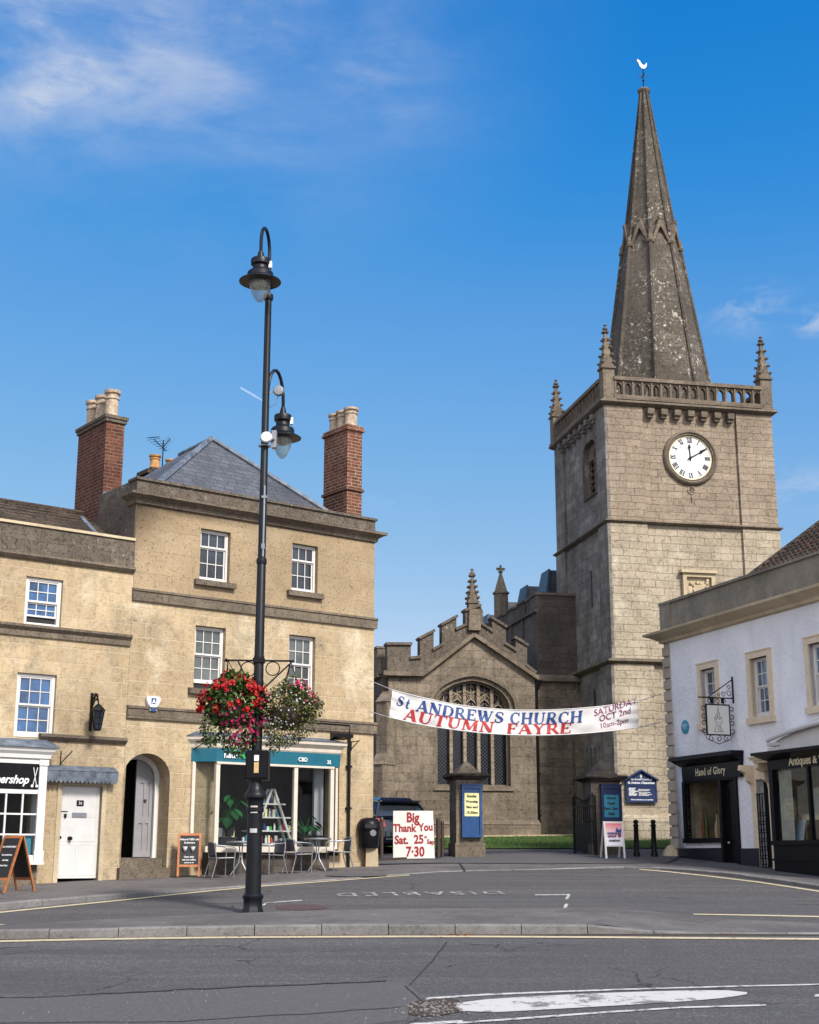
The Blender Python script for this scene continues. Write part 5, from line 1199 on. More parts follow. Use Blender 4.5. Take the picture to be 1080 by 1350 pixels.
# roof: front slope with a hip at the church end
rf0 = 6.5
t1 = (W.p(1080, 686, 3.8))
hp = W.p(955, 768, .6)
ys_ = 4.2; q1 = W.p(1080, 687, ys_); sl = (q1[1]-rf0)/(ys_-.4)
hx = hp[0]-.2
m = MB()
A_, B_, C_, D_ = (hx-.3, .4, rf0), (WX1+1.5, .4, rf0), (WX1+1.5, ys_, q1[1]), (q1[0]+.35, ys_, q1[1])
m.quad(A_, B_, C_, D_); m.tri((hx-.3, 7.5, rf0), A_, D_); m.quad((hx-.3, 7.5, rf0), D_, C_, (WX1+1.5, 7.5, rf0))
rof = m.build('roof', PANTILE, wh)
m = MB(); random.seed(9)
nrow = 16
for k in range(nrow):
    t = k/nrow; y = .4+(ys_-.4)*t; z = rf0+(q1[1]-rf0)*t; x = hx-.3+(D_[0]-A_[0])*t+.04; dy = (ys_-.4)/nrow; dzz = (q1[1]-rf0)/nrow
    while x < WX1+1.2:
        w = .21; h = .045+random.uniform(0, .02)
        m.hexa([(x, y-.02, z-.015), (x+w-.03, y-.02, z-.015), (x+w-.03, y+dy, z+dzz), (x, y+dy, z+dzz)], [(x+.04, y-.02, z+h), (x+w-.07, y-.02, z+h), (x+w-.07, y+dy, z+dzz+.02), (x+.04, y+dy, z+dzz+.02)]); x += w
m.build('tile_rows', PANTILE, rof)
MB().tube([A_, D_], .10, 6).build('hip_tiles', PANTILE, rof)
for r in ww_:
    w = sash(wh, (r[0]+.005, r[1]-.005, r[2]+.005, r[3]-.005), .10, 3 if r is not ww_[0] else 2, (2, 2), fr=.06, bar=.024, glass=GLW)
    m = MB(); s_ = .15; s2_ = .17
    m.box(r[0]-s_, r[0], -.05, .1, r[2]-.02, r[3]+s_).box(r[1], r[1]+s_, -.05, .1, r[2]-.02, r[3]+s_).box(r[0], r[1], -.05, .1, r[3], r[3]+s_).box(r[0]-s_-.04, r[1]+s_+.04, -.10, .1, r[2]-.18, r[2]-.021).box(r[0]-s_-.02, r[1]+s_+.02, -.07, .0, r[3]+s_, r[3]+s_+.03)
    m.build('window_surround', CREST, w)
# plinth
m = MB(); zpl = W.p(925, 1118)[1]
m.prism_x([(-.05, -1.2), (.01, -1.2), (.01, zpl), (-.05, zpl)], .05, a1+.0).prism_x([(-.05, -1.3), (.01, -1.3), (.01, zpl-.02), (-.05, zpl-.02)], b1+.02, d0-.02); m.build('black_plinth', NAVYB, wh)
# left shopfront
f0, f1 = W.p(889, 1005, -.2)[0], W.p(971, 1005, -.2)[0]
fz0, fz1, fz2 = W.p(930, 1028, -.12)[1], W.p(930, 1010, -.2)[1], W.p(930, 999, -.25)[1]
m = MB(); m.box(f0+.2, f1, -.10, 0, fz0, fz1+.1)
m.hexa([(f0+.15, -.12, fz1+.05), (f1+.02, -.12, fz1+.05), (f1+.02, 0, fz1+.05), (f0+.15, 0, fz1+.05)], [(f0, -.32, fz2), (f1+.02, -.32, fz2), (f1+.02, 0, fz2), (f0, 0, fz2)]); m.box(f0-.04, f1+.04, -.35, 0, fz2, fz2+.10)
m.box(a0-.14, a0, -.06, .1, az0-.08, fz0); m.box(a1-.02, b0+.10, -.06, .1, -.9, fz0); m.box(a0-.14, a1+.12, -.10, .1, az0-.12, az0); m.box(b1-.04, b1+.05, -.06, .1, -.75, fz0); m.box(a0, b1, -.055, .1, az1-.02, fz0)
sf = m.build('shopfront', BLACKP, wh)
text('fascia_lettering', 'Hand of Glory', .265, GOLD, sf, (f0+f1)/2+.10, -.106, fz0+.12, off=.004, sx=.82, space=1.12)
def gothic(): pass
MB().quad((a0, .04, az0), (a1, .04, az0), (a1, .04, az1), (a0, .04, az1)).build('shop_glass', SHOPG2, sf)
m = MB(); m.box(b0+.08, b1-.04, .08, .13, -.7, az1)
for z0, z1 in ((-.5, .45), (.6, az1-.15)): m.panel(rc(b0+.2, b1-.15, z0, z1), [rc(b0+.25, b1-.2, z0+.05, z1-.05)], .06, .02)
dr = m.build('door', BLACKP, sf); MB().lathe([(0, -.02), (.03, 0), (.02, .04)], (b0+.16, .08, .35), 8, axis='y').build('door_knob', GOLD, dr)
m = MB(); m.quad((a0, 1.3, az0), (a1, 1.3, az0), (a1, 1.3, az1), (a0, 1.3, az1)); m.quad((a1, .1, az0), (a1, 1.3, az0), (a1, 1.3, az1), (a1, .1, az1)); m.quad((a0, .1, az0), (a0, 1.3, az0), (a0, 1.3, az1), (a0, .1, az1)); m.quad((a0, .1, az0), (a1, .1, az0), (a1, 1.3, az0), (a0, 1.3, az0)); m.quad((a0, .1, az1), (a1, .1, az1), (a1, 1.3, az1), (a0, 1.3, az1)); m.build('shop_interior', WALLI, wh)
random.seed(21)
MURK = [plain('ochre_ware', (.25, .16, .05), .6, .3), plain('olive_bottle', (.06, .10, .04), .3, .3), plain('red_ware', (.22, .05, .03), .6, .3), CURT]
x = a0+.08
while x < a1-.08:
    w = random.uniform(.08, .16); h = random.uniform(.35, .95); o = MB().lathe([(w*.5, 0), (w*.55, h*.3), (w*.4, h*.6), (w*.16, h*.72), (w*.16, h*.95), (w*.2, h)], (0, 0, 0), 10).build('vase', random.choice(MURK)); o.location = W.w(x, .3+random.uniform(0, .25), az0+.001)
    tag(o, 'vase or bottle on the floor of the left black shop window', 'vase', 'vases in the left shop window'); x += w+.05
# door case with hood
m = MB(); hx0, hx1 = W.p(986, 1008, -.5)[0], W.p(1022, 1008, -.3)[0]; hz = W.p(1000, 1006, -.4)[1]
m.box(d0-.22, d0, -.04, .1, -.9, dz_1+.12).box(d1, d1+.14, -.04, .1, -.9, dz_1+.12).box(d0, d1, -.04, .1, dz_1, dz_1+.12).box(d0-.2, d1+.14, -.03, .0, dz_1+.12, hz)
m.build('door_surround', CREST, wh)
m = MB(); m.box(hx0+.1, hx1+.1, -.42, 0, hz, hz+.06).box(hx0+.05, hx1+.15, -.48, 0, hz+.06, hz+.12).box(hx0+.02, hx1+.18, -.52, 0, hz+.12, hz+.15)
for xx in (d0-.2, d1+.02): m.prism_x([(0, hz), (-.38, hz), (-.40, hz-.12), (-.24, hz-.20), (-.20, hz-.38), (-.08, hz-.46), (-.05, hz-.62), (0, hz-.66)], xx, xx+.13)
m.build('door_hood', CREST, wh)
m = MB(); m.box(d0, d1, .18, .22, -.9, dz_1); dr = m.build('door', BLACKP, wh); MB().lathe([(0, -.02), (.03, 0), (.02, .04)], (d1-.12, .18, .1), 8, axis='y').build('door_knob', GOLD, dr)
m = MB(); zz = -.75
for k in range(4): x = d0+.05+k*.11; m.bar((x, -.06+.0, zz), (x, -.06, dz_1-.35), .02)
for k in range(9): 
    z = zz+.15+k*.2
    for x in (d0+.10, d0+.21, d0+.32): m.tube([(x+.045*math.cos(a), -.06, z+.045*math.sin(a)) for a in [i*math.pi/3 for i in range(7)]], .008, 4)
m.bar((d0+.03, -.06, zz+.02), (d0+.42, -.06, zz+.02), .03).bar((d0+.03, -.06, dz_1-.35), (d0+.42, -.06, dz_1-.35), .03)
m.build('iron_door_gate', IRON, wh)
# right shopfront (antiques)
g0 = W.p(1008, 985, -.55)[0]; gx = W.p(1022, 1080, -.35)[0]
gz2, gz0 = W.p(1050, 989, -.5)[1], W.p(1050, 1012, -.38)[1]
zA = W.p(1050, 1108, -.35)[1]
m = MB(); m.box(gx-.08, WX1, -.42, 0, gz0, gz2-.12); m.hexa([(gx-.1, -.44, gz2-.16), (WX1, -.44, gz2-.16), (WX1, 0, gz2-.16), (gx-.1, 0, gz2-.16)], [(gx-.3, -.66, gz2-.04), (WX1, -.66, gz2-.04), (WX1, 0, gz2-.04), (gx-.3, 0, gz2-.04)]); m.box(gx-.34, WX1, -.70, 0, gz2-.04, gz2+.03)
m.box(gx-.06, gx+.09, -.42, 0, zA, gz0)
mx_ = [W.p(1068.5, 1080, -.4)[0]]; mx_ += [mx_[0]+1.15, mx_[0]+2.3, mx_[0]+3.4]
for x in mx_: m.box(x-.04, x+.04, -.40, -.3, zA, gz0)
m.box(gx-.1, WX1, -.46, 0, zA-.10, zA).box(gx-.06, WX1, -.40, 0, -1.5, zA-.10).box(gx-.1, WX1, -.44, -.38, zA-.45, zA-.40)
sf2 = m.build('shopfront', BLACKP, wh)
text('fascia_lettering', 'Antiques & Vintage', .27, GOLD, sf2, W.p(1040, 1002, -.42)[0], -.425, gz0+.06, off=.006, sx=.88, align='LEFT')
MB().quad((gx+.08, -.36, zA), (WX1, -.36, zA), (WX1, -.36, gz0), (gx+.08, -.36, gz0)).build('shop_glass', SHOPG2, sf2)
m = MB(); m.quad((e0, 2.2, zA), (WX1, 2.2, zA), (WX1, 2.2, gz0), (e0, 2.2, gz0)); m.quad((e0, -.3, zA), (WX1, -.3, zA), (WX1, 2.2, zA), (e0, 2.2, zA)); m.quad((e0+.11, .25, zA), (e0+.11, 2.2, zA), (e0+.11, 2.2, gz0), (e0+.11, .25, gz0)); m.quad((e0, -.3, gz0+.01), (WX1, -.3, gz0+.01), (WX1, 2.2, gz0+.01), (e0, 2.2, gz0+.01)); m.build('shop_interior', WALLI, wh)
m = MB(); n = 26; P = []; cxa, cxb = gx+.10, gx+.62
for k in range(n): P.append((cxa+(cxb-cxa)*k/(n-1), -.25+.045*math.sin(k*1.25)))
m.add([(x, y, zA+.01) for x, y in P]+[(x, y, gz0-.03) for x, y in P], [(i, i+1, n+i+1, n+i) for i in range(n-1)]); cu = m.build('curtain', CURT, sf2)
o = thing('picture_frame', 'small pale blue picture leaning inside the antiques shop window', 'picture', W.w(W.p(1058, 1100, -.1)[0]-.1, -.12, zA+.005), W.a)
MB().hexa([(-.13, 0, 0), (.13, 0, 0), (.13, .03, 0), (-.13, .03, 0)], [(-.13, .1, .46), (.13, .1, .46), (.13, .13, .46), (-.13, .13, .46)]).build('frame', WHITEP, o); MB().hexa([(-.10, -.006, .03), (.10, -.006, .03), (.10, .0, .03), (-.10, .0, .03)], [(-.10, .084, .43), (.10, .084, .43), (.10, .09, .43), (-.10, .09, .43)]).build('picture', plain('pale_blue_print', (.30, .48, .60), .5, .1), o)
o = thing('console_table', 'curved gilt table with a pale top in the antiques shop window', 'table', W.w(W.p(1085, 1100, .2)[0]-.25, .3, zA+.0), W.a)
m = MB(); m.box(-.5, .5, -.2, .2, .55, .6); m.build('tabletop', CURT, o)
for s in (-1, 1):
    for t in (-1, 1): MB().tube([(s*.44, t*.16, .55), (s*.52, t*.2, .35), (s*.40, t*.15, .12), (s*.46, t*.18, 0)], [.03, .03, .02, .02], 6).build('leg', GOLD, o)
MB().box(-.5, .5, -.21, -.2, .46, .55).build('apron', GOLD, o)
o2 = thing('dressing_mirror', 'cream framed mirror standing on the curved table in the antiques window', 'mirror', W.w(W.p(1085, 1100, .2)[0]-.25, .32, zA+.6), W.a)
m = MB(); m.panel([(-.34, 0), (.34, 0), (.34, .48), (.2, .52), (.08, .60), (-.08, .60), (-.2, .52), (-.34, .48)], [rc(-.26, .26, .06, .44)], 0, .04, back=True); m.build('frame', CURT, o2); MB().quad((-.26, .02, .06), (.26, .02, .06), (.26, .02, .44), (-.26, .02, .44)).build('glass', GREYDOOR, o2)
# white canopy over the antiques bay
k0 = W.p(1027, 977, -.3)[0]; kz = W.p(1030, 977, -.3)[1]
m = MB(); P = [(k0, -.62, kz)]
x = k0; 
for k in range(9): t = k/8; P.append((k0+.05+3.4*t, -.62, kz+.28*math.sin(t*math.pi/2)**.8+.02))
m.tube(P, .055, 8)
for a, b in zip(P, P[1:]): m.hexa([(a[0], -.60, a[2]-.01), (b[0], -.60, b[2]-.01), (b[0], 0, b[2]+.22), (a[0], 0, a[2]+.22)], [(a[0], -.60, a[2]+.02), (b[0], -.60, b[2]+.02), (b[0], 0, b[2]+.26), (a[0], 0, a[2]+.26)])
m.build('bay_canopy', WHITEP, wh)
m = MB(); 
pl = [(k0+.15, gz2+.031)] + [(k0+.15, kz-.02)] + [(p[0], p[2]-.03) for p in P[2:]] + [(P[-1][0], gz2+.031)]
m.panel(pl[::-1], (), -.50, .5); m.box(k0-.12, k0+.35, -.56, 0, gz2+.031, gz2+.09).box(k0-.09, k0+.32, -.53, 0, gz2+.09, gz2+.13).box(k0-.12, k0+.35, -.56, 0, kz-.12, kz-.05)
m.build('bay_head', WHITEP, wh)
# blue plaque
x, z = W.p(904, 958.5); pq = thing('blue_plaque', 'round turquoise plaque on the white wall beside the hanging sign', 'plaque', W.w(x, 0, z), W.a)
MB().lathe([(.185, 0), (.185, .025), (.165, .032)], (0, 0, 0), 28, axis='y').build('disc', TEALP, pq)
for k, t_ in enumerate(('TOWN HERITAGE', 'OLD HOUSE', 'c. 1750')): text('plaque_lettering', t_, .035, WHT, pq, 0, -.034, .045-.05*k, off=.001)
# hanging sign at right angles to the wall
x, z = W.p(967.5, 921); hs = thing('hanging_shop_sign', 'white square shop sign with a candle hand drawing in a scrolled iron frame', 'sign', W.w(x, 0, z), W.a - math.pi/2)
# local +x now points out from the wall
hs.rotation_euler.z = W.a - math.pi/2
Fh = Frame(W.w(x, 0, z), W.a-math.pi/2)
ux = Fh.p(932, 945)[0]; ux2 = Fh.p(961, 945)[0]; arm = Fh.p(921, 922)[0]
bz1 = Fh.p(947, 930)[1]; bz0 = Fh.p(947, 968)[1]; lo, hi = min(ux, ux2), max(ux, ux2)
m = MB(); m.bar((0.015, 0, -.12), (.015, 0, .55), .035).bar((0, 0, 0), (arm, 0, .0), .03).bar((.02, 0, .48), (abs(arm)*.72, 0, .02), .022)
for (c, d, r) in ((.14, .12, .085), (.30, .09, .07), (.13, .28, .06), (.44, .07, .045)): m.tube([(c+r*math.cos(a)*(1-i*.045), 0, d+r*math.sin(a)*(1-i*.045)) for i, a in [(i, i*.55) for i in range(14)]], .008, 4)
m.build('bracket', IRON, hs)
m = MB()
m.box(lo+.12, lo+.2, -.012, .012, bz1+.05, -.0).box(hi-.2, hi-.12, -.012, .012, bz1+.05, 0)
m.box(lo-.02, hi+.02, -.02, .02, bz1, bz1+.03).box(lo-.02, hi+.02, -.02, .02, bz0-.03, bz0).box(lo-.03, lo, -.02, .02, bz0-.03, bz1+.03).box(hi, hi+.03, -.02, .02, bz0-.03, bz1+.03)
def scr(cx_, cz_, r, a0, sgn): return [(cx_+r*(1-.06*i)*math.cos(a0+sgn*.6*i), 0, cz_+r*(1-.06*i)*math.sin(a0+sgn*.6*i)) for i in range(11)]
for t in range(4):
    z_ = bz0+(bz1-bz0)*(t+.5)/4
    m.tube(scr(hi+.09, z_, .075, math.pi, -1 if t % 2 else 1), .011, 4).tube(scr(lo-.09, z_, .075, 0, 1 if t % 2 else -1), .011, 4)
for t in range(3):
    x_ = lo+(hi-lo)*(t+.5)/3; m.tube(scr(x_, bz0-.11, .08, math.pi/2, 1 if t % 2 else -1), .011, 4).tube(scr(x_, bz1+.11, .07, -math.pi/2, -1 if t % 2 else 1), .011, 4)
m.tube([(lo-.15, 0, bz0+.1), (lo-.02, 0, bz0-.12), ((lo+hi)/2, 0, bz0-.24), (hi+.02, 0, bz0-.12), (hi+.15, 0, bz0+.1)], .010, 4)
m.build('scroll_frame', IRON, hs)
bd = MB().box(lo, hi, -.012, .012, bz0, bz1).build('board', BOARDW, hs)
xm_ = (lo+hi)/2
for sd in (-1, 1):
    m = MB()
    def dl(P, w=.008):
        for a, b in zip(P, P[1:]): m.bar((xm_+a[0], sd*.014, bz0+a[1]), (xm_+b[0], sd*.014, bz0+b[1]), w, .004, (0, 1, 0))
    s_ = (bz1-bz0)/.66
    for P in ([(-.13, .06), (.13, .06)], [(-.09, .06), (-.07, .14), (-.03, .20), (-.09, .30), (-.07, .42), (-.03, .34), (-.035, .50), (0, .51), (.005, .36), (.03, .48), (.055, .46), (.04, .33), (.08, .40), (.095, .38), (.06, .26), (.05, .2), (.08, .14), (.10, .06)], [(-.015, .51), (-.015, .60), (.01, .60), (.01, .51)], [(0, .60), (-.012, .63), (0, .66)], [(-.03, .2), (.05, .2)], [(-.02, .25), (.04, .3)], [(-.05, .06), (-.02, .18)], [(.0, .06), (.01, .17)]): dl([(a*s_*1.1, b*s_*.97) for a, b in P])
    m.build('hand_drawing', BLKL, bd)
# dark conifer beyond the white house
tc = at(1092, 690, 62); tr = thing('conifer_tree', 'dark green conifer tip showing beyond the tiled roof at the right edge', 'tree', (tc.x+1.1, 62, gz(0, 62)))
hT = tc.z+2.2-gz(0, 62); MB().tube([(0, 0, 0), (.1, 0, hT*.5), (0, 0, hT)], [.35, .2, .03], 8).build('trunk', BARK, tr)
random.seed(31); m = MB()
for k in range(7000):
    t = random.random()**.7; z = hT*(.18+.82*(1-t)); r = (hT-z)*.27*(random.random()**.5)*(1+.25*math.sin(z*2.6)); a = random.uniform(0, 6.283)
    p = Vector((r*math.cos(a), r*math.sin(a), z-r*.25)); d = Vector((math.cos(a)+random.uniform(-.6, .6), math.sin(a)+random.uniform(-.6, .6), random.uniform(-.5, .4))).normalized(); s_ = d.cross(Vector((random.random(), random.random(), 1))).normalized(); l = random.uniform(.15, .38)
    m.add([p-s_*l*.2, p+s_*l*.2, p+d*l], [(0, 1, 2)])
m.build('crown', LEAFC, tr, fix=False)

# =================================================================== GATE PIERS, GATE, NOTICES
def pier(frame_px, py, wpx, label, topz_px, pyramid, pier_name='gate_pier'):
    P = G(frame_px, py); F = Frame(P, aT)
    t = thing(pier_name, label, 'gate pier', P, aT)
    return t, F
t1, F1 = pier(620, 1131, 34, 'weathered stone gate pier with a pyramid cap, left of the churchyard entrance', 0, True)
xa, xb = F1.p(601.5, 1080)[0], F1.p(637, 1080)[0]; ztop = F1.p(620, 1027)[1]; zcap = F1.p(619, 1003)[1]
m = MB(); m.box(xa, xb, 0, xb-xa, -.25, ztop-.02); m.box(xa-.04, xb+.04, -.05, xb-xa+.04, -.25, .38); m.build('shaft', CHURCH, t1)
m = MB(); e = .16; dd = xb-xa
m.hexa([(xa-.03, -.03, ztop-.02), (xb+.03, -.03, ztop-.02), (xb+.03, dd+.03, ztop-.02), (xa-.03, dd+.03, ztop-.02)], [(xa-e, -e, ztop+.07), (xb+e, -e, ztop+.07), (xb+e, dd+e, ztop+.07), (xa-e, dd+e, ztop+.07)]); m.box(xa-e, xb+e, -e, dd+e, ztop+.07, ztop+.14)
cxp = (xa+xb)/2; m.hexa([(xa+.02, .02, ztop+.14), (xb-.02, .02, ztop+.14), (xb-.02, dd-.02, ztop+.14), (xa+.02, dd-.02, ztop+.14)], [(cxp-.04, dd/2-.04, zcap), (cxp+.04, dd/2-.04, zcap), (cxp+.04, dd/2+.04, zcap), (cxp-.04, dd/2+.04, zcap)]); m.build('cap', LICHEN, t1)
t2, F2 = pier(797, 1128, 40, 'dark stone gate pier beside the open iron gate, right of the churchyard entrance', 0, False)
ya, yb = F2.p(786, 1080)[0], F2.p(819, 1080)[0]; z2t = F2.p(800, 1031)[1]
m = MB(); d2 = yb-ya; m.box(ya-.12, yb, 0, d2, -.25, z2t); m.box(ya-.16, yb+.04, -.06, d2, -.25, .32); m.build('shaft', CHDARK, t2)
m = MB(); m.hexa([(ya-.14, -.02, z2t), (yb+.02, -.02, z2t), (yb+.02, d2, z2t), (ya-.14, d2, z2t)], [(ya-.3, -.16, z2t+.10), (yb+.18, -.16, z2t+.10), (yb+.18, d2+.16, z2t+.10), (ya-.3, d2+.16, z2t+.10)]); m.box(ya-.3, yb+.18, -.16, d2+.16, z2t+.10, z2t+.18); yc = (ya+yb)/2-.05; m.hexa([(ya-.05, .04, z2t+.18), (yb-.03, .04, z2t+.18), (yb-.03, d2-.04, z2t+.18), (ya-.05, d2-.04, z2t+.18)], [(yc-.04, d2/2-.04, z2t+.60), (yc+.04, d2/2-.04, z2t+.60), (yc+.04, d2/2+.04, z2t+.60), (yc-.04, d2/2+.04, z2t+.60)]); m.build('cap', CHDARK, t2)
def case(F, x0p, x1p, y0p, y1p, label, paper, papc, rows, pp):
    x0, x1 = F.p(x0p, 1060, -.1)[0], F.p(x1p, 1060, -.1)[0]; z0, z1 = F.p((x0p+x1p)/2, y1p, -.1)[1], F.p((x0p+x1p)/2, y0p, -.1)[1]
    c = thing('notice_case', label, 'notice board', F.w((x0+x1)/2, -.02, z0), F.a); w = x1-x0; h = z1-z0
    m = MB(); m.box(-w/2, w/2, -.07, 0, 0, h); m.panel(rc(-w/2-.02, w/2+.02, -.02, h+.02), [rc(-w/2+.05, w/2-.05, .05, h-.06)], -.10, .10); m.box(-w/2-.03, w/2+.03, -.12, 0, h+.02, h+.05); cs = m.build('case', paper, c)
    X0, X1 = F.p(pp[0], 1060, -.09)[0]-(x0+x1)/2, F.p(pp[1], 1060, -.09)[0]-(x0+x1)/2; Z0, Z1 = F.p(620 if x0p < 700 else 806, pp[3], -.09)[1]-z0, F.p(620 if x0p < 700 else 806, pp[2], -.09)[1]-z0
    ps = MB().box(X0, X1, -.076, -.071, Z0, Z1).build('poster', papc, c)
    for k, s in enumerate(rows): text('poster_lettering', s, (Z1-Z0)*.155, BLKL, ps, (X0+X1)/2, -.079, Z1-(Z1-Z0)*(k+.78)/(len(rows)+.25), off=.004)
    return c
case(F1, 610, 634.5, 1036, 1103, 'blue notice case with a yellow worship poster on the left gate pier', BLUEB, YELP, ('Sunday', 'Worship', '9am and', '10.30am'), (611.8, 632.5, 1045.5, 1076))
case(F2, 794, 819, 1036, 1107, 'dark blue notice case with a turquoise church poster on the right gate pier', NAVY, TEALP, ('Church', 'Open', '9am - 5pm', 'Daily'), (795.5, 816, 1048, 1077.5))
# iron pole beside left pier
m = MB(); 
# gate leaf, swung open
Pg = G(787, 1129); gq = G(765, 1129); ga = math.atan2(gq.y+1.15-Pg.y, gq.x-Pg.x)
gt = thing('iron_gate', 'tall black iron gate leaf standing open against the right gate pier', 'gate', (Pg.x, Pg.y+.1, Pg.z), ga)
gl = math.hypot(gq.x-Pg.x, gq.y+1.15-Pg.y); gh = F2.p(777, 1045)[1]
m = MB(); 
for x in (0, gl): m.bar((x, 0, -.0), (x, 0, gh*.97), .05)
for z in (.14, .95, gh*.80): m.bar((0, 0, z), (gl, 0, z), .045, .035)
m.build('gate_frame', IRON, gt)
m = MB(); n = 11
for k in range(1, n):
    x = gl*k/n; t = k/n; top = gh*(.86+.14*abs(2*t-1)**1.5) if 1 else gh
    m.bar((x, 0, .14), (x, 0, top), .018); m.lathe([(0, 0), (.03, .03), (0, .11)], (x, 0, top-.01), 4, False)
m.box(.03, gl-.03, -.006, .006, .16, .9)
m.build('gate_bars', IRON, gt)
# A-frame poster stand
Pa = G(811, 1133); Fa = Frame(Pa, aT); sx_ = [Fa.p(v, 1100)[0] for v in (798.5, 822.5)]
st = thing('white_poster_stand', 'white metal pavement stand with a pink and white poster before the right gate pier', 'sign stand', Pa, aT)
zt = Fa.p(811, 1083)[1]; zb = Fa.p(811, 1115)[1]
m = MB()
for x in sx_: m.bar((x, 0, .0), (x, .10, zt), .045)
for x in sx_: m.bar((x, .45, .0), (x, .12, zt), .04)
m.bar((sx_[0], .10, zt-.02), (sx_[1], .10, zt-.02), .045).bar((sx_[0], .045, zb), (sx_[1], .045, zb), .04); m.build('stand_frame', WHITEP, st)
s = N('pink_fading_poster'); uv = s.obj(); spx = s.n('ShaderNodeSeparateXYZ'); s.t.links.new(uv, spx.inputs[0]); s.set(s.ramp(spx.outputs[2], zb+.30*(zt-zb), zb+.9*(zt-zb), (.74, .72, .80, 1), (.62, .16, .18, 1)), .4)
ps = MB().hexa([(sx_[0]+.02, .03, zb), (sx_[1]-.02, .03, zb), (sx_[1]-.02, .045, zb), (sx_[0]+.02, .045, zb)], [(sx_[0]+.02, .08, zt-.03), (sx_[1]-.02, .08, zt-.03), (sx_[1]-.02, .095, zt-.03), (sx_[0]+.02, .095, zt-.03)]).build('poster', MAT['pink_fading_poster'], st)
zz = zt-zb; xm_ = sum(sx_)/2
text('poster_lettering', 'WATERCOLOUR', .062, BLUEPT, ps, xm_, .035, zb+zz*.48, off=.003, sx=.8); text('poster_lettering', 'GROUP', .07, PURPLE, ps, xm_-.06, .03, zb+zz*.36, off=.003); text('poster_lettering', 'EXHIBITION', .065, BLKL, ps, xm_, .025, zb+zz*.18, off=.002, sx=.85)
m = MB(); m.lathe([(.045, 0), (.045, .004)], (xm_+.15, .035, zb+zz*.42), 10, axis='y'); m.build('red_dot', REDPT, ps)
m = MB(); m.panel([(xm_+.05, zb+zz*.58), (xm_+.2, zb+zz*.55), (xm_+.19, zb+zz*.72), (xm_+.13, zb+zz*.64), (xm_+.07, zb+zz*.76)], (), .034, .004); m.build('blue_mark', BLUEPT, ps)
# church name board on the tower wall
Fb = T; x0, x1 = T.p(825, 1045, -.25)[0], T.p(865.5, 1045, -.25)[0]; z0, z1, z2 = T.p(845, 1058, -.25)[1], T.p(845, 1028, -.25)[1], T.p(845, 1017, -.25)[1]
nb = thing('church_notice_board', 'navy blue pointed-top church notice board with white lettering by the tower foot', 'notice board', T.w((x0+x1)/2, -.25, gz(T.w(x0, -.25, 0).x, T.w(0, -.5, 0).y)-T.o.z), T.a)
bzz = nb.location.z-T.o.z; w = (x1-x0)/2
m = MB(); 
zz0, zz1, zz2 = z0-bzz, z1-bzz, z2-bzz
m.panel([(-w, zz0), (w, zz0), (w, zz1), (0, zz2), (-w, zz1)], (), -.05, .05, back=True); bo = m.build('board', NAVY, nb)
m = MB(); m.bar((-w-.05, -.05, zz1-.02), (0, -.05, zz2+.03), .05, .16, (0, 1, 0)); m.bar((w+.05, -.05, zz1-.02), (0, -.05, zz2+.03), .05, .16, (0, 1, 0)); m.box(-w, w, -.07, -.05, zz1-.18, zz1-.14); m.panel(rc(-w, w, zz0, zz1-.18), [rc(-w+.04, w-.04, zz0+.04, zz1-.22)], -.065, .015); m.build('board_frame', NAVY, bo)
for s in (-1, 1): MB().bar((s*(w-.1), -.01, zz0+.1), (s*(w-.1), .13, zz0+.1), .05).bar((s*(w-.1), -.01, zz1-.1), (s*(w-.1), .13, zz1-.1), .05).build('wall_bracket', IRON, nb)
H_ = zz1-zz0
text('board_lettering', 'The Parish Church of', .085, WHT, bo, 0, -.055, zz1-.02, off=.001); text('board_lettering', 'St. Andrew, Chippenham', .095, WHT, bo, 0, -.055, zz1-.13, off=.003, sx=.95)
m = MB(); m.box(-.012, .012, -.056, -.052, zz2-.25, zz2-.10).box(-.04, .04, -.056, -.052, zz2-.17, zz2-.14); m.build('cross_emblem', WHT, bo)
rows = [('SERVICES', ''), ('8.00 am', 'Holy Communion'), ('9.30 am', 'Parish Eucharist'), ('WEDNESDAY', ''), ('10.30 am', 'Holy Communion'), ('VICAR', 'The Vicarage'), ('WARDENS', 'see notices in porch'), ('BAPTISMS', 'by arrangement')]
for k, (a, b) in enumerate(rows):
    z = zz1-.30-k*(H_-.48)/8
    text('board_lettering', a, .058, WHT, bo, -w+.09, -.055, z, align='LEFT', off=.002)
    if b: text('board_lettering', b, .055, WHT, bo, -w+.42, -.055, z, align='LEFT', off=.001)
text('board_lettering', 'All are welcome to our services', .058, WHT, bo, 0, -.055, zz0+.07, off=.002)
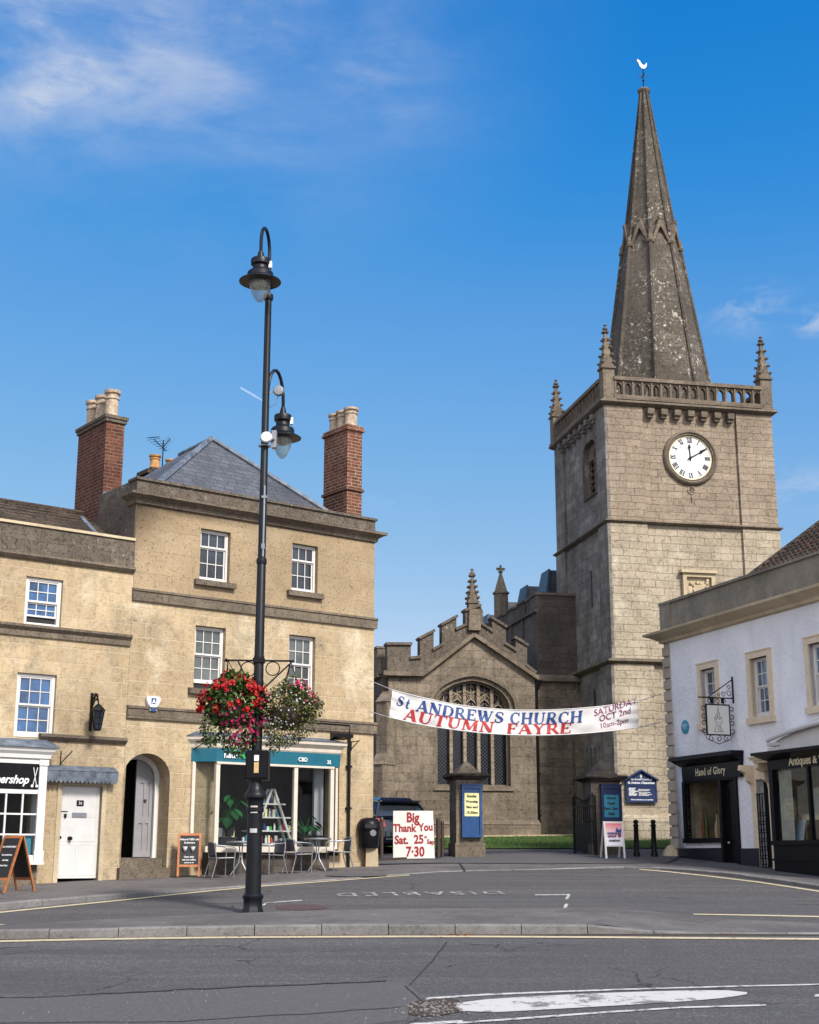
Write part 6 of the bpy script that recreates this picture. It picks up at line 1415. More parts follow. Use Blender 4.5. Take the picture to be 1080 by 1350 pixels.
# bollards
def bollard(px, py, label, grp, hpx, mat, rad=.075, nm='bollard'):
    P = G(px, py); D = P.y; h = at(px, hpx, D).z-P.z
    t = thing(nm, label, 'bollard', P, 0, grp)
    m = MB(); m.lathe([(rad*1.25, -.1), (rad*1.25, .10), (rad, .14), (rad*.80, h*.80), (rad*1.0, h*.82), (rad*1.0, h*.85), (rad*.7, h*.87), (rad*.75, h*.9)], (0, 0, 0), 12); m.build('shaft', mat, t)
    m = MB(); m.lathe([(rad*.7, h*.89), (rad*1.0, h*.93), (rad*.8, h*.97), (0, h)], (0, 0, 0), 12); m.build('knob', mat, t)
bollard(840, 1130.5, 'left black round-topped bollard of the pair beside the poster stand', 'bollards by the tower', 1080, IRON)
bollard(863, 1130.5, 'right black round-topped bollard of the pair, nearest the white house corner', 'bollards by the tower', 1080, IRON)
def post(px, py, tp, w, label):
    P = G(px, py); h = at(px, tp, P.y).z-P.z; t = thing('brown_bollard', label, 'bollard', P, 0, 'brown posts by the painted sign')
    MB().lathe([(w, -.1), (w*.95, h*.92)], (0, 0, 0), 10).build('shaft', BROWNP, t); MB().lathe([(w*1.05, h*.92), (w*1.0, h*.97), (w*.5, h), (0, h)], (0, 0, 0), 10).build('cap', BROWNP, t)
post(503, 1134.5, 1077, .055, 'slim brown post between the black bin and the painted white sign')
post(578, 1133, 1078, .06, 'brown post just right of the painted white sign'); post(583.5, 1131.5, 1081, .05, 'brown post squeezed between two others right of the painted white sign')
P = G(531, 1135)
rl = thing('low_rail', 'low dark kerb rail behind the painted white sign', 'rail', G(490, 1137), 0)
q = G(560, 1133)-G(490, 1137); MB().bar((0, .0, .05), (q.x, q.y+.0, q.z+.05), .08, .07).build('rail', BROWNP, rl)
# painted sign
Ps = G(545, 1134.5); Fs = Frame(Ps, R(2)); bs_ = thing('painted_event_sign', 'white board hand-painted in red reading Big Thank You Sat 25th Sep', 'sign', Ps, R(2))
P4 = [Fs.p(518.5, 1134), Fs.p(573.3, 1133), Fs.p(571, 1070.5), Fs.p(518.5, 1070.5)]
bdr = MB().panel([(a, b+.03) for a, b in P4], (), 0, .02, back=True).build('board', BOARDW, bs_)
x0, x1, z0, z1 = P4[0][0], P4[1][0], 0, P4[3][1]; w = x1-x0; h = z1
def brush(body, cxp, czp, size, rot=0, **k): text('painted_lettering', body, size, REDPT, bdr, x0+w*cxp, -.003, z1-h*czp, rot, off=size*.034, **k)
brush('Big', .47, .205, .34, sx=.8); brush('Thank', .27, .405, .27, sx=.86); brush('You', .79, .385, .27, -.05, sx=.82)
brush('Sat.', .20, .655, .29, sx=.86); brush('25', .62, .645, .30, -.03, sx=.85); brush('th', .785, .54, .09); brush('Sep', .90, .66, .165, .05, sx=.8); brush('7·30', .53, .91, .34, sx=.8)
m = MB(); m.bar((-.4, .02, h*.9), (-.4, .38, 0), .04).bar((.4, .02, h*.9), (.4, .38, 0), .04); m.build('rear_prop', WOOD, bs_)
# litter bin
Pb = G(486.5, 1142.5); Fn = Frame(Pb, R(10)); bn = thing('litter_bin', 'black hooded litter bin with a pale emblem on a stone footing at the house corner', 'litter bin', Pb, R(10))
zb0, zb1, zb2 = Fn.p(486, 1118)[1], Fn.p(486, 1092)[1], Fn.p(486, 1078)[1]; rr = .27
m = MB(); m.lathe([(rr*.82, zb0), (rr*.86, zb0+.02), (rr*.97, zb1)], (0, 0, 0), 24); m.build('bin_body', BLACKP, bn)
m = MB(); m.lathe([(rr*1.05, zb1-.03), (rr*1.06, zb1+.02), (rr*1.0, zb1+.14), (rr*.75, zb2-.03), (rr*.35, zb2), (0, zb2)], (0, 0, 0), 24); m.build('hood', BLACKP, bn)
m = MB(); m.panel(rc(-.14, .14, zb1+.0, zb1+.09), (), -rr*1.09, .08); m.build('slot', DARK, bn)
m = MB(); m.lathe([(.075, 0), (.075, .006), (.060, .006), (.060, 0)], (.06, -rr*.97, (zb0+zb1)/2+.12), 20, axis='y')
m.box(.045, .075, -rr*.99, -rr*.96, (zb0+zb1)/2+.08, (zb0+zb1)/2+.14).lathe([(.02, 0), (.02, .005)], (.06, -rr*.985, (zb0+zb1)/2+.16), 8, axis='y'); m.build('emblem', STEEL, bn)
m = MB(); m.hexa([(-.10, -.12, -.1), (.22, -.12, -.1), (.22, .12, -.1), (-.10, .12, -.1)], [(-.08, -.10, zb0), (.2, -.10, zb0), (.18, .10, zb0), (-.07, .10, zb0)]); m.build('stone_footing', TRIM, bn)

# =================================================================== CAR
PCAR = plain('dark_blue_car_paint', (.006, .010, .022), .18, .1, 3, .3, .6, 0, 1.0)
PROOF = plain('blue_car_roof', (.004, .007, .016), .2, .1, 3, .4, .6, 0, 1.0)
REDL = plain('red_tail_light', (.42, .01, .015), .15, .15, 20, 0, .7, 0, 1)
CGL = window_glass('car_glass', (.02, .024, .03), .4, .1, .9)
TYRE = plain('tyre_rubber', (.02, .02, .02), .85, .2, 20)
Pc = G(528, 1132); hd = R(118)   # heading: away and to the left
car = thing('parked_car', 'dark blue hatchback parked tail-out behind the painted white sign and brown posts', 'car', (0, 0, 0), 0)
# local: x across, y forward
prof = [(.02, .34), (.0, .60), (.03, .86), (.12, .98), (.42, 1.40), (.62, 1.50), (1.2, 1.55), (2.0, 1.52), (2.75, 1.08), (3.0, .98), (3.75, .86), (3.98, .68), (4.02, .40), (3.9, .28), (.15, .26)]
m = MB()
def sec(y, z): return z
bod = [(.02, .34, .80), (.0, .60, .86), (.03, .86, .87), (.12, .98, .86)]
rows = []
def ringc(y, zlo, zhi, hw, hwt): return [(-hw, y, zlo), (-hw*1.0, y, (zlo+zhi)*.5), (-hwt, y, zhi), (0, y, zhi+.03), (hwt, y, zhi), (hw, y, (zlo+zhi)*.5), (hw, y, zlo)]
S = [(.0, .34, .62, .74, .74), (.05, .27, .90, .86, .80), (.30, .24, .98, .88, .82), (1.0, .22, .97, .89, .84), (2.2, .22, .98, .89, .84), (2.9, .22, .96, .88, .80), (3.5, .24, .86, .86, .72), (3.9, .28, .72, .78, .60), (4.02, .36, .60, .62, .50)]
vs = []; fs = []
for s_ in S: vs += ringc(*s_)
nR = 7
for i in range(len(S)-1): fs += [(i*nR+k, i*nR+(k+1) % nR, (i+1)*nR+(k+1) % nR, (i+1)*nR+k) for k in range(nR)]
fs += [tuple(range(nR))[::-1], tuple(range((len(S)-1)*nR, len(S)*nR))]
m.add(vs, fs, True); cb = m.build('body', PCAR, car)
m = MB(); S2 = [(.12, .92, 1.0, .80, .74), (.42, .95, 1.38, .80, .60), (.62, .96, 1.46, .82, .60), (1.4, .96, 1.52, .83, .60), (2.0, .96, 1.46, .83, .58), (2.85, .94, .98, .80, .66)]
vs = []; fs = []
for s_ in S2: vs += ringc(*s_)
for i in range(len(S2)-1): fs += [(i*nR+k, i*nR+(k+1) % nR, (i+1)*nR+(k+1) % nR, (i+1)*nR+k) for k in range(nR)]
m.add(vs, fs, True); m.build('cabin_glass', CGL, car)
m = MB(); m.hexa([(-.62, .34, 1.36), (.62, .34, 1.36), (.60, 2.05, 1.44), (-.60, 2.05, 1.44)], [(-.58, .30, 1.42), (.58, .30, 1.42), (.55, 2.0, 1.52), (-.55, 2.0, 1.52)]); m.hexa([(-.55, .5, 1.44), (.55, .5, 1.44), (.5, 1.9, 1.5), (-.5, 1.9, 1.5)], [(-.45, .6, 1.53), (.45, .6, 1.53), (.4, 1.8, 1.56), (-.4, 1.8, 1.56)])
m.build('roof', PROOF, car)
m = MB()
for s in (-1, 1):
    for (a, b) in (((s*.80, .14, .97), (s*.60, .40, 1.40)), ((s*.83, 1.35, .97), (s*.61, 1.35, 1.50)), ((s*.82, 2.75, .98), (s*.6, 2.02, 1.47)), ((s*.84, .3, .98), (s*.84, 2.8, .97)), ((s*.60, .42, 1.42), (s*.58, 2.0, 1.50))): m.bar(a, b, .07, .05)
m.bar((-.78, .12, .97), (.78, .12, .97), .06, .05).bar((-.6, .30, 1.42), (.6, .30, 1.42), .14, .04)
m.build('pillars', PCAR, cb)
for s in (-1, 1):
    for y in (.72, 3.25):
        w = MB().lathe([(.17, -.10), (.28, -.10), (.32, -.07), (.32, .07), (.28, .10), (.17, .10)], (s*.80, y, .31), 24, axis='x').build('wheel', TYRE, car); MB().lathe([(0, -.08*s), (.18, -.09*s), (.19, .11*s), (.15, .09*s), (.04, .09*s), (0, .1*s)], (s*.80, y, .31), 14, axis='x').build('rim', STEEL, w)
    MB().hexa([(s*.60, -.015, .72), (s*.88, .02, .72), (s*.895, .34, .78), (s*.6, .03, .72)], [(s*.66, .02, .93), (s*.86, .05, .95), (s*.87, .30, .95), (s*.66, .10, .93)]).build('tail_light', REDL, car)
m = MB(); m.box(-.78, .78, -.03, .1, .30, .44).box(-.3, .3, -.015, .02, .60, .72); m.build('bumper', PCAR, cb); MB().box(-.6, .6, -.035, -.028, .38, .40).build('bumper_strip', STEEL, cb)
MB().tube([(.1, .75, 1.53), (.1, .60, 1.78)], .008, 4).build('aerial', BLACKP, car)
car.rotation_euler.z = R(28)
rot = Matrix.Rotation(R(28), 3, 'Z')
# put the rear left corner at its place in the street
cl = at(498, 1120, 39.2); off = rot @ Vector((-.84, 0, 0)); car.location = (cl.x-off.x, cl.y-off.y, gz(0, 40.2)-.03)
car.rotation_euler.x = 0
TANP = plain('tan_sticker', (.50, .34, .15), .6, .2, 30)
# =================================================================== LAMP POST
Pl = G(333, 1203.5); D0 = Pl.y
lp = thing('street_lamp', 'tall black double-headed lamp post holding the two flower baskets', 'street lamp', Pl)
def lz(px, py, D=None): return at(px, py, D or D0).z-Pl.z
def lxp(px, py, D=None): return at(px, py, D or D0).x-Pl.x
m = MB(); zt = lz(333, 1181)
m.lathe([(.185, -.15), (.185, .05), (.165, .08), (.165, zt-.06), (.185, zt-.03), (.185, zt), (.15, zt+.04)], (0, 0, 0), 8, False, rot=.2); m.build('base', POSTP, lp)
z1 = lz(340, 1048); z2 = lz(342, 1016)
m = MB(); m.lathe([(.135, zt), (.128, z1-.30), (.15, z1-.28), (.15, z1-.22), (.13, z1-.2), (.14, z1-.12), (.15, z1-.08), (.185, z1-.05), (.19, z1), (.175, z1+.03), (.14, z1+.07), (.115, z1+.13), (.102, z1+.22), (.098, z1+.4)], (0, 0, 0), 20); m.build('lower_column', POSTP, lp)
ztop = lz(358, 390)
zj = lz(350, 740)
m = MB(); m.tube([(0, 0, z1+.2), (0, 0, zj), (0, 0, zj+.02), (0, 0, ztop)], [.093, .078, .070, .062], 16)
for z in (zj, ztop-.03, lz(347, 868), lz(347, 900)): m.lathe([(.088, -.05), (.095, 0), (.088, .05)], (0, 0, z), 16)
m.build('pole', POSTP, lp)
# signal cabinets half way
m = MB(); zb0, zb1 = lz(339, 1029), lz(339, 990)
m.box(-.15, .20, -.17, .17, zb0+.04, zb1); m.box(-.17, .22, -.14, .19, zb0, zb1-.02); cbx = m.build('equipment_box', BLACKP, lp)
MB().box(-.02, .06, -.176, -.171, zb0+.12, zb0+.30).build('yellow_sticker', TANP, cbx); MB().box(-.02, .06, -.176, -.171, zb0+.32, zb0+.42).build('white_sticker', WHT, cbx)
for px, py, w, h, mt in ((333, 1072, .10, .12, CURT), (335, 1098, .05, .07, GREYDOOR)):
    z = lz(px, py); m = MB(); n = 6; vs = []
    for k in range(n+1): a = -math.pi/2-.5+k/n*.9; vs += [(.140*math.cos(a), .140*math.sin(a), z), (.140*math.cos(a), .140*math.sin(a), z+h)]
    m.add(vs, [(2*k, 2*k+2, 2*k+3, 2*k+1) for k in range(n)]); m.build('torn_sticker', mt, lp)
# upper arm: thin stem, crook, lantern
def crook(p_base, p_top, out, hgt, drop):
    """half loop from the stem over to the lantern"""
    a = Vector(p_top); o = Vector(out); P = [Vector(p_base), a]
    for k in range(1, 11):
        t = math.pi*k/10; P.append(a + o*(1-math.cos(t))/2 + Vector((0, 0, hgt*math.sin(t))))
    P.append(P[-1]-Vector((0, 0, drop))); return P
def lantern(c, r, parent):
    """c = underside of the shade"""
    m = MB(); m.lathe([(r, 0), (r*1.0, .012), (r*.80, .055), (r*.66, .085), (r*.63, .10), (r*.62, .17), (r*.56, .20), (r*.40, .225), (r*.36, .25), (r*.36, .31), (r*.46, .34), (r*.47, .42), (r*.44, .45), (r*.20, .47), (r*.12, .60)], c, 32)
    s = m.build('lantern_head', POSTP, parent)
    MB().lathe([(r*.98, .004), (r*.6, .06), (r*.5, .10), (0, .12)], c, 24).build('shade_underside', plain('worn_bronze_enamel', (.16, .12, .10), .5, .3, 12), s)
    MB().lathe([(r*.50, .08), (r*.51, .02), (r*.50, -.08), (r*.42, -.20), (r*.28, -.31), (r*.10, -.39), (0, -.40)], c, 20).build('glass_bowl', LAMPG, s)
    MB().lathe([(0, .1), (.12, .06), (.13, -.04), (.08, -.12), (0, -.15)], c, 12).build('lamp_reflector', plain('reflector', (.36, .35, .30), .3, .1, 5), s)
    m = MB(); m.box(c[0]+r*.40, c[0]+r*.55, c[1]-.05, c[1]+.04, c[2]+.27, c[2]+.40); m.build('photocell', WHT, s)
    return s
D1 = D0-.55
c1 = Vector((lxp(343, 372, D1), -.55, lz(343, 372, D1)))
# top of the crook at y=302
stem_top = Vector((0, 0, lz(362, 335)))
hg = lz(352, 303, D0-.25)-stem_top.z
out = Vector((c1.x, c1.y, 0))
P = crook((0, 0, ztop-.05), stem_top, out, hg, max(.1, stem_top.z-c1.z-.58))
MB().tube(P, .032, 8).build('upper_arm', POSTP, lp)
lantern(c1, .385, lp)
D2 = D0+.5
c2 = Vector((lxp(372.5, 578, D2), .5, lz(372.5, 578, D2)))
st2 = Vector((.03, .03, lz(364, 520)))
hg2 = lz(366, 487, D0+.2)-st2.z
P = crook((.02, .02, lz(358, 540)), st2, Vector((c2.x-.03, .47, 0)), hg2, st2.z-c2.z-.58)
MB().tube(P, .032, 8).build('lower_arm', POSTP, lp)
lantern(c2, .35, lp)
# gadgets
def disc(px, py, y, r, nm, mat):
    z = lz(px, py); x = lxp(px, py); m = MB(); m.lathe([(r*.7, -.06), (r, -.02), (r, .02), (r*.85, .05), (0, .06)], (x, y, z), 18, axis='y'); return m.build(nm, mat, lp), x, z
g_, x_, z_ = disc(352.5, 580, -.16, .105, 'sensor_dome', WHT)
m = MB(); m.box(x_-.12, x_+.14, -.11, -.06, z_-.02, z_+.02).box(x_+.08, x_+.17, -.05, .1, z_-.15, z_+.17).lathe([(.1, -.11), (.115, -.11), (.115, -.13)], (0, 0, z_), 12); m.build('sensor_bracket', STEEL, lp)
g_, x_, z_ = disc(368, 516, -.03, .10, 'small_antenna', STEEL); 
MB().tube([(x_, 0, z_), (x_-.05, 0, z_-.25), (.04, 0, z_-.32)], .008, 5).bar((0, 0, z_-.03), (x_, 0, z_), .02).build('antenna_cable', STEEL, lp)
m = MB(); x_ = .0; m.tube([(.03, -.08, lz(350, 735)), (.03, -.085, lz(351, 642))], .018, 6).box(-.0, .06, -.10, -.07, lz(350, 725), lz(350, 718)).box(-.02, .08, -.10, -.07, lz(351, 658), lz(351, 655)); m.build('conduit', STEEL, lp)
# basket bracket
def bx(px, py): return lxp(px, py), lz(px, py)
zb = bx(347, 871)[1]; xl = bx(299, 869)[0]; xr = bx(380, 874)[0]+.10
m = MB(); m.bar((xl, -.05, zb), (xr, .05, zb), .035, .03); m.lathe([(0, -.04), (.04, 0), (0, .04)], (xl, -.05, zb), 8)
m.bar((xl+.2, -.04, zb), (-.06, 0, zb-.62), .03, .025); m.bar((xr-.02, .04, zb), (.06, 0, zb-.52), .03, .025); m.box(-.1, .1, -.1, .1, zb-.04, zb+.04); m.box(-.1, .1, -.1, .1, zb-.66, zb-.60)
for c, r in (((xl*.33), .13), (xr*.4, .12)): m.tube([(c+r*math.cos(a), 0, zb-r-.02+r*math.sin(a)) for a in [i*math.pi/8 for i in range(17)]], .010, 4)
m.build('basket_bracket', IRON, lp)
# =================================================================== HANGING BASKETS
def basket(nm, label, c, rx, rz, blobs, chain_top):
    t = thing(nm, label, 'hanging basket', c)
    m = MB(); m.lathe([(.34, .05), (.33, -.05), (.24, -.24), (.10, -.32), (0, -.33)], (0, 0, 0), 18); m.build('basket_bowl', BROWNP, t)
    m = MB()
    for k in range(3): a = 2*math.pi*k/3; m.tube([(.3*math.cos(a), .3*math.sin(a), .05), tuple(Vector(chain_top)-Vector(c))], .008, 4)
    m.build('chain', IRON, t)
    for nm2, mat, items in blobs:
        m = MB()
        for it in items:
            if it[0] == 'leaf':
                _, cc, ra, n, sz = it
                for k in range(n):
                    v = Vector((random.gauss(0, 1), random.gauss(0, 1), random.gauss(0, 1))).normalized(); rr = random.uniform(.45, 1.0)**.6
                    bump_ = 1+.22*noise.noise(v*2.3+Vector(cc))
                    p = Vector((cc[0]+v.x*ra[0]*rr*bump_, cc[1]+v.y*ra[1]*rr*bump_, cc[2]+v.z*ra[2]*rr*bump_))
                    d = (v+Vector((random.uniform(-.8, .8), random.uniform(-.8, .8), random.uniform(-1, .4)))).normalized(); s_ = d.cross(Vector((random.random()-.5, random.random()-.5, random.random()))).normalized(); l = sz*random.uniform(.6, 1.4)
                    m.add([p, p+d*l*.5+s_*l*.38, p+d*l, p+d*l*.5-s_*l*.38], [(0, 1, 2, 3)])
            else:
                _, cc, ra, n, sz, per, top = it
                for k in range(n):
                    while True:
                        v = Vector((random.gauss(0, 1), random.gauss(0, 1), random.gauss(0, 1))).normalized()
                        if v.z > top: break
                    rr = random.uniform(.86, 1.10); bump_ = 1+.22*noise.noise(v*2.3+Vector(cc))
                    p = Vector((cc[0]+v.x*ra[0]*rr*bump_, cc[1]+v.y*ra[1]*rr*bump_, cc[2]+v.z*ra[2]*rr*bump_))
                    for j in range(per):
                        o = Vector((random.gauss(0, 1), random.gauss(0, 1), random.gauss(0, 1))).normalized()*sz*(.7 if per > 1 else 0)
                        nrm = (v+o/sz*.8+Vector((random.uniform(-.3, .3), random.uniform(-.3, .3), random.uniform(-.3, .3)))).normalized(); a_ = nrm.cross(Vector((.3, .5, 1))).normalized(); b_ = nrm.cross(a_)
                        r_ = sz*(.48 if per > 1 else 1.0)
                        ctr = p+o; vs = [ctr-nrm*r_*.2]+[ctr+(a_*math.cos(q*2*math.pi/5)+b_*math.sin(q*2*math.pi/5))*r_+nrm*r_*.1*(q % 2) for q in range(5)]
                        m.add(vs, [(0, 1+q, 1+(q+1) % 5) for q in range(5)])
        tag(m.build(nm2, mat, t, fix=False), kind='stuff')
    return t
random.seed(44)
cb1 = at(308, 935, D0-.05)
pr = D0/1845/.98
basket('red_flower_basket', 'hanging basket of bright red geraniums over trailing magenta flowers, left of the post', cb1, 1, 1, [
    ('foliage', LEAF, [('leaf', (0, 0, .15), (.50, .42, .42), 2600, .075), ('leaf', (-.36, 0, -.3), (.20, .25, .34), 700, .05), ('leaf', (.10, 0, -.40), (.34, .3, .42), 1100, .05), ('leaf', (.05, -.05, .5), (.2, .2, .16), 250, .06)]),
    ('red_geranium_heads', REDF, [('fl', (-.03, 0, .15), (.56, .46, .42), 86, .062, 11, -.5), ('fl', (.0, -.02, .48), (.25, .2, .17), 14, .06, 11, -.2), ('fl', (.36, 0, .3), (.2, .2, .18), 12, .055, 10, -.6)]),
    ('magenta_petunias', MAGF, [('fl', (.16, -.02, -.38), (.25, .3, .38), 190, .032, 1, -1), ('fl', (.38, -.1, -.15), (.16, .16, .28), 60, .034, 1, -1), ('fl', (-.05, -.05, -.1), (.4, .4, .25), 50, .034, 1, -1)]),
    ('pale_trailing_flowers', WHF, [('fl', (-.34, 0, -.28), (.22, .26, .32), 60, .018, 1, -1), ('fl', (-.2, 0, -.4), (.2, .2, .3), 30, .018, 1, -1)])], (Pl.x+xl+.03, Pl.y-.05, Pl.z+zb))
cb2 = at(380, 938, D0+.05)
basket('pale_flower_basket', 'straggling hanging basket of small pale flowers and olive foliage, right of the post', cb2, 1, 1, [
    ('foliage', OLIVEF, [('leaf', (0, 0, .1), (.46, .42, .38), 2600, .045), ('leaf', (-.05, 0, -.28), (.40, .36, .34), 2000, .035), ('leaf', (.24, 0, .1), (.36, .3, .30), 1200, .045), ('leaf', (-.25, 0, -.45), (.16, .16, .30), 350, .035), ('leaf', (.32, 0, -.22), (.2, .2, .22), 260, .035), ('leaf', (.08, 0, .48), (.2, .2, .14), 200, .05)]),
    ('pale_flowers', WHF, [('fl', (-.02, 0, .05), (.50, .44, .44), 130, .016, 1, -1), ('fl', (-.12, 0, -.34), (.34, .34, .34), 190, .016, 1, -1), ('fl', (.22, 0, -.1), (.34, .28, .4), 60, .016, 1, -1)]),
    ('pink_flowers', PINKF, [('fl', (.18, 0, .35), (.24, .22, .18), 26, .035, 6, -.1), ('fl', (.40, 0, .18), (.14, .2, .18), 16, .03, 5, -.4)]),
    ('magenta_flowers', MAGF, [('fl', (-.36, -.1, -.0), (.12, .14, .3), 22, .032, 1, -1)])], (Pl.x+xr-.06, Pl.y+.05, Pl.z+zb))

# =================================================================== BANNER
TL_, TR_, BL_, BR_ = at(517, 909.6, 35.6), at(838.5, 925, 37.9), at(512.5, 945.7, 35.6), at(842, 959, 37.9)
Tm, Bm = at(672, 935.5, 36.7), at(672, 968.5, 36.7)
def quadc(a, m_, b, s): 
    c = m_*2 - (a+b)*.5; return a*(1-s)**2 + c*2*s*(1-s) + b*s*s
bd_ = (TR_-TL_); bdir = Vector((bd_.x, bd_.y, 0)).normalized(); bn_ = Vector((bdir.y, -bdir.x, 0))
def ban(s, t, off=0.0):
    p = quadc(BL_, Bm, BR_, s)*(1-t) + quadc(TL_, Tm, TR_, s)*t
    e = abs(s-.5)*2; bl = .05*math.sin(s*7+t*1.2)+.016*math.sin(s*23+t*3+1)*(.4+e)+.007*math.sin(s*60-t*9)
    e = abs(s-.5)*2; bl += .022*math.sin((t+s*1.5)*18)*max(0, e-.7)*3 + .008*math.sin(t*9+s*30)
    return p + bn_*(bl+off)
org = (TL_+BL_)/2
bt = thing('street_banner', 'long white cloth banner lettered in blue and red strung across the church entrance', 'banner', org)
m = MB(); nS, nT = 120, 12
m.add([ban(i/nS, j/nT)-org for j in range(nT+1) for i in range(nS+1)], [(j*(nS+1)+i, j*(nS+1)+i+1, (j+1)*(nS+1)+i+1, (j+1)*(nS+1)+i) for j in range(nT) for i in range(nS)], True)
cl_ = m.build('cloth', CLOTH, bt)
m = MB()
for t in (0, 1): m.tube([ban(i/40, t)-org for i in range(41)], .014, 5)
m.build('hem_cord', CLOTH, bt)
LB = (TR_-TL_).length; HB = (TL_.z-BL_.z)
def banner_text(body, s0, s1, t0, t1, mat, shear=.12, serif=True, name='banner_lettering'):
    m = MB(); h = (t1-t0)
    if serif: qs, wd = serif_quads(body, 1.0, shear)
    else: qs, wd = None, None
    sc = (s1-s0)/wd
    for q in qs: m.add([ban(s0+x*sc, t0+z*h, .012)-org for x, z in q], [(0, 1, 2, 3)])
    return m.build(name, mat, cl_, fix=False)
fx = lambda px: (px-517)/(838.5-517)
banner_text('S', fx(524), fx(534.5), .50, .86, BLUEPT, .2)
banner_text('t', fx(536), fx(543), .47, .82, BLUEPT, .2)
banner_text('ANDREWS', fx(552), fx(671), .46, .89, BLUEPT)
banner_text('CHURCH', fx(678), fx(771), .44, .90, BLUEPT)
banner_text('AUTUMN', fx(536), fx(658), .05, .47, REDBN, .15)
banner_text('FAYRE', fx(674), fx(758), .05, .45, REDBN, .1)
def banner_marker(body, s0, t0, h, rot):
    me = text_mesh(body, 1.0, off=.004, sx=.9, align='LEFT', ext=0)
    w = max(v.co.x for v in me.vertices)
    bm = bmesh.new(); bm.from_mesh(me); bm.to_mesh(me); bm.free()
    hh = h/HB
    for v in me.vertices:
        x, z = v.co.x*h, v.co.y
        p = ban(s0+x/LB, t0+z*hh+x*rot, .014)-org; v.co = p
    me.materials.clear(); me.materials.append(PURPLE); me.name = 'marker_lettering'
    o = bpy.data.objects.new('marker_lettering', me); COL.objects.link(o); o.parent = cl_
banner_marker('SATURDAY', fx(785), .64, .25, .26); banner_marker('OCT 2nd', fx(791), .40, .24, .22); banner_marker('10am-2pm', fx(791), .14, .20, .14)
m = MB()
ea, eb = L.w(HW-.3, -.03, 0), None
q1 = at(487, 897, 34.9)-org; q2 = at(487, 938, 34.9)-org
m.tube([ban(0, 1)-org, q1], .010, 4).tube([ban(0, 0)-org, q2], .010, 4)
x, z = W.p(873, 915); e1 = W.w(x, -.03, z)-org; x, z = W.p(873, 952); e2 = W.w(x, -.03, z)-org
m.tube([ban(1, 1)-org, e1], .010, 4).tube([ban(1, 0)-org, e2], .010, 4); x, z = W.p(876, 968); m.tube([(ban(1, 0)-org)*.35+e2*.65, W.w(x, -.03, z)-org], .008, 4)
m.build('rope', GREYDOOR, bt)

# =================================================================== TABLES, CHAIRS, A-BOARDS
def make_chair():
    t = thing('cafe_chair', '', 'chair', (0, 0, 0), 0, 'cafe chairs under the shop window')
    # faces +x; frame of bent tube
    for s in (-1, 1):
        MB().tube([(.20, s*.25, 0), (.20, s*.255, .30), (.22, s*.27, .62), (.14, s*.28, .66), (-.18, s*.27, .68), (-.25, s*.2, .72)], .0125, 6).build('leg', STEEL, t)
        MB().tube([(-.30, s*.24, 0), (-.20, s*.23, .36), (-.24, s*.22, .60), (-.25, s*.2, .72)], .0125, 6).build('leg', STEEL, t)
    m = MB(); m.tube([(-.25, -.2, .72), (-.29, -.08, .76), (-.29, .08, .76), (-.25, .2, .72)], .0125, 6).tube([(.21, -.25, .42), (.23, 0, .43), (.21, .25, .42), (-.21, .22, .41), (-.21, -.22, .41), (.21, -.25, .42)], .011, 6); m.build('frame', STEEL, t)
    m = MB(); n = 8
    for k in range(n):
        y0, y1 = -.23+.46*k/n, -.23+.46*(k+1)/n; z = .425-.012*math.sin(math.pi*(k+.5)/n); m.box(-.21, .21, y0, y1-.004, z-.012, z+.006)
    m.build('seat', RATTAN, t)
    m = MB(); vs = []
    for k in range(9):
        a = -1.0+2.0*k/8; y = .21*math.sin(a)/math.sin(1.0); x = -.23-.06*math.cos(a*1.4); vs += [(x+.02, y, .47), (x, y, .74)]
    m.add(vs, [(2*k, 2*k+2, 2*k+3, 2*k+1) for k in range(8)]); vs2 = [(a+.012, b, c) for a, b, c in vs]; m.add(vs2, [(2*k, 2*k+1, 2*k+3, 2*k+2) for k in range(8)])
    m.build('backrest', RATTAN, t)
    return t
def make_table():
    t = thing('cafe_table', '', 'table', (0, 0, 0), 0, 'round cafe tables under the shop window')
    m = MB(); m.lathe([(.30, .70), (.31, .71), (.31, .73), (.0, .731)], (0, 0, 0), 28); m.build('tabletop', GLS, t)
    MB().lathe([(.312, .70), (.316, .715), (.312, .735), (.302, .735), (.302, .70)], (0, 0, 0), 28).build('table_rim', STEEL, t)
    for k in range(4):
        a = math.pi/4+k*math.pi/2; c, s_ = math.cos(a), math.sin(a)
        MB().tube([(.06*c, .06*s_, .70), (.03*c, .03*s_, .45), (.05*c, .05*s_, .28), (.28*c, .28*s_, .0)], .012, 6).build('leg', STEEL, t)
    MB().lathe([(.035, 0), (.04, .02), (.035, .04)], (0, 0, .38), 10).build('collar', STEEL, t)
    return t
ch0 = make_chair(); tb0 = make_table()
spots = [(288, 1150.5, 8, 'leftmost cafe chair, beside the small chalkboard and facing the first table', 'leftmost'), (357, 1148.5, 196, 'cafe chair just right of the lamp post with its back to the second table', ''), (390, 1147.5, -12+24, 'cafe chair turned towards the second table, left of it', ''), (446, 1145, 182, 'rightmost cafe chair, beside the black downpipe', '')]
for i, (px, py, rz, lb, _) in enumerate(spots):
    o = ch0 if i == 0 else copy_tree(ch0)
    x_ = L.p(px, 1148, -1.0)[0]; P = L.w(x_, -1.0 - (.12 if i in (0, 2) else 0), 0); o.location = (P.x, P.y, gz(P.x, P.y)+.035); o.rotation_euler.z = L.a*.55+R(rz); o['label'] = lb; o.scale = (.98,)*3
